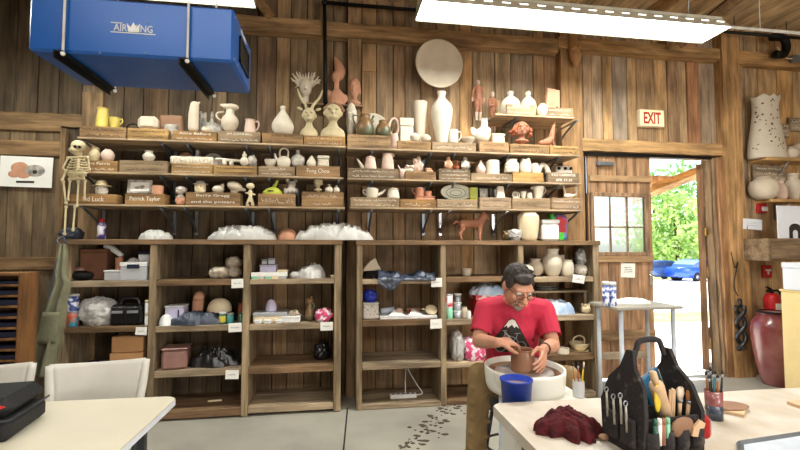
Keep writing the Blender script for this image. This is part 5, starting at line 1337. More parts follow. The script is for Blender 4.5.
# bay 1, upper
boxy(sf('A1_1', .24), 87, 113, 249, 'cardboard_dark', 'cardboard_box', 'dark brown cardboard box at the back of the upper left cubby', 'box', depth=.22, lidm='cardboard_dark', lidh=.12)
pot(sf('A1_1', .16), 'ball', 73, 97, 270.5, 'dark', 'dark_bowl', 'dark rounded bowl with a copper-pink bulge in the upper left cubby', 'bowl', wall=.02)
pot((Z(81, 270.5, YC + .16) + .0005, YC + .16), 'dome', 74, 88, 266.5, 'pinkclay', 'copper_dome', 'shiny copper-pink dome sitting in the dark bowl', 'bowl')
boxy(sf('A1_1', .1), 107.5, 124.5, 270, 'clear_plastic', 'small_tub', 'small cloudy plastic tub left of the clear lidded bin', 'tub', depth=.12, lidm='plastic_white', lidh=.15)
t = boxy(sf('A1_1', .1), 125, 151, 262, 'clear_plastic', 'storage_bin', 'clear storage bin with a white lid in the upper left cubby', 'bin', depth=.18, lidm='plastic_white', lidh=.22)
b = MB(); x = X(140, YC + .1); wd = WM[t.name].translation; b.bx(-.05, .05, -.1, -.092, Z(138, 268, YC + .1) - wd.z, Z(138, 264, YC + .1) - wd.z, .003); part(b, 'latch', 'navy', t, local=True)
heap((SH['A1_1'] + .09, YC + .1), 127, 139, 257.5, 'plastic_bag', 'crumpled_paper', 'white crumpled paper on the lid of the clear bin', 'paper', 31, depth=.1)
pot((SH['A1_1'] + .07, YC + .08), 'cup', 115.5, 123, 257.5, 'terracotta', 'cup', 'orange cup standing on the small cloudy tub', 'cup')
b = MB(); q = [P(104, 247, YC + .2), P(110, 245.5, YC + .24), P(122, 255, YC + .2), P(116, 257, YC + .16)]
b.tube([P(105, 246, YC + .22), P(113, 249, YC + .2), P(122, 256, YC + .18)], [.02, .026, .02], 10, n=4); solo(b, 'paper_roll', 'paper', 'white paper roll lying across the dark cardboard box', 'paper', P(113, 250, YC + .2), local=False)
boxy((SH['A1_1'] + .094, YC + .16), 139, 150.5, 252, 'plastic_white', 'plastic_square', 'white square plastic frame standing on the clear bin', 'frame', depth=.03, lidm='navy', lidh=.15, lname='top_edge')
# bay 1, middle
can(sf('A1_2', .08), 67, 79, 311, 'label_teal', 'silver', 'paint_can', 'teal and rust labelled can under the blue can', capf=.06)
can((Z(73, 311, YC + .08), YC + .08), 67.5, 78.8, 294, 'label_blue', 'plastic_white', 'paint_can', 'blue and white labelled can stacked on the teal can', capf=.12)
can(sf('A1_2', .06), 60.5, 66.5, 318, 'redclay', 'plastic_white', 'small_jar', 'small rust jar with a white lid beside the teal can', 'jar', capf=.18)
heap(sf('A1_2', .14), 80, 116, 296, 'plastic_bag', 'plastic_bag', 'clear plastic bag of pale clay pieces left of the black tool tote', 'bag', 33, depth=.2, rough=.2, fold=1.6)
t = thing('tool_tote', 'black fabric tool tote with two pockets on the middle left shelf', 'tool bag', (X(131, YC + .12), YC + .12, SH['A1_2'] + .0012))
w = X(147, YC + .12) - X(115, YC + .12); h = Z(131, 299, YC + .12) - SH['A1_2']
b = MB(); b.bx(-w / 2, w / 2, -.06, .1, 0, h * .78, .02); part(b, 'body', 'black_bag', t, local=True)
for s in (-1, 1):
    b = MB(); b.bx(s * w * .24 - w * .18, s * w * .24 + w * .18, -.08, -.062, .01, h * .55, .008); pk = part(b, 'pocket', 'black_metal', t, local=True)
    b = MB(); b.bx(s * w * .24 - w * .17, s * w * .24 + w * .17, -.084, -.0805, h * .48, h * .58, .001); part(b, 'pocket_flap', 'silver', pk, local=True)
b = MB(); b.tube([(-w * .3, .02, h * .76), (-w * .2, .02, h), (w * .2, .02, h), (w * .3, .02, h * .76)], .014, 8, n=4); part(b, 'handle', 'black_bag', t, local=True)
can(sf('A1_2', .05), 145, 150.3, 313, 'plastic_white', 'cream', 'white_bottle', 'lower white plastic bottle right of the black tool tote', 'bottle', capf=.2)
can((Z(147, 313, YC + .05), YC + .05), 145.2, 150.3, 300, 'plastic_white', 'cream', 'white_bottle', 'upper white plastic bottle stacked right of the black tool tote', 'bottle', capf=.2)
# bay 1, lower
carton(sf('A1_3', .18), 118, 150, 350, 'cardboard', 'cardboard_box', 'lower cardboard box of the stack behind the white folding chair', depth=.3, group='stacked cardboard boxes')
zt_2 = Z(134, 350, YC + .18) + .009
carton((zt_2, YC + .19), 119.5, 150, 334, 'cardboard', 'cardboard_box', 'upper cardboard box of the stack behind the white folding chair', depth=.28, group='stacked cardboard boxes')
heap(sf('A1_3', .15), 76, 118, 360, 'black_bag', 'bin_bag', 'black plastic bin bag lying left of the stacked cardboard boxes', 'plastic bag', 35, depth=.26)
# bay 2
heap(sf('A2_1', .1), 209, 230, 266.5, 'clay_bag', 'clay_lump', 'plastic-wrapped clay lump, palest of the three in the upper cubby', 'clay', 41, depth=.14, rough=.15)
heap(sf('A2_1', .18), 226, 243, 267, 'clay_bag', 'clay_lump', 'plastic-wrapped clay lump under the top lump in the upper cubby', 'clay', 42, depth=.16, rough=.15)
heap((Z(235, 268.5, YC + .18), YC + .18), 226, 243, 256, 'clay_bag', 'clay_lump', 'plastic-wrapped clay lump resting on top of another in the upper cubby', 'clay', 43, depth=.14, rough=.15)
t = boxy(sf('A2_2', .14), 168, 186, 305, 'lavender', 'plastic_box', 'white square plastic box with a dark blue stripe', 'box', depth=.14, lidm='plastic_white', lidh=.08)
b = MB(); b.bx(.03, .042, -.074, -.07, .0, .13); part(b, 'stripe', 'navy', t, local=True)
pot(sf('A2_2', .06), 'dome', 159.5, 173, 314.5, 'plastic_white', 'white_dome', 'white rounded tub before the white square plastic box', 'tub')
def froll(b, w, h): b.chain([((-w * .1, 0, .01), w * .4), ((0, 0, h * .7), w * .42)]); b.ball((w * .08, -.02, h * .78), (w * .4, w * .4, h * .2))
shape(sf('A2_2', .22), 192, 205.5, 294.5, 'terra_pale', 'clay_roll', 'tan clay cylinder standing behind the dark plastic bag', 'clay', froll)
heap(sf('A2_2', .1), 169, 226, 310.5, 'slate_bag', 'plastic_bag', 'dark slate-blue plastic bag on the shelf beside the paint jars', 'plastic bag', 45, depth=.18, squish=.8)
pot((SH['A2_2'] + .085, YC + .24), 'dome', 207.5, 232, 298, 'cream', 'upturned_bowl', 'cream upturned bowl on a dark bag behind the paint jars', 'bowl')
heap(sf('A2_2', .26), 203, 238, 308.5, 'black_bag', 'black_cloth', 'black bag under the cream upturned bowl', 'plastic bag', 46, depth=.14, rough=.1)
t = can(sf('A2_2', .06), 219, 226.3, 312, 'greenjar', 'plastic_white', 'paint_jar', 'green paint jar with a yellow label and white lid', 'jar', group='paint jars')
b = MB(); r_ = (X(226.3, YC + .06) - X(219, YC + .06)) / 2; hh = Z(222, 312, YC + .06) - SH['A2_2']; b.lathe([(r_ + .0005, hh * .15), (r_ + .001, hh * .16), (r_ + .001, hh * .66), (r_ + .0005, hh * .67)], 22); part(b, 'label', 'yellowlabel', t, local=True)
can(sf('A2_2', .06), 226.8, 233.8, 313, 'tealjar', 'silver', 'paint_jar', 'teal paint jar with a grey lid, middle of the row', 'jar', group='paint jars')
can(sf('A2_2', .07), 238.5, 243.8, 313, 'greenjar', 'greenjar', 'paint_jar', 'dark green paint jar beside the cubby divider', 'jar', group='paint jars')
pot(sf('A2_2', .16), 'jar', 238, 244.5, 303, 'redclay', 'clay_jar', 'small brown clay jar behind the dark green paint jar', 'jar')
boxy(sf('A2_3', .13), 164.5, 189, 346, 'pinkclay', 'clay_block', 'pinkish plastic-wrapped clay block on the lower shelf', 'clay', depth=.2, bev=.02, rz=.12, lidm='pinkclay', lidh=.1, lname='wrapping')
heap(sf('A2_3', .17), 186, 243, 346, 'black_bag', 'plastic_bag', 'black plastic heap right of the pinkish clay block', 'plastic bag', 47, depth=.26)
b = MB(); q = P(215, 396, YC + .2); b.bx(-.06, .06, -.01, .01, 0, .015, .003); solo(b, 'clay_stick', 'cream', 'small pale stick on the bottom cubby board', 'stick', (q.x, q.y, SH['A2_4'] + .0012), .1)
# bay 3
for i, (a, c, m_) in enumerate([(252.3, 258.5, 'mint'), (259, 264.5, 'speckle'), (265.5, 272, 'mint'), (272.5, 278.8, 'cream'), (279.3, 287, 'silver')]):
    boxy(sf('A3_1', .06), a, c, 272.6, m_, 'small_carton', ['pale mint small carton, first in the row of five', 'speckled small carton, second in the row of five', 'pale mint small carton, third in the row of five', 'cream small carton, fourth in the row of five', 'grey small carton, widest and last in the row of five'][i], 'box', depth=.07, lidm='paper', lidh=.6, group='row of small cartons', bev=.002, lname='label')
t = boxy(sf('A3_1', .17), 261, 277, 264.8, 'lavender', 'carton', 'lavender carton with a dark mark behind the row of small cartons', 'box', depth=.14, lidm='lavender', lidh=.1)
b = MB(); b.lathe([(0, 0), (.018, 0), (.018, .003), (0, .003)], 16); b.bm.transform(Matrix.Translation((.02, -.073, .035)) @ Matrix.Rotation(pi / 2, 4, 'X')); part(b, 'mark', 'ink', t, local=True)
zz = Z(269, 264.8, YC + .17) + .002
boxy((zz, YC + .17), 262, 267.5, 259.3, 'silver', 'small_tin', 'small grey tin on the lavender carton, left of two', 'tin', depth=.06, lidm='silver', lidh=.2)
boxy((zz, YC + .17), 268.5, 276, 258.3, 'silver', 'small_tin', 'larger grey tin on the lavender carton, right of two', 'tin', depth=.07, lidm='silver', lidh=.2)
boxy(sf('A3_1', .14), 278, 287.5, 269.5, 'cream', 'flat_box', 'flat cream box right of the lavender carton', 'box', depth=.1, lidm='cream', lidh=.3)
heap(sf('A3_1', .14), 296, 326, 262.5, 'plastic_bag', 'clay_bag', 'white plastic bag of clay in the cubby right of the small cartons', 'bag', 51, depth=.24, rough=.14, fold=1.6)
heap(sf('A3_1', .06), 290, 300, 271.5, 'plastic_bag', 'plastic_twist', 'white twisted end of plastic before the bag of clay', 'plastic', 52, depth=.08)
boxy(sf('A3_1', .06), 331, 335, 275.3, 'cream', 'small_block', 'tiny cream block beside the right panel of the left cubby shelf', 'block', depth=.04, lidm='cream', lidh=.4)
boxy(sf('A3_2', .14), 255, 288, 311, 'cream', 'tray', 'pale tray under the upturned lavender jar', 'tray', depth=.2, lidm='silver', lidh=.35, lname='rim')
pot((Z(271, 311, YC + .14) + .001, YC + .14), 'dome', 265.5, 277, 299.5, 'lavender', 'upturned_jar', 'lavender-white upturned jar standing on the pale tray', 'jar')
for a, c, w_ in ((255, 261, 'left'), (264, 271, 'middle'), (275.5, 281.5, 'right')): boxy(sf('A3_2', .02), a, c, 319.8, 'plastic_white', 'small_tile', w_ + ' small white block before the pale tray', 'block', depth=.03, group='small white blocks', lidm='plastic_white', lidh=.4)
boxy(sf('A3_2', .1), 282.5, 300.5, 315.3, 'plastic_white', 'white_box', 'low white box holding a grey bundle', 'box', depth=.14, lidm='plastic_white', lidh=.25)
heap((Z(291, 315.3, YC + .1) + .001, YC + .1), 288, 300, 309.5, 'clay_bag', 'grey_bundle', 'small grey bundle on the low white box', 'bundle', 53, depth=.1, rough=.12)
def fjugf(b, w, h): b.chain([((0, 0, .01), w * .42), ((0, 0, h * .3), w * .4), ((w * .02, 0, h * .6), w * .22)]); b.ball((0, 0, h * .78), (w * .36, w * .3, h * .15)); b.caps((w * .1, 0, h * .8), w * .14, (w * .2, 0, h * .97), w * .08); b.tube([(w * .2, 0, h * .72), (w * .45, 0, h * .55), (w * .3, 0, h * .35)], w * .08, 8, n=4)
shape(sf('A3_2', .12), 304, 315, 299.5, 'greenglaze', 'glazed_figure', 'green-grey glazed figure bottle beside the pink bundle', 'figurine', fjugf)
heap(sf('A3_2', .1), 314.5, 334, 307.5, 'flowers', 'cloth_bundle', 'pink and white flowered cloth bundle at the end of the shelf', 'cloth', 54, depth=.16)
heap(sf('A3_3', .25), 313, 331, 341, 'black_bag', 'bin_bag', 'black plastic bag at the back right of the empty lower cubby', 'plastic bag', 55, depth=.16)
# right unit, bay 4
def fcone(b, w, h): b.prism([(-w * .5, 0), (w * .5, h * .1), (w * .3, h * .55), (w * .18, h), (-w * .1, h * .75), (-w * .42, h * .3)], .1, 'y', -.05)
shape((SH['B1_1'] + .07, YC + .2), 362.5, 381, 257.5, 'bisque', 'paper_hat', 'white pointed folded form above the draped black bag', 'paper', fcone)
heap(sf('B1_1', .24), 362.5, 384, 267.5, 'black_bag', 'black_box', 'black bundle under the white pointed form', 'bag', 61, depth=.2, rough=.1)
# draped black plastic: sheet that lies on the shelf and hangs over its front edge
def drape(x0, x1, surf, front, drop, seed, m, name, label, cat, ridge=.03, back=.24):
    z = surf + .004; b = MB(); nu, nv = 40, 30; vs = []; fs = []
    xa, xb = X(x0, YC), X(x1, YC)
    for j in range(nv + 1):
        for i in range(nu + 1):
            u = i / nu; s = j / nv * (back + drop(u)) 
            nn = noise.noise(Vector((u * 5 + seed, s * 9, 1.3))); n2 = noise.noise(Vector((u * 13 + seed, s * 22, 4.1)))
            x = xa + (xb - xa) * u + nn * .02
            if s < back: y, zz = YC + back - s, z + abs(nn + .3) * .09 * math.sin(pi * min(1, s / back * .95)) ** .7 + abs(n2) * ridge
            else: y, zz = front - .006 - abs(n2) * .03 - abs(nn) * .02, z - (s - back) + .004
            vs.append((x, y, zz))
    for j in range(nv):
        for i in range(nu): k = j * (nu + 1) + i; fs.append((k, k + 1, k + nu + 2, k + nu + 1))
    b.faces(vs, fs, True); me = b.mesh(name)
    o = solo(me, name, m, label, cat, (0, 0, 0)); 
    c = sum((v.co for v in me.vertices), Vector()) / len(me.vertices); me.transform(Matrix.Translation(-c)); o.location = c; WM[o.name] = Matrix.Translation(c)
    md = o.modifiers.new('thick', 'SOLIDIFY'); md.thickness = .003; return o
drape(378, 436, SH['B1_1'], YC, lambda u: .02 + .09 * max(0, sin(u * 7.5)) * (u < .72), 3, 'slate_bag', 'plastic_bag', 'black plastic bag draped over the shelf edge in the upper right unit', 'plastic bag')
t = boxy(sf('B1_2', .14), 362.5, 378, 302, 'speckle', 'basket', 'white textured square basket holding a blue plastic bag', 'basket', depth=.16, bev=.012, lidm='speckle', lidh=.08, lname='rim')
heap((Z(370, 302, YC + .14) + .001, YC + .14), 362.5, 377.5, 289, 'blue_bag', 'blue_bag', 'bright blue plastic bag bunched on top of the white basket', 'plastic bag', 63, depth=.14, fold=3, rough=.2)
b = MB(); y0 = YC + .04; b.bx(X(380, y0), X(437, y0), y0, y0 + .3, SH['B1_2'] + .0012, SH['B1_2'] + .03, .003); solo(b, 'white_board', 'plastic_white', 'white flat board under the folded papers on the middle shelf', 'board', (X(410, y0), y0 + .15, SH['B1_2'] + .0012), local=False)
zb_ = SH['B1_2'] + .031
b = MB(); b.tube([(-.07, 0, .03), (.06, .02, .034)], [.028, .032], 14); solo(b, 'cloth_roll', 'paleblue', 'pale blue and white cloth roll on the white board', 'cloth', (X(388, YC + .18), YC + .18, zb_))
b = MB(); b.tube([(0, -.05, .032), (.01, .06, .032)], [.03, .03], 16); b.tube([(0, -.052, .032), (0, -.049, .032)], [.018, .018], 12); solo(b, 'tape_roll', 'pinkish', 'pinkish roll of tape on the white board', 'tape', (X(398, YC + .15), YC + .15, zb_), .3)
def fold(px0, px1, Yc, label):
    w = X(px1, Yc) - X(px0, Yc); b = MB(); b.faces([(-w / 2, -.06, .003), (w / 2, -.06, .003), (w * .42, .05, .02), (-w * .1, .05, .05), (-w * .3, -.02, .03), (-w / 2, -.06, 0), (w / 2, -.06, 0), (w * .42, .05, 0), (-w * .1, .05, 0), (-w * .3, -.02, 0)], [(0, 1, 2, 3, 4), (9, 8, 7, 6, 5), (0, 5, 6, 1), (1, 6, 7, 2), (2, 7, 8, 3), (3, 8, 9, 4), (4, 9, 5, 0)])
    solo(b, 'folded_paper', 'paper', label, 'paper', ((X(px0, Yc) + X(px1, Yc)) / 2, Yc, zb_ + .0005))
fold(388, 404, YC + .1, 'folded white paper on the white board, left of two'); fold(407, 422, YC + .1, 'folded white paper on the white board, right of two')
boxy((zb_, YC + .22), 406.5, 419, 308, 'redclay', 'clay_tile', 'brown clay tile standing behind the folded papers', 'tile', depth=.05, lidm='brownclay', lidh=.4, lname='edge')
b = MB(); b.lathe([(0, 0), (.055, 0), (.06, .008), (.055, .016), (0, .02)], 24); b.tube([(-.05, 0, .01), (-.1, .0, .02)], [.01, .006], 8); b.bm.transform(Matrix.Rotation(.75, 4, 'X')); b.bm.transform(Matrix.Translation((0, 0, .04)))
solo(b, 'wooden_paddle', 'cream', 'round tan disc with a short handle leaning on the white board', 'paddle', (X(431, YC + .1), YC + .1, zb_))
t = thing('power_strip', 'white power strip with a cord on the bottom board of the right unit', 'power strip', (X(403, YC + .16), YC + .16, SH['B1_4'] + .0012))
w = X(416, YC + .16) - X(390, YC + .16)
b = MB(); b.bx(-w / 2, w / 2, -.03, .03, 0, .04, .006); part(b, 'body', 'plastic_white', t, local=True)
for i in range(5): b = MB(); x = -w / 2 + w * (i + .7) / 5.4; b.bx(x - .014, x + .014, -.012, .012, .0402, .0415); part(b, 'socket', 'ink', t, local=True)
b = MB(); b.tube([(w / 2, 0, .02), (w * .75, .02, .03), (w * .6, .08, .09), (w * .35, .14, .2), (w * .2, .2, .3)], .005, 6, n=5); b.tube([(w * .1, .01, .045), (w * .12, .06, .16), (w * .2, .12, .3)], .004, 6, n=5); part(b, 'cord', 'plastic_white', t, local=True)
# bay 5
pot(sf('B2_1', .2), 'cup', 461.5, 471.5, 268.5, 'bisque', 'paper_cup', 'white cup lying tilted alone on the upper shelf of the right unit', 'cup')
mat('red_white', (206, 60, 70), .45, rgb2=(240, 236, 232), scale=12, vth=(.45, .55))
can(sf('B2_2', .07), 446, 452.5, 306.5, 'mint', 'plastic_white', 'can', 'mint green can under the red and white can', capf=.12)
can((Z(449, 306.5, YC + .07), YC + .07), 446, 452.5, 294, 'red_white', 'plastic_white', 'can', 'red and white can on top of the mint can', capf=.12)
zz = SH['B2_2']
for i, (a, c) in enumerate(((319, 310.5), (310.5, 302), (302, 293.5))):
    can((zz, YC + .1), 453 + i * .4, 461.5 - i * .2, c, 'silver', 'plastic_white', 'grey_jar', ['bottom', 'middle', 'top'][i] + ' grey jar of the stack of three', 'jar', capf=.2, group='stack of grey jars'); zz = Z(457, c, YC + .1) + .001
pot(sf('B2_2', .08), 'jar', 461.5, 467.5, 307, 'bisque', 'small_pot', 'small white pot beside the stack of grey jars', 'pot')
pot(sf('B2_2', .05), 'cyl', 466, 471, 311, 'plastic_white', 'small_cup', 'tiny white cup right of the small white pot', 'cup')
boxy(sf('B2_2', .2), 473, 503, 294, 'red', 'red_box', 'red box under the folded blue and white bag', 'box', depth=.2, lidm='red_white', lidh=.2)
heap((Z(488, 294, YC + .2) + .001, YC + .18), 469, 504, 283, 'paleblue', 'folded_bag', 'blue and white folded plastic bag on the red box', 'bag', 71, depth=.26, rough=.22)
heap(sf('B2_3', .12), 450.5, 463, 330, 'plastic_bag', 'plastic_bag', 'white plastic bag left of the flowered bag', 'plastic bag', 72, depth=.18, squish=.7, rough=.2)
heap(sf('B2_3', .1), 462.5, 484, 336.5, 'flowers', 'flowered_bag', 'pink flowered bag on the shelf behind the potter', 'bag', 73, depth=.18, squish=.6, rough=.12)
# bay 6
s1 = sf('B3_1', .15)
pot(s1, 'ball', 521, 533, 264.5, 'white', 'round_vase', 'round white vase just behind the head of the potter', 'vase', Y=YC + .1)
pot(sf('B3_1', .2), 'amphora', 527.5, 543, 258.8, 'bisque', 'wide_neck_vase', 'cream wide-necked vase left of the tall white vase in the cubby', 'vase')
pot(s1, 'amphora', 543, 561, 249, 'white', 'white_vase', 'tall round-bellied white vase in the upper right cubby', 'vase', Y=YC + .12)
pot(sf('B3_1', .3), 'cyl', 557.5, 564, 255, 'bisque', 'clay_tube', 'plain clay tube behind the two white vases in the upper right cubby', 'vase')
pot(s1, 'jar', 561, 573, 260, 'white', 'short_vase', 'shorter white shouldered vase right of the tall one in the cubby', 'vase', Y=YC + .1)
heap(sf('B3_1', .16), 573, 586, 264, 'speckle', 'stoneware_egg', 'speckled grey stoneware oval at the right end of the upper cubby', 'sculpture', 81, depth=.16, rough=.03)
heap((Z(580, 264.5, YC + .18), YC + .2), 575, 590, 247, 'plastic_bag', 'plastic_bag', 'clear plastic bag on top of the speckled stoneware oval', 'plastic bag', 82, depth=.12)
z = SH['B3_thin']
for i, (a, c, yt, m_) in enumerate(((533, 557, 287.6, 'silver'), (536, 555, 285.6, 'bisque'))): pot((z if i == 0 else Z(545, 287.6, YC + .22) + .001, YC + .22), 'plate', a, c, yt, m_, 'plate', ['lower grey', 'upper pale'][i] + ' plate stacked on the thin shelf board', 'plate', group='plates on the thin shelf board')
heap(sf('B3_2', .14), 531, 574, 298.5, 'paleblue', 'plastic_sheet', 'pale blue crumpled plastic sheet on the shelf right of the potter', 'plastic sheet', 83, depth=.24, fold=3)
pot(sf('B3_2', .1), 'ball', 581, 590, 305, 'cream', 'small_pot', 'small cream pot with a frilled rim right of the blue plastic', 'pot', lug=6)
s3 = 'B3_3'
z0 = SH[s3]
for i in range(3):
    zt_3 = z0 + .022
    b = MB(); b.pot(PR['plate'], .075 - .008 * i, .02, .005, 28); solo(b, 'plate', 'white', ['bottom', 'middle', 'top'][i] + ' white plate of the stack by the elbow of the potter', 'plate', (X(540, YC + .08), YC + .08, z0 + .001), group='white plates stacked by the potter'); z0 = zt_3 
pot(sf(s3, .14), 'jar', 542, 558, 340, 'bisque', 'deep_bowl', 'deep cream bowl left of the stacked basket bowls', 'bowl')
pot(sf(s3, .06), 'cyl', 557, 568.5, 348, 'white', 'cup', 'short white cup before the stacked basket bowls', 'cup')
pot(sf(s3, .15), 'bowl', 568.5, 587.5, 349.5, 'cream', 'basket_bowl', 'lowest tan bowl of the stack on the right cubby shelf', 'bowl')
pot((Z(578, 350.5, YC + .15) + .004, YC + .15), 'bowl', 570, 588, 342.5, 'cream', 'basket_bowl', 'upper tan bowl with a looped handle on the right cubby shelf', 'bowl', loop=.9)
# ------------------------------------------------------------------ front of the room
mat('tabletop', (216, 208, 186), .45, var=.03, scale=4)
mat('tableedge', (226, 230, 240), .4, var=.02)
mat('stonetop', (208, 200, 188), .45, rgb2=(186, 172, 152), scale=5, bump=.05, spec=.4)
mat('chairplastic', (216, 212, 202), .5, var=.03); mat('chairmetal', (70, 72, 78), .35, .7)
mat('bagblack', (26, 26, 29), .6, bump=.3, bscale=90); mat('bagred', (206, 44, 36), .5)
mat('burgundy', (92, 24, 30), .95, rgb2=(60, 14, 20), scale=30, bump=.9, bscale=70)
mat('canvas_black', (44, 40, 40), .85, rgb2=(84, 76, 72), scale=24, vth=(.3, .42), bump=.4, bscale=60)
mat('bucketblue', (24, 62, 176), .35, spec=.5); mat('slurry', (206, 180, 160), .2)
mat('wheelplastic', (232, 230, 220), .4, rgb2=(196, 178, 150), scale=6, vth=(.28, .42)); mat('wheelhead', (168, 166, 164), .45, .3, rgb2=(150, 128, 108), scale=14)
mat('claywet', (176, 136, 104), .4, spec=.6)
mat('yellowrib', (236, 206, 60), .4); mat('rollwood', (222, 186, 146), .6); mat('blueplastic', (34, 92, 126), .5); mat('bristle', (236, 214, 190), .9); mat('brownbristle', (170, 110, 60), .9)
mat('redglaze', (112, 40, 46), .24, rgb2=(150, 96, 90), scale=3, spec=.8); mat('creampanel', (240, 214, 152), .6, var=.03); mat('foamwhite', (226, 230, 236), .6, var=.02)
mat('frost', (206, 214, 224), .4)

def table(name, label, A, Bp, wid, zt, th, top, edge, legm, leginset=.12, rad=.06):
    """A: back-left corner, Bp: back-right corner, wid: towards the camera"""
    ux = (Bp - A).normalized(); ang = atan2(ux.y, ux.x); L = (Bp - A).length
    t = thing(name, label, 'table', (A.x, A.y, 0), ang)
    b = MB(); n = 6; poly = []
    for cx, cy, a0 in ((L - rad, -rad, 0), (rad, -rad, pi / 2), (rad, -wid + rad, pi), (L - rad, -wid + rad, 1.5 * pi)):
        for i in range(n + 1): a = a0 + pi / 2 * i / n; poly.append((cx + cos(a) * rad, cy + sin(a) * rad))
    b.prism(poly, th, 'z', zt - th); part(b, 'tabletop', [top], t, local=True)
    b = MB(); c = (L / 2, -wid / 2)
    vs = [(x, y, zt - th * 1.0 + .004) for x, y in poly] + [(x, y, zt - .006) for x, y in poly] ; m_ = len(poly)
    o2 = [(c[0] + (x - c[0]) * (1 + .006 / L), c[1] + (y - c[1]) * (1 + .006 / wid)) for x, y in poly]
    vs = [(x, y, zt - th + .003) for x, y in o2] + [(x, y, zt - .004) for x, y in o2]
    b.faces(vs, [(i, (i + 1) % m_, (i + 1) % m_ + m_, i + m_) for i in range(m_)], True); part(b, 'edge_band', edge, t, local=True)
    for x in (leginset, L - leginset):
        for y in (-leginset, -wid + leginset):
            b = MB(); b.bx(x - .018, x + .018, y - .018, y + .018, .001, zt - th - .0005, .004); part(b, 'leg', legm, t, local=True)
    b = MB(); b.bx(leginset, L - leginset, -leginset - .012, -leginset + .012, zt - th - .06, zt - th - .001); part(b, 'apron_rail', legm, t, local=True)
    return t
ZT = .74
A = PZ(34, 402, ZT); Bq = PZ(178.5, 396, ZT); ux = (Bq - A).normalized()
A = Bq - ux * 2.0
table('folding_table', 'white plastic table at the lower left with the black and red bag on it', A, Bq, .95, ZT, .032, 'tabletop', 'tableedge', 'chairmetal')
# folding chairs behind the white table, facing the camera side
def folding_chair(loc, rz, label, width=.5):
    t = thing('folding_chair', label, 'chair', loc, rz, group='white folding chairs at the white table')
    w = width / 2; hb = .85; H = .45
    b = MB(); n = 14; vs = []; fs = []      # curved back rest
    for j, (zz, dy) in enumerate(((.60, .0), (.72, .02), (.83, .03), (hb, .034))):
        for i in range(n + 1):
            u = i / n * 2 - 1; k = w * (.86 + .14 * (j / 3)); sag = .012 * (u * u) if j == 3 else 0
            vs.append((u * k, .16 + dy + .035 * (1 - u * u), zz + sag))
    N_ = len(vs); vs += [(x, y + .014, z) for x, y, z in vs]
    for j in range(3):
        for i in range(n):
            a = j * (n + 1) + i; fs += [(a, a + 1, a + n + 2, a + n + 1), (a + N_, a + N_ + n + 1, a + N_ + n + 2, a + N_ + 1)]
    for i in range(n): fs += [(i, i + N_, i + 1 + N_, i + 1), (3 * (n + 1) + i, 3 * (n + 1) + i + 1, 3 * (n + 1) + i + 1 + N_, 3 * (n + 1) + i + N_)]
    for j in range(3): a = j * (n + 1); c = a + n; fs += [(a, a + n + 1, a + n + 1 + N_, a + N_), (c, c + N_, c + n + 1 + N_, c + n + 1)]
    b.faces(vs, fs, True); part(b, 'backrest', 'chairplastic', t, local=True)
    b = MB(); b.bx(-w * .9, w * .9, -.26, .14, H - .02, H, .015); part(b, 'seat', 'chairplastic', t, local=True)
    for s in (-1, 1):
        b = MB(); b.tube([(s * w * 1.0, .2, hb + .005), (s * w * .96, .185, .74), (s * w * .9, .16, .6)], [.02, .022, .02], 8, n=3); part(b, 'back_cap', 'chairplastic', t, local=True)
        b = MB(); b.tube([(s * w * .93, .175, .72), (s * w * .9, .15, .58), (s * w * .9, .05, .3), (s * w * .9, -.26, .012)], .013, 8); part(b, 'leg', 'chairmetal', t, local=True)
        b = MB(); b.tube([(s * w * .8, -.22, H - .025), (s * w * .8, .0, .26), (s * w * .8, .26, .012)], .013, 8); part(b, 'leg', 'chairmetal', t, local=True)
    b = MB(); b.tube([(-w * .8, .2, .09), (w * .8, .2, .09)], .009, 8); part(b, 'stretcher', 'chairmetal', t, local=True)
    return t
def chair_at(px0, px1, pyt, zc, label, rz):
    c = PD((px0 + px1) / 2, pyt, zc); w = (px1 - px0) * zc / F
    k = Vector((0, .2, 0)); k = Matrix.Rotation(rz, 3, 'Z') @ k
    return folding_chair((c.x - k.x, c.y - k.y, 0), rz, label, w / 2 * 2 * .97)
chair_at(56, 142, 370, 2.46, 'white plastic folding chair tucked behind the middle of the white table', .16)
chair_at(-74, 24, 356, 2.36, 'white plastic folding chair cut off by the left edge of the photo', .2)
# black and red tool bag on the white table
t = thing('zip_bag', 'black zip bag with a red stripe lying on the white table', 'bag', PZ(2, 428, ZT) + Vector((-.055, -.03, .001)), .12)
b = MB(); b.bx(-.22, .17, -.16, .14, 0, .085, .02); part(b, 'body', 'bagblack', t, local=True)
b = MB(); b.bx(-.22, .168, -.158, .138, .087, .165, .035); part(b, 'lid', 'bagblack', t, local=True)
b = MB(); b.prism([(-.2, .105), (.1, .118), (.155, .138), (.12, .152), (-.02, .14), (-.2, .118)], .006, 'y', -.162); part(b, 'red_stripe', 'bagred', t, local=True)
b = MB(); b.tube([(-.22, -.162, .086), (.172, -.162, .086), (.174, .14, .086)], .004, 6); part(b, 'zip', 'chairmetal', t, local=True)
b = MB(); b.tube([(-.12, -.02, .16), (-.1, -.02, .19), (.02, -.02, .19), (.04, -.02, .16)], .011, 8, n=4); part(b, 'handle', 'bagblack', t, local=True)

# ------------------------------------------------------------------ work table on the right
ZR = .77
A = PZ(491, 403.5, ZR); Bq = PZ(800, 387.5, ZR); ux = (Bq - A).normalized()
T2 = table('work_table', 'pale stone-topped work table in the lower right foreground', A, A + ux * 2.1, .95, ZR, .045, 'stonetop', 'stonetop', 'black_metal', rad=.05)
TZ = ZR + .001
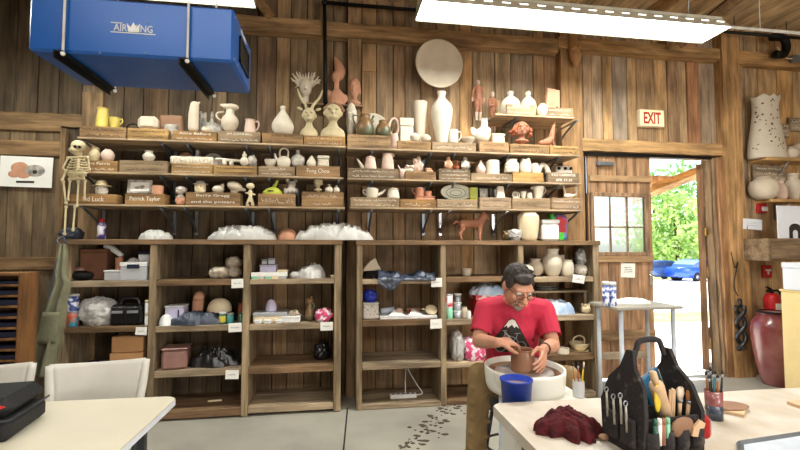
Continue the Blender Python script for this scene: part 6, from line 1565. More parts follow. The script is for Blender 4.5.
# dark red cloth
c = PZ(570, 433, ZR)
q0, q1 = PZ(529, 433, ZR), PZ(598, 436, ZR)
solo(mound((q1.x - q0.x + .03, .25, .085), 97, .85, 44, 130, .75, .55), 'towel', 'burgundy', 'dark burgundy towel crumpled on the stone-topped work table', 'towel', (c.x, c.y + .02, TZ))
b = MB(); b.ball((0, 0, .012), (.022, .016, .012)); solo(b, 'clay_scrap', 'claywet', 'small scrap of tan clay at the right end of the burgundy towel', 'clay', PZ(594, 440, ZR) + Vector((.035, -.01, .001)))
# wooden boards and framed plate
def slab(px, name, m, label, cat, th=.014, inner=None):
    b = MB(); pts = [PZ(x, y, ZR) for x, y in px]; c = sum(pts, Vector()) / len(pts)
    b.prism([(p.x - c.x, p.y - c.y) for p in pts], th, 'z', 0)
    t = thing(name, label, cat, (c.x, c.y, TZ)); part(b, 'board', m, t, local=True)
    if inner: inner(t, c)
    return t
def ovalin(t, c):
    b = MB(); b.lathe([(0, .0142), (.07, .0142), (.075, .016), (.07, .0165), (0, .0165)], 30, sx=1.25, sy=.8); part(b, 'oval_recess', 'brownclay', t, local=True)
slab([(704, 409), (744, 418), (747, 408), (716, 402)], 'clay_board', 'rollwood', 'small tan board with a brown oval right of the brush cup', 'board', .012, ovalin)
slab([(787, 404.5), (826, 418), (832, 408), (806, 402.5)], 'clay_board', 'rollwood', 'tan board at the right edge of the work table', 'board')
def fr(t, c):
    pts = [PZ(x, y, ZR) - c for x, y in ((738, 446), (742, 452.5), (840, 440), (836, 430.5))]
    for a, b2 in zip(pts, pts[1:] + pts[:1]): b = MB(); b.tube([(a.x, a.y, .014), (b2.x, b2.y, .014)], .012, 4, False); part(b, 'frame_bar', 'steel', t, local=True)
slab([(740, 447), (744, 478), (860, 462), (838, 432)], 'framed_slab', 'frost', 'grey-framed panel lying at the bottom right corner of the work table', 'panel', .012, lambda t, c: [part((lambda b: (b.tube([PZ(*a, ZR) - c + Vector((0, 0, .012)), PZ(*e, ZR) - c + Vector((0, 0, .012))], .011, 4, False), b)[1])(MB()), 'frame_bar', 'steel', t, local=True) for a, e in (((740, 447), (838, 432)), ((740, 447), (744, 478)), ((744, 478), (860, 462)), ((838, 432), (860, 462)))])
# brush cup with brushes
def brush(loc, tilt, L, kind, label, m, bm, group, az=0, cat='brush'):
    """thin brush standing in a cup: handle, ferrule, bristles"""
    t = thing(kind, label, cat, loc, az, group); RX = Matrix.Rotation(tilt, 4, 'Y')
    b = MB(); b.tube([(0, 0, 0), (0, 0, L * .5), (0, 0, L * .8)], [.003, .0045, .003], 8); b.bm.transform(RX); part(b, 'handle', m, t, local=True)
    b = MB(); b.tube([(0, 0, L * .78), (0, 0, L * .88)], [.0042, .0048], 8); b.bm.transform(RX); part(b, 'ferrule', 'silver', t, local=True)
    b = MB(); b.tube([(0, 0, L * .88), (0, 0, L * .94), (0, 0, L)], [.0045, .0058, .001], 8); b.bm.transform(RX); part(b, 'bristles', bm, t, local=True)
    return t
c = PZ(714.5, 419, ZR); zc_ = (c - CAM).dot(RM @ Vector((0, 0, -1))); u = zc_ / F
t = thing('brush_cup', 'red and dark grey cup full of thin brushes on the work table', 'cup', (c.x, c.y, TZ)); r_ = 7.6 * u; hh = 28 * u
b = MB(); b.lathe([(0, 0), (r_, 0), (r_, hh * .5), (r_ * .8, hh * .5), (0, hh * .5)], 24); part(b, 'lower_body', 'slate_bag', t, local=True)
b = MB(); b.lathe([(r_ * .99, hh * .5), (r_ * 1.02, hh * .55), (r_ * 1.04, hh), (r_ * .92, hh), (r_ * .9, hh * .52)], 24); part(b, 'upper_body', 'redglaze', t, local=True)
lab = ['far left', 'left', 'second from the left', 'middle', 'second from the right', 'right', 'far right']
for i in range(7):
    x = (i - 3) / 3 * r_ * .62
    brush((c.x + x, c.y + (.012 if i % 2 else -.012), TZ + hh * .5 + .002), (i - 3) * .035, (46 - hh / u * .5 + (i * 5 % 4) * 2 - 2) * u, 'thin_brush', 'thin dark-handled brush in the red and grey cup, ' + lab[i], ['ink', 'brownbristle', 'teal'][i % 3], 'ink', 'thin brushes in the red and grey cup')

# ------------------------------------------------------------------ black canvas tote of pottery tools
c0 = PZ(607, 432, ZR); c1 = PZ(644, 462, ZR); c2 = PZ(704, 452, ZR)      # near-left, near, right corners of its base
o = c1; ang = radians(6); Lx = .255; ex = Vector((cos(ang), sin(ang), 0)); ey = Vector((-ex.y, ex.x, 0))
TOTE = thing('tool_tote', 'black canvas pottery tool tote with tall arched handle on the work table', 'tool bag', (o.x, o.y, TZ), ang)
zH = lambda px, py, x, y: None
bw, bd, bh = Lx, .195, .135
b = MB(); th = .012
b.bx(0, bw, 0, bd, 0, .012, .004); part(b, 'base', 'canvas_black', TOTE, local=True)
b = MB(); b.bx(0, bw, 0, th, .0125, bh, .005); b2 = part(b, 'front_panel', 'canvas_black', TOTE, local=True)
b = MB(); b.bx(0, bw, bd - th, bd, .0125, bh, .005); part(b, 'back_panel', 'canvas_black', TOTE, local=True)
b = MB(); b.bx(th, bw - th, bd * .52, bd * .52 + .008, .0125, bh * 1.05, .003); part(b, 'divider', 'canvas_black', TOTE, local=True)
Hh = .36
for nm, x0 in (('end_panel', -.004), ('end_panel', bw - .012)):
    prof = [(0, .0), (bd, .0), (bd + .01, bh * 1.1), (bd * .93, bh * 1.75), (bd * .68, Hh * .8), (bd * .58, Hh * .97), (bd * .42, Hh * .97), (bd * .32, Hh * .8), (bd * .07, bh * 1.75), (-.01, bh * 1.1)]
    b = MB(); lean = .045 if x0 < 0 else -.045
    b.prism(prof, .016, 'x', x0)
    for v in b.bm.verts: v.co.x += lean * max(0, (v.co.z - bh) / Hh) * 1.6
    part(b, 'end_panel', 'canvas_black', TOTE, local=True)
b = MB(); b.tube([(.06, bd * .5, Hh * .9), (.07, bd * .5, Hh * .98), (bw * .35, bd * .5, Hh * 1.06), (bw * .65, bd * .5, Hh * 1.06), (bw - .07, bd * .5, Hh * .98), (bw - .06, bd * .5, Hh * .9)], .0085, 10, n=4, flat=1.3); part(b, 'handle', 'canvas_black', TOTE, local=True)
for i in range(4):
    xa = bw * (i + .06) / 4; xb_ = bw * (i + .94) / 4
    b = MB(); vs = []; n = 8
    for zz, bul in ((.015, .016), (.05, .03), (bh * .72, .026)):
        for k in range(n + 1): a = k / n; vs.append((xa + (xb_ - xa) * a, -.002 - bul * sin(pi * a), zz))
    fs = [(j * (n + 1) + k, j * (n + 1) + k + 1, (j + 1) * (n + 1) + k + 1, (j + 1) * (n + 1) + k) for j in range(2) for k in range(n)]
    b.faces(vs, fs, True); o_ = part(b, 'front_pocket', 'canvas_black', TOTE, local=True); md = o_.modifiers.new('t', 'SOLIDIFY'); md.thickness = .004
for i in range(2):
    ya = bd * (.1 + i * .42); b = MB(); b.bx(-.022, -.006, ya, ya + bd * .36, .03, bh * .95, .006); part(b, 'side_pocket', 'canvas_black', TOTE, local=True)
W_ = WM[TOTE.name]
def tin(x, y, z): return W_ @ Vector((x, y, z))
def tool(name, label, cat, m, fn, loc, rot=(0, 0, 0), parts=None, group=None):
    """a tool standing in the tote: fn builds it along +z"""
    loc = (loc[0] * bw / .37, loc[1], loc[2]); p = tin(*loc); Rm = Matrix.Rotation(ang, 4, 'Z') @ Euler(rot).to_matrix().to_4x4()
    if not parts:
        b = MB(); fn(b); b.bm.transform(Rm); return solo(b, name, m, label, cat, p, 0, group)
    t = thing(name, label, cat, p, 0, group); b = MB(); fn(b); b.bm.transform(Rm); part(b, 'handle', m, t, local=True)
    for pn, pf, pm in parts: b = MB(); pf(b); b.bm.transform(Rm); part(b, pn, pm, t, local=True)
    return t
tool('clay_rib', 'yellow oval rubber rib standing in the black tote', 'tool', 'yellowrib', lambda b: b.ball((0, 0, .055), (.017, .006, .056)), (.12, bd * .1, .15), (.08, -.08, .1))
tool('rolling_pin', 'wooden rolling pin leaning in the black tote', 'rolling pin', 'rollwood', lambda b: b.lathe([(0, .03), (.023, .03), (.025, .04), (.025, .2), (.023, .21), (0, .21)], 18), (.25, bd * .35, .07), (.25, -.5, 0), parts=[('grip', lambda b: b.lathe([(0, .21), (.009, .21), (.013, .235), (.012, .262), (0, .27)], 12), 'rollwood')])
tool('notebook', 'blue covered book standing tilted in the black tote', 'book', 'blueplastic', lambda b: b.bx(-.05, .05, -.009, .009, 0, .17, .004), (.3, bd * .66, .1), (0, -.42, .15), parts=[('pages', lambda b: b.bx(-.047, .0515, -.0065, .0065, .003, .157), 'paper')])
tool('wooden_mallet', 'wooden stick with an orange-brown cap behind the yellow rib', 'tool', 'rollwood', lambda b: b.tube([(0, 0, 0), (0, 0, .14)], .009, 10), (.13, bd * .74, .12), (0, .1, 0), parts=[('cap', lambda b: b.bx(-.016, .016, -.014, .014, .1405, .166, .005), 'terracotta')])
tool('wooden_stick', 'plain pale stick crossing behind the yellow rib', 'tool', 'rollwood', lambda b: b.tube([(0, 0, 0), (0, 0, .15)], [.006, .008], 8), (.03, bd * .8, .12), (0, .75, 0))
for i, (x, dz) in enumerate(((.225, .105), (.24, .125), (.252, .1))): tool('wooden_tool', 'slim wooden modelling tool in the middle of the tote front, ' + ['left', 'centre', 'right'][i] + ' of three', 'tool', 'rollwood', lambda b: b.bx(-.004, .004, -.004, .004, 0, .12, .002), (x, .045, .075 + dz * .2), (.05, .03, 0), group='slim modelling tools in the tote')
def bigbrush(loc, rot, label, bm, L=.11, r=.018):
    tool('wide_brush', label, 'brush', 'rollwood', lambda b: b.tube([(0, 0, 0), (0, 0, L * .55)], [.006, .007], 10), loc, rot, parts=[('bristles', lambda b: b.lathe([(0, L * .62), (r * .6, L * .62), (r, L * .82), (r * .9, L * .95), (r * .5, L), (0, L)], 16, sy=.5), bm), ('ferrule', lambda b: b.tube([(0, 0, L * .54), (0, 0, L * .64)], [.008, .011], 10), 'silver')])
bigbrush((.3, .05, .1), (.05, .02, .2), 'wide brush with white bristles in the front of the tote', 'bristle', .12, .02)
bigbrush((.325, .035, .1), (.05, .15, .2), 'wide brush with brown bristles at the right of the tote', 'brownbristle', .115, .02)
tool('round_tool', 'brown round sponge in the tote front pocket', 'sponge', 'brownclay', lambda b: b.ball((0, 0, .03), (.05, .012, .038)), (.22, -.006, .075), (.2, 0, 0))
tool('wooden_scraper', 'short pale wooden scraper in a front pocket of the tote', 'tool', 'rollwood', lambda b: b.prism([(-.02, 0), (.02, 0), (.026, .05), (.0, .06), (-.02, .03)], .008, 'y', -.004), (.295, -.018, .07), (.1, .2, 0))
for i, (x, m_, lab_) in enumerate(((.05, 'greenjar', 'dark green'), (.075, 'paper', 'white'), (.098, 'terracotta', 'orange'), (.125, 'mint', 'pale mint'))): tool('marker', lab_ + ' marker standing in the left front pocket of the tote', 'marker', m_, lambda b: b.tube([(0, 0, 0), (0, 0, .07)], .008, 10), (x, -.014, .055), (.04, 0, 0), parts=[('cap', lambda b: b.tube([(0, 0, .0705), (0, 0, .09)], [.0085, .007], 10), m_)], group='markers in the tote pocket')
for i, (y, z) in enumerate(((.05, .08), (.075, .1), (.11, .085), (.145, .1))): tool('trimming_tool', 'metal trimming tool in the side pocket of the tote, ' + ['nearest', 'second nearest', 'third nearest', 'farthest'][i], 'tool', 'greyglaze', lambda b: b.tube([(0, 0, 0), (0, 0, .09)], [.005, .0035], 8), (-.03, y, z), (0, -.04, 0), parts=[('loop', lambda b: b.tube([(cos(a) * .008, 0, .099 + sin(a) * .009) for a in [k * pi / 8 for k in range(17)]], .002, 6), 'silver')], group='trimming tools in the tote side pocket')
t = thing('tape_measure', 'red and silver tape measure clipped on the right end of the tote', 'tape measure', tin(bw + .028, .03, .04), ang)
b = MB(); b.bx(-.016, .016, -.034, .034, 0, .085, .014); part(b, 'body', 'bagred', t, local=True)
b = MB(); b.bx(.0165, .02, -.024, .024, .012, .07, .002); part(b, 'face', 'silver', t, local=True)

# ------------------------------------------------------------------ potter's wheel
WZ = 2.45
wc = PD(524, 366, WZ); wz = 1.5 - (366 - 247) / F * WZ
wheel = thing('pottery_wheel', 'white electric pottery wheel in front of the seated man', 'pottery wheel', (wc.x, wc.y, 0))
wr = 38.5 / F * WZ
b = MB(); H = .12
b.lathe([(wr * .4, wz - H + .004), (wr * .93, wz - H), (wr * .97, wz - H * .8), (wr, wz - .015), (wr, wz), (wr * .965, wz + .003), (wr * .93, wz - .004), (wr * .9, wz - H * .42), (wr * .8, wz - H * .52), (wr * .3, wz - H * .52)], 56, sy=1.12)
me = b.mesh('splash_pan'); part(me, 'splash_pan', 'wheelplastic', wheel, local=True)
b = MB(); b.lathe([(wr * .3, wz - H * .515), (wr * .8, wz - H * .512), (wr * .9, wz - H * .41), (wr * .925, wz - .02), (wr * .89, wz - H * .40), (wr * .79, wz - H * .50), (wr * .3, wz - H * .505)], 56, sy=1.12); part(b, 'slip_lining', 'claywet', wheel, local=True)
b = MB(); hz = wz - .024; b.lathe([(0, hz - .02), (wr * .72, hz - .02), (wr * .74, hz - .01), (wr * .73, hz), (wr * .6, hz + .001), (0, hz + .001)], 48); part(b, 'wheel_head', 'wheelhead', wheel, local=True)
b = MB(); b.lathe([(0, .36), (.05, .36), (.05, hz - .021), (0, hz - .021)], 16); part(b, 'shaft', 'steel', wheel, local=True)
dz = wz - H - .004
b = MB(); b.bx(-.15, .26, -.35, .03, dz - .02, dz, .008); part(b, 'deck', 'wheelplastic', wheel, local=True)
b = MB(); b.bx(-.14, .25, -.31, .01, .36, dz - .0205, .02); part(b, 'motor_housing', 'wheelplastic', wheel, local=True)
for sx, sy in ((-.13, -.31), (.24, -.31), (-.13, .0), (.24, .0)):
    b = MB(); b.tube([(sx, sy, dz - .03), (sx * 1.05, sy * 1.05, .002)], .018, 10); part(b, 'leg', 'frost', wheel, local=True)
b = MB(); b.tube([(-.152, -.25, dz - .06), (-.165, -.2, dz - .12), (-.153, -.1, dz - .05), (-.16, .0, dz - .14)], .004, 6, n=4); part(b, 'cord', 'ink', wheel, local=True)
DECK = dz + .001
# clay pot being thrown
pr = 12 / F * WZ
cpx = PD(523.5, 369.5, WZ); ph = 20.5 / F * WZ
b = MB(); b.pot([(1.0, 0), (1.02, .06), (.98, .3), (.96, .6), (.9, .9), (.93, 1)], pr, ph, .009, 32)
solo(b, 'clay_pot', 'wetclay', 'wet brown clay pot being thrown on the wheel', 'pot', (cpx.x, wc.y + .01, hz + .002))
POT = Vector((cpx.x, wc.y + .01, hz + .002))
# blue bucket with slip on the deck
c = PD(520.5, 378, 2.17); ru = 2.17 / F
t = thing('bucket', 'blue bucket of pale slip standing before the wheel pan', 'bucket', (c.x - .026, wc.y - .272, DECK)); zt_ = 1.5 - (377.5 - 247) * ru; bh_ = zt_ - DECK; br = 15.9 * ru
b = MB(); b.lathe([(0, 0), (br * .84, 0), (br * .97, bh_ * .93), (br * 1.02, bh_ * .94), (br * 1.02, bh_), (br * .93, bh_), (br * .82, .01), (0, .01)], 36); part(b, 'body', 'bucketblue', t, local=True)
b = MB(); b.lathe([(0, bh_ * .8), (br * .89, bh_ * .8), (br * .88, bh_ * .78), (0, bh_ * .78)], 30); part(b, 'slip', 'slurry', t, local=True)
# small jar with brushes on the deck
c = Vector((wc.x + .225, wc.y - .17, DECK))
b = MB(); b.pot(PR['cyl'], .03, .085, .004, 20); solo(b, 'tool_jar', 'clear_plastic', 'cloudy jar of tools on the wheel deck right of the pan', 'jar', c)
for i, (dx, m_, bm) in enumerate(((-.012, 'brownbristle', 'ink'), (.0, 'redclay', 'ink'), (.013, 'yellowrib', 'bristle'))): brush((c.x + dx, c.y, DECK + .012), (i - 1) * .12, .17, 'short_brush', ['brown-handled', 'reddish-handled', 'yellow-handled'][i] + ' brush in the cloudy jar on the wheel deck', m_, bm, 'brushes in the wheel deck jar')
# clay splatter on the floor
b = MB(); rs = random.Random(5)
for i in range(95):
    f = rs.random(); px = 452 - f * 44 + rs.gauss(0, 7); py = 404 + f * 44 + rs.gauss(0, 3)
    p = PZ(px, py, .0); r_ = rs.uniform(.006, .02) * (1.4 if rs.random() < .15 else 1)
    b.lathe([(0, .0012), (r_, .0012), (r_ * .7, .004), (0, .005)], 7, (p.x, p.y, 0), sx=rs.uniform(.8, 1.6), sy=1, ang0=rs.uniform(0, 3))
mat('splat', (88, 74, 62), .7)
solo(b, 'clay_splatter', 'splat', 'brown clay splatter on the concrete floor left of the wheel', 'splatter', PZ(430, 425, 0) * Vector((1, 1, 0)).length * 0 + Vector((0, 0, 0)), kind='stuff')
# ------------------------------------------------------------------ left wall side: poster, flat-file rack, apron
y = YW - .08
c = P(24, 171, y); x0, x1 = X(-4, y), X(49.5, y); z0, z1 = Z(24, 187, y), Z(24, 156.5, y)
t = thing('poster', 'white poster with a pink and grey clay flower sculpture on the left door', 'poster', ((x0 + x1) / 2, y, z0)); w, h = x1 - x0, z1 - z0
b = MB(); b.bx(-w / 2, w / 2, 0, .003, 0, h, rot=Matrix.Rotation(.02, 3, 'Y')); part(b, 'sheet', 'paper', t, local=True)
b = MB()
for cx, cz, rx, rz_ in ((-.12, .62, .17, .2), (-.22, .42, .12, .12), (-.05, .42, .14, .14)): b.ball((cx * w, -.001, cz * h), (rx * w, .003, rz_ * h), 14, 8)
part(b, 'pink_petals', 'terra_pale', t, local=True)
b = MB(); b.ball((.16 * w, -.001, .54 * h), (.2 * w, .004, .2 * h), 14, 8); part(b, 'grey_petal', 'greyglaze', t, local=True)
b = MB(); b.ball((.17 * w, -.003, .5 * h), (.05 * w, .005, .07 * h), 10, 6); b.bx(-.18 * w, .16 * w, -.002, 0, .13 * h, .2 * h); part(b, 'dark_base', 'ink', t, local=True)
# flat file rack
Yr = 3.55
x0, x1 = X(-34, Yr), X(22.5, Yr); zt = Z(8, 273, Yr)
t = thing('flat_file_rack', 'wooden flat-file rack with dark trays at the left edge', 'rack', ((x0 + x1) / 2, Yr + .1, 0)); w = x1 - x0; D = .2
b = MB()
for s in (-1, 1):
    b = MB(); b.tint = (1, .95, .9); b.bx(s * w / 2 - (.02 if s > 0 else 0), s * w / 2 + (0 if s > 0 else .02), -D / 2, D / 2, .002, zt, .004); part(b, 'side_panel', 'pinewood', t, local=True)
b = MB(); b.bx(-w / 2 + .021, w / 2 - .021, -D / 2, D / 2, zt - .02, zt, .003); part(b, 'top', 'pinewood', t, local=True)
b = MB(); b.bx(-w / 2 + .021, w / 2 - .021, D / 2 - .012, D / 2, .01, zt - .021); part(b, 'back', 'darkwood', t, local=True)
n = 15; st = .0766
for i in range(n):
    z = zt - .02 - (i + 1) * st
    if z < .02: break
    b = MB(); b.bx(-w / 2 + .021, w / 2 - .021, -D / 2 + .004, D / 2 - .013, z, z + .016, .002); part(b, 'shelf', 'pinewood', t, local=True)
    b = MB(); b.bx(-w / 2 + .03, w / 2 - .03, -D / 2 + .02, D / 2 - .03, z + .0165, z + .035 + .01 * (i % 3), .002); part(b, 'tray', 'navy', t, local=True)
b = MB(); b.tint = (1, .9, .8); b.bx(w * .02, w * .06, -D / 2 - .012, -D / 2, .01, zt, .003); part(b, 'front_stile', 'pinewood', t, local=True)
# apron hung on the cubby's left corner
t = thing('hanging_apron', 'olive canvas apron hanging from the left corner of the cubby shelf', 'apron', P(62, 246, YC - .1))
b = MB(); rowsn = [(244, 59, 66), (256, 56, 66), (275, 53, 66), (284, 52, 70), (300, 46, 66), (318, 41, 64), (340, 33, 60), (358, 26, 57), (376, 22, 54)]
rr = catmull([tuple(map(float, r_)) for r_ in rowsn], 5); vs = []; n = 22
for j, (py, a, c_) in enumerate(rr):
    yy = YC - .07 - .10 * (j / len(rr))
    for i in range(n + 1):
        u = i / n; px = a + (c_ - a) * u
        p = P(px, py, yy); vs.append((p.x, yy + .028 * sin(u * 13 + j * .06) * (.4 + j / len(rr)), p.z))
fs = [(j * (n + 1) + i, j * (n + 1) + i + 1, (j + 1) * (n + 1) + i + 1, (j + 1) * (n + 1) + i) for j in range(len(rr) - 1) for i in range(n)]
b.faces(vs, fs, True); o_ = part(b, 'body', 'olive', t); md = o_.modifiers.new('t', 'SOLIDIFY'); md.thickness = .005
b = MB(); vs = []
for j in range(8):
    py = 312 + j * 4.5; a, c_ = 43 - j * 1.2, 60 - j * .6
    for i in range(9):
        p = P(a + (c_ - a) * i / 8, py, YC - .165); vs.append((p.x, p.y - .012 * sin(pi * i / 8), p.z))
b.faces(vs, [(j * 9 + i, j * 9 + i + 1, (j + 1) * 9 + i + 1, (j + 1) * 9 + i) for j in range(7) for i in range(8)], True); o_ = part(b, 'pocket', 'olive', t); md = o_.modifiers.new('t', 'SOLIDIFY'); md.thickness = .004
b = MB(); b.tube([P(61, 246, YC - .07), P(57, 241, YC - .06), P(63, 237, YC - .03), P(66, 243, YC - .075)], .008, 6, n=4); b.tube([P(58, 258, YC - .1), P(50, 290, YC - .12), P(46, 320, YC - .15)], .007, 6, n=4); part(b, 'strap', 'slate_bag', t)

# ------------------------------------------------------------------ by the door: small high table, cans, notice
yy = 3.84
x0, x1 = X(601, yy), X(664, yy); zt = Z(630, 307, yy - .2)
t = thing('stand_table', 'small grey high table standing by the closed door leaf', 'table', ((x0 + x1) / 2, yy, 0)); w = x1 - x0; D = .44
b = MB(); b.bx(-w / 2, w / 2, -D / 2, D / 2, zt - .028, zt, .006); part(b, 'tabletop', 'concrete', t, local=True)
for sx in (-1, 1):
    for sy in (-1, 1): b = MB(); b.tube([(sx * (w / 2 - .07), sy * (D / 2 - .05), .002), (sx * (w / 2 - .07), sy * (D / 2 - .05), zt - .029)], .02, 10); part(b, 'leg', 'frost', t, local=True)
b = MB(); b.bx(-w / 2 + .08, w / 2 - .08, D / 2 - .06, D / 2 - .03, .4, .47, .004); part(b, 'stretcher', 'shelf_grey', t, local=True)
ST = (zt, yy)
can((zt, yy - .1), 602.5, 608.5, 281.5, 'label_blue', 'plastic_white', 'spray_can', 'blue and white can on the high table, left of two', 'can', capf=.15, group='cans on the high table')
can((zt, yy - .1), 609, 615.5, 282, 'label_blue', 'plastic_white', 'spray_can', 'blue and white can on the high table, right of two', 'can', capf=.15, group='cans on the high table')
heap((zt, yy + .05), 614, 648, 297.5, 'paper', 'paper_pile', 'loose white papers on the small high table', 'paper', 95, depth=.2, rough=.1)
y = YW - .012; x0, x1 = X(620.5, y), X(634.5, y); z0, z1 = Z(627, 277.5, y), Z(627, 263, y)
t = thing('notice', 'white notice sheet taped on the closed door leaf', 'notice', ((x0 + x1) / 2, y, z0)); w, h = x1 - x0, z1 - z0
b = MB(); b.bx(-w / 2, w / 2, 0, .003, 0, h, rot=Matrix.Rotation(.05, 3, 'Y')); part(b, 'sheet', 'paper', t, local=True)
b = MB(); [scribble(b, -w * .28, w * .28, h * f, h * .07, -.003, R, .0016) for f in (.7, .55, .4)]; part(b, 'lettering', 'ink', t, local=True)

# EXIT sign over the lintel
y = YW - .06; x0, x1 = X(643, y), X(668.5, y); z0, z1 = Z(655, 127, y), Z(655, 109.5, y)
mat('exitred', (214, 62, 40), .5); mat('exitface', (252, 240, 190), .5, emit=(255, 240, 190), es=.35)
t = thing('exit_sign', 'cream exit sign with red letters on the wall above the door', 'exit sign', ((x0 + x1) / 2, y, z0)); w, h = x1 - x0, z1 - z0
b = MB(); b.bx(-w / 2, w / 2, 0, .055, 0, h, .008); part(b, 'housing', 'cream', t, local=True)
b = MB(); b.bx(-w / 2 + .012, w / 2 - .012, -.003, .001, .012, h - .012, .001); part(b, 'face', 'exitface', t, local=True)
me = text_mesh('EXIT', w * .68, h * .66, .001, .03); me.transform(Matrix.Translation((0, -.004, h * .5))); part(me, 'lettering', 'exitred', t, local=True)

# carved bird-like bracket on the post under the ceiling light
yv = YW - .17
def fbeak(b, w, h): b.chain([((0, .04, h * .95), w * .3), ((0, .02, h * .6), w * .36), ((w * .08, 0, h * .35), w * .42), ((0, -.02, h * .1), w * .2)]); b.ball((-w * .2, -.03, h * .55), w * .2); b.ball((w * .2, -.04, h * .6), w * .16)
shape((Z(574, 68, yv), yv), 567.5, 580.5, 33, 'cardboard', 'carved_bracket', 'gnarled carved wooden head hanging on the post under the ceiling light', 'carving', fbeak)

# ------------------------------------------------------------------ right wall side shelves
def wshelf(pyf, px0, label, d=.24, thk=.035):
    yf = YW - d; z = Z(785, pyf, yf); x0 = X(px0, yf)
    b = MB(); b.tint = (1, .95, .85); b.bx(x0, XR - .3, yf, YW - .014, z - thk, z, .004)
    t = thing('wall_shelf', label, 'shelf', ((x0 + XR - .3) / 2, YW - d / 2, z - thk), group='board shelves on the right'); part(b, 'board', 'newwood', t)
    for px in (776, 830): b = MB(); x = X(px, YW); b.bx(x - .015, x + .015, YW - .022, YW - .014, z - thk - .2, z - thk - .001); b.tube([(x, YW - .02, z - thk - .18), (x, yf + .05, z - thk - .004)], .008, 6); part(b, 'bracket', 'steel', t)
    return (z, YW - .125)
W1 = wshelf(157.5, 770, 'pale board shelf at the right under the tall pierced vase'); W2 = wshelf(199, 774, 'pale board shelf at the right under the rounded white pots')
t = thing('pierced_vase', 'tall white pierced vase with a ragged rim on the right upper shelf', 'vase', (P(766, 130, W1[1]).x, W1[1], W1[0] + .001))
x, z, y, w, h = spot(W1, 750, 783, 98)
b = MB(); b.pot([(.97, 0), (1, .06), (.95, .22), (.8, .5), (.7, .7), (.7, .88), (.8, 1)], w / 2, h, .012, 40, sy=.62)
for v in b.bm.verts:
    if v.co.z > h * .97: v.co.z += .018 * sin(atan2(v.co.y, v.co.x) * 7)
part(b, 'body', 'white', t, local=True)
pv = [(.97, 0), (1, .06), (.95, .22), (.8, .5), (.7, .7), (.7, .88), (.8, 1)]
def prad(f):
    for (ra, za), (rb, zb_) in zip(pv, pv[1:]):
        if za <= f <= zb_: return (ra + (rb - ra) * (f - za) / (zb_ - za)) * w / 2
rs = random.Random(3)
for k in range(64):
    f = rs.uniform(.1, .93); a = -pi / 2 + rs.uniform(-1.4, 1.4); r_ = prad(f) + .0008; sq = .62
    b = MB(); b.lathe([(0, 0), (.011, 0), (.010, .0025), (0, .003)], 8, sx=rs.uniform(.4, 1.2), sy=rs.uniform(.5, 1.4)); b.bm.transform(Matrix.Translation((cos(a) * r_, sin(a) * r_ * sq, f * h)) @ Matrix.Rotation(atan2(sin(a), cos(a) * sq), 4, 'Z') @ Matrix.Rotation(pi / 2, 4, 'Y') @ Matrix.Rotation(rs.uniform(-.8, .8), 4, 'Z')); part(b, 'pierced_hole', 'cardboard_dark', t, local=True)
pot((W1[0], W1[1] - .06), 'ball', 785, 796, 147, 'bisque', 'small_pot', 'small round pot right of the tall pierced vase', 'pot')
shape((W1[0], W1[1] + .03), 789, 806, 140, 'pinkish', 'knobbed_pot', 'pinkish pot with a handle at the right edge of the upper shelf', 'pot', flump(6, 8))
def plaque(px0, px1, py0, py1, y, label, lines, m_='shelf_grey', stand=None):
    x0, x1 = X(px0, y), X(px1, y); z0, z1 = Z((px0 + px1) / 2, py1, y), Z((px0 + px1) / 2, py0, y); w, h = x1 - x0, z1 - z0
    if stand is not None: z0 = stand + .001; h = z1 - z0
    t = thing('name_block', label, 'sign', ((x0 + x1) / 2, y, z0), group='lettered name blocks on the right'); b = MB(); b.tint = (.9, .86, .82); b.bx(-w / 2, w / 2, 0, .03, 0, h, .003); part(b, 'block', m_, t, local=True)
    for i in range(lines): b = MB(); scribble(b, -w * .42, w * .42, h * (1 - (i + .5) / lines), h / lines * .5, -.0005, R, .0018); part(b, 'lettering', 'chalk', t, local=True)
plaque(776, 795, 124, 137, YW - .05, 'grey lettered board on the wall right of the pierced vase', 3)
plaque(796, 812, 118, 131, YW - .06, 'small lettered board on the wall at the right edge', 2)
plaque(757.5, 790, 166, 181, YW - .06, 'grey board with white writing behind the rounded white pots', 3)
pot((W2[0], W2[1] - .02), 'ball', 752, 774, 177, 'bisque', 'round_pot', 'large rounded white pot on the right lower shelf', 'pot')
pot((W2[0], W2[1] - .05), 'jug', 775, 785, 181, 'pinkish', 'jug', 'pinkish jug in the middle of the right lower shelf', 'jug')
pot((W2[0], W2[1] + .03), 'amphora', 786, 799, 174, 'bisque', 'flared_jar', 'white jar with a flared rim on the right lower shelf', 'jar')
pot((W2[0], W2[1] - .06), 'ball', 800, 814, 184, 'pinkish', 'round_pot', 'round pinkish pot at the right edge of the lower shelf', 'pot')
# wall things under the shelves
y = YW - .055; 
t = thing('alarm_light', 'red and white fire alarm strobe under the right lower shelf', 'alarm', P(763, 213, y)); u = (P(764, 209, y) - P(763, 209, y)).length
b = MB(); b.bx(-5 * u, 4.5 * u, 0, .04, 0, 8.5 * u, .006); part(b, 'housing', 'red', t, local=True)
b = MB(); b.bx(-1.5 * u, 4 * u, -.02, -.001, 1.5 * u, 5.5 * u, .006); part(b, 'lens', 'plastic_white', t, local=True)
t = thing('fire_alarm_pull', 'small red fire alarm pull station on the wall above the extinguisher', 'alarm', P(768, 278, y))
b = MB(); b.bx(-4.5 * u, 4.5 * u, 0, .04, 0, 11 * u, .005); part(b, 'housing', 'red', t, local=True)
b = MB(); b.bx(-2.6 * u, 2.6 * u, -.012, -.001, 6 * u, 7.5 * u, .002); b.bx(-.7 * u, .7 * u, -.012, -.001, 3 * u, 6 * u, .002); part(b, 'pull_bar', 'paper', t, local=True)
t = thing('light_switch', 'small brown switch plate on the pale wall board by the door posts', 'switch', P(751.5, 272, YW - .02))
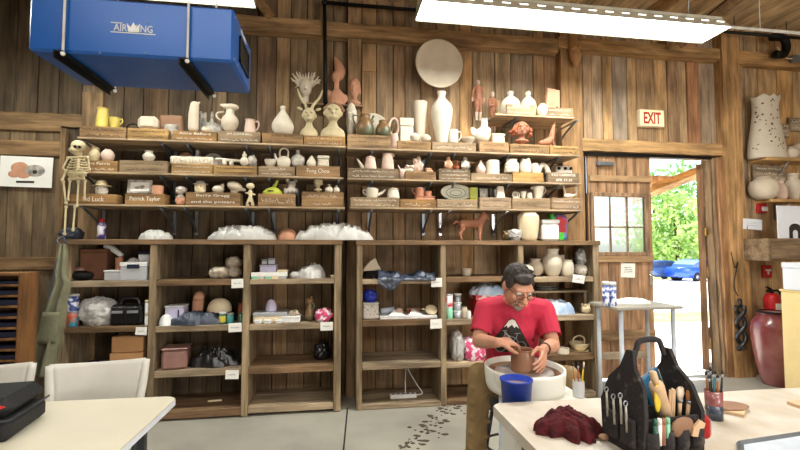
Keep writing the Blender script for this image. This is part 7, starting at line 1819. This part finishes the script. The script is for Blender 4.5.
b = MB(); b.bx(-2.2 * u, 2.2 * u, 0, .01, 0, 8.5 * u, .003); part(b, 'plate', 'redclay', t, local=True)
b = MB(); b.bx(-.5 * u, .5 * u, -.012, -.001, 3 * u, 5.5 * u, .001); part(b, 'toggle', 'ink', t, local=True)
for (px0, px1, py0, py1, lab_) in ((744, 763, 219, 229.5, 'upper pale paper sheet on the post right of the door'), (745, 761, 245, 260, 'lower pale paper sheet on the wall right of the door')):
    yq = YW - .1235
    x0, x1 = X(px0, yq), X(px1, yq); z0, z1 = Z(752, py1, yq), Z(752, py0, yq); t = thing('paper_sheet', lab_, 'paper', ((x0 + x1) / 2, yq, z0))
    b = MB(); b.bx(-(x1 - x0) / 2, (x1 - x0) / 2, 0, .003, 0, z1 - z0, rot=Matrix.Rotation(.06, 3, 'Y')); part(b, 'sheet', 'foamwhite', t, local=True); b = MB(); [scribble(b, -.07, .07, (z1 - z0) * f, .012, -.001, R, .001) for f in (.65, .4)]; part(b, 'lettering', 'greyglaze', t, local=True)
# fire extinguisher on the wall behind the big vase
yq = YW - .12; c = P(773, 318, yq); u = (P(774, 300, yq) - P(773, 300, yq)).length
t = thing('fire_extinguisher', 'red fire extinguisher hanging behind the large red glazed vase', 'fire extinguisher', c)
b = MB(); b.lathe([(0, 0), (5.5 * u, 0), (6 * u, .02), (6 * u, 17 * u), (4.5 * u, 20 * u), (1.6 * u, 21.5 * u), (0, 21.5 * u)], 24); part(b, 'cylinder', 'red', t, local=True)
b = MB(); b.tube([(0, 0, 21 * u), (0, 0, 24 * u)], 1.5 * u, 10); b.tube([(0, 0, 24 * u), (-5 * u, 0, 26.5 * u)], 1 * u, 8); b.tube([(0, 0, 23 * u), (-5 * u, 0, 23.5 * u)], .9 * u, 8); part(b, 'valve_handle', 'black_metal', t, local=True)
b = MB(); b.tube([(0, 0, 23 * u), (5 * u, -.02, 23 * u), (8 * u, -.02, 16 * u), (7.4 * u, -.02, 6 * u)], .9 * u, 8, n=4); part(b, 'hose', 'black_metal', t, local=True)
b = MB(); b.bx(-3 * u, 3 * u, -6.2 * u, -5.4 * u, 5 * u, 13 * u); part(b, 'label', 'paper', t, local=True)
b = MB(); b.bx(-2 * u, 2 * u, 6 * u, .105, 14 * u, 16 * u); part(b, 'wall_hook', 'steel', t, local=True)
# big red glazed vase on the floor
q = PZ(772, 385, 0); yq = q.y + .0
x, z, y, w, h = spot((0, yq), 756.5, 789, 312)
t = thing('floor_vase', 'large dark red glazed vase standing on the floor at the right', 'vase', (x, y, .001))
b = MB(); b.pot([(.52, 0), (.62, .06), (.86, .36), (1, .68), (.96, .84), (.7, .95), (.62, .97), (.68, 1)], w / 2, h, .014, 40, n=6); part(b, 'body', 'redglaze', t, local=True)
b = MB(); b.lathe([(w * .31, h * .985), (w * .36, h * .99), (w * .36, h * 1.012), (w * .31, h * 1.015)], 36); part(b, 'rim', 'black_metal', t, local=True)
# twisted dark sculpture hanging on the jamb
yq = YW - .17
b = MB(); u = (P(742, 330, yq) - P(741, 330, yq)).length; c = P(742, 352, yq)
for s in (0, pi): b.tube([(cos(a * .55 + s) * 3.6 * u, sin(a * .55 + s) * 2.2 * u, a * 2.2 * u + 2 * u) for a in range(0, 18)], 1.8 * u, 8, n=2)
b.tube([(0, 0, 38 * u), (0, 0, 46 * u)], 1.5 * u, 8)
solo(b, 'twisted_sculpture', 'black_bag', 'glossy black twisted sculpture hanging on the door post', 'sculpture', c)
b = MB(); b.tube([P(731, 252, YW - .135), P(735, 268, YW - .135), P(738, 262, YW - .135), P(734, 285, YW - .135), P(738, 296, YW - .135)], .005, 6, n=5); solo(b, 'wall_wire', 'ink', 'thin dark cord looped on the door post', 'cord', P(735, 296, YW - .135), local=False)
# cardboard-brown box, white card with dark arch, cream cabinet with a white box
yb = 4.18
x0 = X(768.5, yb); z0, z1 = Z(785, 261, yb), Z(785, 238.5, yb)
t = thing('wall_cabinet', 'brown wooden wall box at the right edge under the white card', 'cabinet', (x0 + .3, (yb + YW) / 2, z0))
b = MB(); b.tint = (.62, .52, .42); b.bx(-.3, .45, yb - (yb + YW) / 2, (YW - yb) / 2 - .015, 0, z1 - z0, .006); part(b, 'body', 'shelf_x', t, local=True)
b = MB(); b.tint = (.55, .46, .37); b.bx(-.27, .42, yb - (yb + YW) / 2 - .012, yb - (yb + YW) / 2 - .0005, .02, z1 - z0 - .02, .003); part(b, 'front', 'shelf_x', t, local=True)
x, z, y, w, h = spot((z1, yb + .08), 777, 812, 206); t = thing('arch_card', 'white panel with a black arch standing on the brown wall box', 'panel', (x, y, z + .001))
b = MB(); b.bx(-w / 2, w / 2, 0, .012, 0, h, .002); part(b, 'panel', 'foamwhite', t, local=True)
aw = w * .17; ax = -w * .02
b = MB(); pts = [(ax - aw, 0.003)] + [(ax - aw * cos(a), h * .3 + aw * .75 * sin(a)) for a in [k * pi / 10 for k in range(11)]] + [(ax + aw, .003)]
inn = [(ax + aw * .45, .003)] + [(ax + aw * .45 * cos(a), h * .18 + aw * .4 * sin(a)) for a in [k * pi / 10 for k in range(11)]] + [(ax - aw * .45, .003)]
b.prism(pts + inn, .004, 'y', -.005); part(b, 'arch', 'ink', t, local=True)
q = P(779.5, 289, 3.8); zt = q.z
t = thing('side_cabinet', 'cream side cabinet standing at the right edge before the red vase', 'cabinet', (q.x + .36, 3.55, 0))
b = MB(); b.bx(-.35, .35, -.25, .25, .002, zt - .02, .006); part(b, 'body', 'creampanel', t, local=True)
b = MB(); b.bx(-.36, .36, -.26, .26, zt - .0195, zt, .005); part(b, 'top', 'creampanel', t, local=True)
b = MB(); b.bx(-.31, .31, -.262, -.2505, .08, zt - .06, .003); d_ = part(b, 'door', 'creampanel', t, local=True)
b = MB(); b.ball((.24, -.28, zt * .6), .015); part(b, 'knob', 'brass', d_, local=True)
hh = Z(779, 262.5, 3.75) - zt; t = thing('white_box', 'white foam box on top of the cream side cabinet', 'box', (q.x + .36, 3.56, zt + .001))
b = MB(); b.bx(-.37, .33, -.2, .2, 0, hh * .8, .008); part(b, 'body', 'foamwhite', t, local=True)
b = MB(); b.bx(-.375, .335, -.205, .205, hh * .802, hh, .006); part(b, 'lid', 'foamwhite', t, local=True)
# cord on the floor near the threshold
b = MB(); pts = [PZ(x_, y_, .008) for x_, y_ in ((684, 366), (692, 370), (704, 372), (722, 371), (742, 372))]; b.tube(pts, .007, 6, n=5); solo(b, 'extension_cable', 'black_metal', 'dark cord lying across the floor by the doorway', 'cord', PZ(704, 372, .008), local=False)

# ------------------------------------------------------------------ outdoors beyond the doorway
def gz_(y): return -.03 - .036 * (y - 5)
def slope(b, x0, x1, y0, y1, up=0, th=.1):
    return b.faces([(x, y, gz_(y) + up - d) for d in (0, th) for x, y in ((x0, y0), (x1, y0), (x1, y1), (x0, y1))], [(0, 1, 2, 3), (7, 6, 5, 4), (0, 4, 5, 1), (1, 5, 6, 2), (2, 6, 7, 3), (3, 7, 4, 0)])
b = slope(MB(), -20, 70, YW + .1, 90); struct(b, 'ground_gravel', 'gravel')
b = slope(MB(), -4, 30, 8.9, 10.5, .015, .01); struct(b, 'lawn_strip', 'grass')
b = slope(MB(), -20, 70, 30, 70, .05, .04); struct(b, 'lawn_far', 'grass')
# porch roof outside
b = MB(); b.tint = (1.2, 1.1, 1.0); b.bx(1.4, 9, YW + .1, 6.3, 2.95, 2.99); struct(b, 'trim_21', 'ceilwood')
a, c_ = P(651, 191, 6.0), P(699, 172, 6.0)
b = MB(); b.tint = (1.3, 1.2, 1.05); b.tube([a + (a - c_) * .6, c_ + (c_ - a) * 1.2], .09, 4, False); struct(b, 'trim_22', 'beam')
b = MB(); b.tint = (1.3, 1.3, 1.3); q = P(660, 182, 6.2); b.bx(q.x - 1.2, q.x + .25, 6.2, 6.24, q.z - .07, q.z + .1); struct(b, 'trim_23', 'doorwood')
mat('carblue', (40, 84, 190), .2, .3, spec=.7, var=.02); mat('cardark', (70, 96, 140), .2, .3, spec=.7, var=.02); mat('carglass', (60, 74, 90), .1, spec=.8); mat('tyre', (24, 24, 25), .8)
def car(loc, rz, m, label):
    t = thing('parked_car', label, 'car', loc, rz)
    body = [(-2.1, .28), (2.1, .28), (2.18, .55), (2.1, .78), (1.25, .92), (-1.6, .95), (-2.05, .9), (-2.2, .6)]
    b = MB(); b.prism(catmull([tuple(p) for p in body + body[:1]], 4)[:-1], 1.7, 'y', -.85, True); part(b, 'body', m, t, local=True)
    cab = [(-1.75, .9), (1.25, .88), (.55, 1.36), (-.1, 1.45), (-.95, 1.42), (-1.5, 1.15)]
    b = MB(); b.prism(cab, 1.5, 'y', -.75); part(b, 'cabin', m, t, local=True)
    for s in (-1, 1):
        for pts in ([(-1.3, .98), (-.42, .98), (-.42, 1.34), (-.9, 1.33)], [(-.34, .98), (.98, .96), (.5, 1.28), (-.1, 1.36), (-.34, 1.35)]):
            b = MB(); b.prism(pts, .012, 'y', s * .757 - .006); part(b, 'side_window', 'carglass', t, local=True)
        for x in (-1.35, 1.35):
            b = MB(); b.lathe([(.14, -.1), (.3, -.1), (.33, -.07), (.33, .07), (.3, .1), (.14, .1)], 24); b.bm.transform(Matrix.Translation((x, s * .78, .33)) @ Matrix.Rotation(pi / 2, 4, 'X')); wh = part(b, 'wheel', 'tyre', t, local=True)
            b = MB(); b.lathe([(0, -.09), (.2, -.09), (.21, 0), (.2, .09), (0, .09)], 20); b.bm.transform(Matrix.Translation((x, s * .78, .33)) @ Matrix.Rotation(pi / 2, 4, 'X')); part(b, 'rim', 'silver', wh, local=True)
    b = MB(); b.prism([(1.27, .9), (.6, 1.34), (.585, 1.33), (1.25, .89)], 1.36, 'y', -.68); part(b, 'windshield', 'carglass', t, local=True)
c = P(699, 270, 27); car((c.x, 27, gz_(27)), .2, 'carblue', 'bright blue car parked outside, seen through the doorway')
c = P(653, 270, 29); car((c.x, 29, gz_(29)), pi - .1, 'cardark', 'dark blue-grey car parked farther left outside the doorway')
# trees
def tree(loc, r, h, name, label, seed, m):
    rs = random.Random(seed)
    t = thing(name, label, 'tree', loc, 0, 'trees beyond the parked cars')
    b = MB(); b.tube([(0, 0, -.1), (.1, 0, h * .4), (0, .1, h * .7)], [.22, .16, .08], 8, n=3); part(b, 'trunk', 'darkwood', t, local=True)
    b = MB()
    for i in range(3000):
        while True:
            v = Vector((rs.uniform(-1, 1), rs.uniform(-1, 1), rs.uniform(-1, 1)))
            if .45 < v.length < 1: break
        nn = noise.noise(v * 2.2 + Vector((seed, 0, 0)))
        if nn < -.12: continue
        p = Vector((v.x * r, v.y * r, h * .56 + v.z * h * .46)); s = rs.uniform(.16, .32)
        a, c2 = Vector((rs.gauss(0, 1), rs.gauss(0, 1), rs.gauss(0, 1))).normalized() * s, Vector((rs.gauss(0, 1), rs.gauss(0, 1), rs.gauss(0, 1))).normalized() * s * .7
        b.tint = tj((1, 1, 1), .7, 1.2)
        b.faces([p - a, p + c2, p + a, p - c2], [(0, 1, 2, 3)])
    part(b.mesh('foliage', False), 'foliage', m, t, local=True, kind=None)
mat('leaf', (150, 186, 104), .7, rgb2=(110, 152, 80), scale=1.2, var=.2); mat('leaf_light', (190, 212, 130), .7, rgb2=(150, 184, 100), scale=1.2)
for i, (px, yy_, r_, h_, lab_) in enumerate(((655, 38, 4, 10, 'leafy tree behind the dark car at the left of the doorway'), (676, 35, 3.4, 7.5, 'pale green bushy tree right behind the blue car'), (700, 39, 4.4, 12, 'tall tree at the right side of the doorway'), (742, 38, 4, 10, 'tree mostly hidden by the door posts'))):
    x = CAM.x + (P(px, 247, 1).x) * yy_; tree((x, yy_, gz_(yy_) + .05), r_, h_, 'leafy_tree', lab_, 5 + i, 'leaf_light' if i in (1,) else 'leaf')
# ------------------------------------------------------------------ the potter, seated behind the wheel
mat('skin', (206, 150, 122), .5, var=.05, scale=14, spec=.35)
mat('shirt', (196, 48, 74), .85, var=.06, scale=6, bump=.15, bscale=30)
mat('hair', (38, 31, 27), .7, rgb2=(62, 55, 50), scale=40, vth=(.4, .56), bump=.5, bscale=80)
mat('beard', (170, 152, 140), .8, rgb2=(120, 104, 96), scale=60)
mat('stool_top', (60, 58, 56), .6)
V = Vector
pel = PD(511, 376, 2.95); chest = PD(513, 326, 2.80); up = PD(514, 309, 2.76); neck = PD(515.5, 299, 2.73)
shR, shL = PD(486, 309, 2.75), PD(543.5, 310, 2.77)
elR, elL = PD(478.5, 341, 2.66), PD(553, 345, 2.64)
grip = POT + V((0, 0, ph))
wrR = PD(497.5, 342.5, 2.41); wrL = PD(543.5, 349, 2.48)
hipR, hipL = PD(497, 378, 2.95), PD(527, 378, 2.95)
knR, knL = PD(479.5, 374, 2.57), PD(569, 377, 2.57)
anR, anL = V((knR.x - .02, knR.y + .06, .09)), V((knL.x + .01, knL.y + .06, .09))
man = thing('person', 'man in red t-shirt and glasses bent over the pottery wheel, shaping a pot', 'person', (pel.x, pel.y, 0))
hc = PD(518, 287, 2.62)              # centre of the head
Rh = Matrix.Rotation(radians(-2), 3, 'Z') @ Matrix.Rotation(radians(30), 3, 'X')      # nodding towards the pot (face looks to -y)
Rh = Matrix.Rotation(radians(4), 3, 'Z') @ Matrix.Rotation(radians(32), 3, 'X') @ Matrix.Rotation(radians(3), 3, 'Y')
def hp(x, y, z): return hc + Rh @ V((x, y, z))
def er(rx, ry, rz): return (rx, ry, rz)
b = MB()
# torso and hips under the clothes
b.chain([(pel + V((-.07, 0, .02)), .115), (pel + V((.07, 0, .02)), .115)]); b.chain([(pel, .13), (chest, .125), (up, .10)])
b.chain([(shR, .062), (up + V((0, .01, .0)), .085), (shL, .062)])
b.chain([(up, .06), (neck + V((0, .0, .0)), .056), (hp(0, .03, -.07), .056)])
for sh, el, wr in ((shR, elR, wrR), (shL, elL, wrL)):
    b.chain([(sh, .056), (sh.lerp(el, .5), .047), (el, .041)]); b.chain([(el, .041), (el.lerp(wr, .3), .043), (wr, .027)])
for hi, kn, an in ((hipR, knR, anR), (hipL, knL, anL)):
    b.chain([(hi, .09), (kn, .062)]); b.chain([(kn, .06), (kn.lerp(an, .3), .06), (an, .04)])
    b.caps(an + V((0, .03, -.03)), .045, an + V((0, -.14, -.05)), .036)
# head
b.ball(hp(0, .022, .028), (.077, .096, .092), 20, 14, Rh); b.ball(hp(0, -.01, -.03), (.064, .078, .085), 18, 12, Rh)
b.ball(hp(0, -.05, -.088), (.036, .035, .028), 12, 8, Rh); b.ball(hp(0, -.058, .03), (.06, .032, .04), 14, 10, Rh)
b.chain([(hp(0, -.092, .012), .010), (hp(0, -.112, -.028), .016)]); 
for s in (-1, 1):
    b.ball(hp(s * .013, -.100, -.031), .011, 10, 8); b.ball(hp(s * .045, -.066, -.022), (.024, .022, .022), 10, 8, Rh)
    b.caps(hp(s * .012, -.090, .034), .010, hp(s * .05, -.076, .034), .009)
    b.ball(hp(s * .078, .02, -.005), (.010, .022, .034), 12, 8, Rh)
b.ball(hp(0, -.088, -.058), (.026, .012, .007), 12, 6, Rh); b.ball(hp(0, -.086, -.070), (.023, .012, .008), 12, 6, Rh)
def hand(b, wr, fwd, nrm, side, curl, spread=.17):
    """palm, four fingers of different length and a thumb; fwd = along the fingers, nrm = out of the back of the hand"""
    fwd = fwd.normalized(); lat = fwd.cross(nrm).normalized(); nrm = lat.cross(fwd).normalized()
    kc = wr + fwd * .088
    for k in (-1.5, -.5, .5, 1.5): b.caps(wr + fwd * .016 + lat * k * .011, .0165, kc + lat * k * .0195, .0115, 10)
    for k, Lf, r in ((-1.5, .062, .0076), (-.5, .076, .0084), (.5, .082, .0086), (1.5, .074, .0084)):
        d = (fwd + lat * k * spread * .6).normalized(); p = kc + lat * k * .0195; pts = [(p, r + .0012)]; a = 0
        for j, (fr, cu) in enumerate(((.42, curl[0]), (.32, curl[1]), (.26, curl[2]))):
            a += cu; q = (d * cos(a) - nrm * sin(a)); p = p + q * (Lf * fr * 1.08); pts.append((p, r - .0006 * (j + 1)))
        b.chain(pts, 10)
    t0 = wr + fwd * .026 + lat * side * .022
    p1 = t0 + (fwd * .55 + lat * side * .75 - nrm * .35).normalized() * .042; p2 = p1 + (fwd * .85 + lat * side * .15 - nrm * .5).normalized() * .034; p3 = p2 + (fwd * .9 - lat * side * .1 - nrm * .4).normalized() * .026
    b.chain([(t0, .0155), (p1, .0125), (p2, .0102), (p3, .0085)], 10)
# right hand pinches the rim from the left; left hand wraps the pot's right side
tgtR = POT + V((-pr * .9, -.02, ph + .0)); fR = (tgtR - wrR); fR = V((fR.x, fR.y, fR.z * .6))
hand(b, wrR, V((.9, .25, -.02)), V((-.05, -.35, 1)), 1, (.35, .75, .55))
dL = (POT + V((pr + .02, -.03, ph * .45))) - wrL
hand(b, wrL, V((-.42, -.72, -.5)), V((.85, -.45, .3)), 1, (.2, .35, .3))
me = remesh(b, .0042, 3)
body = part(me, 'body', 'skin', man)
# eyes (lowered), glasses
for s in (-1, 1):
    b = MB(); b.ball(hp(s * .032, -.079, .012), .0125, 12, 8); e = part(b, 'eye', 'paper', man); b = MB(); b.ball(hp(s * .032, -.0885, .006), .0055, 10, 6); part(b, 'iris', 'ink', e)
b = MB()
for s in (-1, 1):
    b.tube([hp(s * .034 + cos(a) * .025, -.106, .006 + sin(a) * .018) for a in [k * pi / 9 for k in range(19)]], .0019, 6)
    b.tube([hp(s * .058, -.104, .012), hp(s * .078, -.02, .014), hp(s * .080, .02, .008)], .0019, 6)
b.tube([hp(-.010, -.108, .008), hp(.010, -.108, .008)], .0019, 6); part(b, 'glasses', 'ink', man)
# hair: short, dark, greying, combed over the crown
b = MB(); b.ball(hp(0, .034, .044), (.084, .099, .088), 24, 16, Rh); b.ball(hp(-.012, -.048, .088), (.058, .04, .03), 14, 10, Rh); b.ball(hp(0, .07, -.01), (.072, .06, .07), 16, 10, Rh)
for s in (-1, 1): b.ball(hp(s * .07, .004, .034), (.015, .045, .042), 12, 8, Rh)
rs = random.Random(2)
for i in range(16):
    a = rs.uniform(0, 2 * pi); t_ = rs.uniform(.0, 1.1); d = V((sin(t_) * cos(a) * .08, .03 + sin(t_) * sin(a) * .095, .045 + cos(t_) * .086)); b.caps(hp(d.x * .95, d.y, d.z * .97), .010, hp(d.x * .95 + .02, d.y - .012, d.z * .97), .008, 8)
me = remesh(b, .0045, 2)
# cut hair back from the face
bmh = bmesh.new(); bmh.from_mesh(me); inv = Rh.transposed()
kill = []
for v in bmh.verts:
    l = inv @ (v.co - hc)
    if l.y < -.045 and l.z < .058: kill.append(v)
    elif l.y < .0 and l.z < .0: kill.append(v)
    elif l.z < -.075: kill.append(v)
bmesh.ops.delete(bmh, geom=kill, context='VERTS'); bmh.to_mesh(me); bmh.free(); part(me, 'hair', 'hair', man)
b = MB(); b.ball(hp(0, -.070, -.098), (.028, .022, .022), 12, 8, Rh); b.caps(hp(-.03, -.082, -.052), .0065, hp(.03, -.082, -.052), .0065); 
for s in (-1, 1): b.caps(hp(s * .032, -.078, -.056), .007, hp(s * .026, -.072, -.09), .01)
part(remesh(b, .0035, 2), 'beard', 'beard', man)
# t-shirt
b = MB()
b.chain([(pel + V((-.06, -.0, .03)), .142), (pel + V((.06, -.0, .03)), .142)]); b.chain([(pel + V((0, -.01, .03)), .155), (chest, .15), (up + V((0, 0, -.02)), .115)])
b.chain([(pel + V((-.045, -.02, .06)), .13), (chest + V((-.07, 0, 0)), .10), (shR + V((.02, 0, -.03)), .07)]); b.chain([(pel + V((.045, -.02, .06)), .13), (chest + V((.07, 0, 0)), .10), (shL + V((-.02, 0, -.03)), .07)])
b.chain([(shR, .07), (up + V((0, .01, .005)), .092), (shL, .07)])
for sh, el in ((shR, elR), (shL, elL)):
    b.chain([(sh, .071), (sh.lerp(el, .72), .066)])
rs = random.Random(9)
for i in range(7): f = i / 6; p = chest.lerp(pel, f) + V((rs.uniform(-.1, .1), -.13, .02)); b.caps(p + V((-.07, .02, .02)), .014, p + V((.07, .02, -.03)), .012)
me = remesh(b, .007, 4)
bms = bmesh.new(); bms.from_mesh(me)
kill = []
for v in bms.verts:
    for sh, el in ((shR, elR), (shL, elL)):
        d = (el - sh); f = (v.co - sh).dot(d) / d.length_squared
        if f > .76 and (v.co - sh.lerp(el, f)).length < .11: kill.append(v)
    # neckline
    if (v.co - (neck + V((0, -.02, .025)))).length < .082: kill.append(v)
bmesh.ops.delete(bms, geom=list(set(kill)), context='VERTS'); bms.to_mesh(me); bms.free()
shirt = part(me, 'shirt', 'shirt', man); md = shirt.modifiers.new('t', 'SOLIDIFY'); md.thickness = .004; md.offset = -1
# print on the chest: dark mountain with a white cap and a pale bicycle
W = WM[man.name]
tree_ = BVHTree.FromPolygons([W @ v.co for v in me.vertices], [tuple(p.vertices) for p in me.polygons])
def inside(poly, x, y):
    r = False; j = len(poly) - 1
    for i in range(len(poly)):
        if (poly[i][1] > y) != (poly[j][1] > y) and x < (poly[j][0] - poly[i][0]) * (y - poly[i][1]) / (poly[j][1] - poly[i][1]) + poly[i][0]: r = not r
        j = i
    return r
mount = [(490, 342), (500, 331), (509, 319.5), (512, 318), (515, 319.5), (521, 330), (530, 347), (524, 352), (500, 352)]
cap = [(504, 327.5), (509, 320.5), (512, 319), (515, 320.5), (519, 328.5), (516, 326), (514.5, 328), (512, 324.5), (508, 328), (507, 325.5)]
def segd(x, y, a, c):
    d = V((c[0] - a[0], c[1] - a[1])); t_ = max(0, min(1, ((x - a[0]) * d.x + (y - a[1]) * d.y) / d.length_squared)); return math.hypot(x - a[0] - d.x * t_, y - a[1] - d.y * t_)
frame_ = [((505, 334), (516, 338)), ((505, 334), (509, 344)), ((516, 338), (509, 344)), ((516, 338), (520, 346)), ((505, 334), (501, 345)), ((516, 338), (517.5, 333.5)), ((515, 333.5), (520, 333)), ((505, 334), (505, 330.5)), ((503, 330.5), (507, 330.5))]
def onbike(x, y):
    if any(segd(x, y, a, c) < .42 for a, c in frame_): return True
    return any(abs(math.hypot(x - cx, y - cy) - 5.2) < .45 for cx, cy in ((500.5, 346), (520.5, 346.5)))
def decal(test, x0, x1, y0, y1, st, off, name, m, parent):
    b = MB(); cache = {}
    def pt(i, j):
        if (i, j) not in cache:
            d = ray(x0 + i * st, y0 + j * st).normalized(); h = tree_.ray_cast(CAM, d); cache[(i, j)] = (h[0] + h[1] * (off if h[1].dot(d) < 0 else -off)) if h[0] else None
        return cache[(i, j)]
    for j in range(int((y1 - y0) / st)):
        for i in range(int((x1 - x0) / st)):
            if not test(x0 + (i + .5) * st, y0 + (j + .5) * st): continue
            q = [pt(i, j), pt(i + 1, j), pt(i + 1, j + 1), pt(i, j + 1)]
            if all(q) and max((q[0] - k).length for k in q) < .04: b.faces(q, [(0, 1, 2, 3)], True)
    me_ = b.mesh(name); return part(me_, name, m, parent)
d_ = decal(lambda x, y: inside(mount, x, y), 488, 533, 316, 353, .5, .002, 'mountain_print', 'ink', shirt)
decal(lambda x, y: inside(cap, x, y), 500, 522, 317, 330, .25, .0032, 'snow_print', 'paper', shirt)
decal(onbike, 494, 527, 329, 353, .25, .0036, 'bicycle_print', 'silver', shirt)
# trousers
b = MB(); b.chain([(pel + V((-.07, 0, -.01)), .135), (pel + V((.07, 0, -.01)), .135)])
for hi, kn, an in ((hipR, knR, anR), (hipL, knL, anL)):
    b.chain([(hi, .1), (hi.lerp(kn, .5), .084), (kn, .066)]); b.chain([(kn, .066), (kn.lerp(an, .3), .067), (kn.lerp(an, .65), .062), (an + V((0, 0, .03)), .056)])
    for i in range(6): p = kn.lerp(an, .12 + i * .13); b.caps(p + V((-.05, -.04, .015)), .016, p + V((.05, -.045, -.012)), .014)
part(remesh(b, .008, 3), 'trousers', 'khaki', man)
for an in (anR, anL):
    b = MB(); b.caps(an + V((0, .035, -.04)), .047, an + V((0, -.13, -.053)), .036); b.caps(an + V((0, 0, 0)), .05, an + V((0, 0, -.03)), .05)
    me = remesh(b, .007, 2)
    for v in me.vertices: v.co.z = max(v.co.z, .002)
    part(me, 'shoe', 'darkwood', man)
# wristband
b = MB(); d = (wrL - elL).normalized(); q = d.to_track_quat('Z', 'Y').to_matrix()
b.lathe([(.031, -.009), (.034, -.006), (.034, .006), (.031, .009)], 20); b.bm.transform(Matrix.Translation(wrL - d * .02) @ q.to_4x4()); part(b, 'wristband', 'ink', man)
# needle tool held in the right hand
b = MB(); p = wrR + V((.085, .01, .0)); b.tube([p + V((-.03, .02, .05)), p + V((.035, -.01, -.03))], [.004, .002], 8)
solo(b, 'needle_tool', 'silver', 'thin shaping tool held in the right hand over the clay pot', 'tool', p, local=False)
# stool
st = thing('stool', 'dark round stool under the seated man', 'stool', (pel.x, pel.y + .02, 0)); hz_ = pel.z - .155
b = MB(); b.lathe([(0, hz_ - .05), (.17, hz_ - .05), (.18, hz_ - .03), (.17, hz_), (0, hz_)], 32); part(b, 'seat', 'stool_top', st, local=True)
for k in range(4):
    a = pi / 4 + k * pi / 2; b = MB(); b.tube([(cos(a) * .12, sin(a) * .12, hz_ - .051), (cos(a) * .2, sin(a) * .2, .002)], .014, 8); part(b, 'leg', 'chairmetal', st, local=True)
b = MB(); b.tube([(cos(a) * .17, sin(a) * .17, .18) for a in [k * pi / 12 for k in range(25)]], .009, 8); part(b, 'foot_ring', 'chairmetal', st, local=True)
# ------------------------------------------------------------------ light
w = bpy.data.worlds.new('sky'); S.world = w; w.use_nodes = True
nt = w.node_tree; bg = nt.nodes['Background']
sky = nt.nodes.new('ShaderNodeTexSky'); sky.sky_type = 'NISHITA'; sky.sun_disc = False; sky.sun_elevation = radians(50); sky.sun_rotation = radians(200); sky.altitude = 100; sky.dust_density = 2.0
nt.links.new(sky.outputs[0], bg.inputs['Color']); bg.inputs['Strength'].default_value = .42
def lamp(name, kind, loc, rot, energy, color=(1, 1, 1), **kw):
    l = bpy.data.lights.new(name, kind); l.energy = energy; l.color = color
    for k, v in kw.items(): setattr(l, k, v)
    o = bpy.data.objects.new(name, l); COL.objects.link(o); o.location = loc; o.rotation_euler = rot
    return o
def aim(o, target):
    o.rotation_euler = (Vector(target) - o.location).to_track_quat('-Z', 'Y').to_euler()
s_ = lamp('sun', 'SUN', (8, 12, 10), (0, 0, 0), 16, (1, .96, .88), angle=radians(1)); aim(s_, (8 - 1.2, 12 - 5.2, 10 - 8.5))
# added fill lamps, unseen behind the camera, in place of daylight
a_ = lamp('window_daylight_right', 'AREA', (3.4, YB + .05, 1.32), (0, 0, 0), 250, (1, .97, .93), shape='RECTANGLE', size=3.6, size_y=2.5); aim(a_, (2.6, 4.3, 2.2))
a_ = lamp('window_daylight_left', 'AREA', (-.9, YB + .05, 1.15), (0, 0, 0), 40, (1, .97, .92), shape='RECTANGLE', size=2.6, size_y=2.1); aim(a_, (-.6, 4.3, 2.6))
# the tubes of the ceiling fixtures
for nm, c in (('tube_light', FIX_A), ('tube_light', FIX_B), ):
    l = lamp(nm, 'AREA', c, (0, 0, 0), 70 if c is FIX_A else 22, (1, 1, .96), shape='RECTANGLE', size=2.2, size_y=.25)
for x, y, e in ((-1.2, .2, 38), (2.6, .2, 60), (2.6, -2.2, 80), (-1.2, -2.2, 60)):      # added unseen overhead lamps for floor bounce, no fixtures modelled
    lamp('tube_light', 'AREA', (x, y, 3.7), (0, 0, 0), e, (1, 1, .96), shape='RECTANGLE', size=2.2, size_y=.25)
S.view_settings.view_transform = 'Standard'; S.view_settings.look = 'None'; S.view_settings.exposure = 0.3; S.view_settings.gamma = 1.0; S.view_settings.use_curve_mapping = False
S.cycles.use_denoising = True
S.cycles.max_bounces = 8
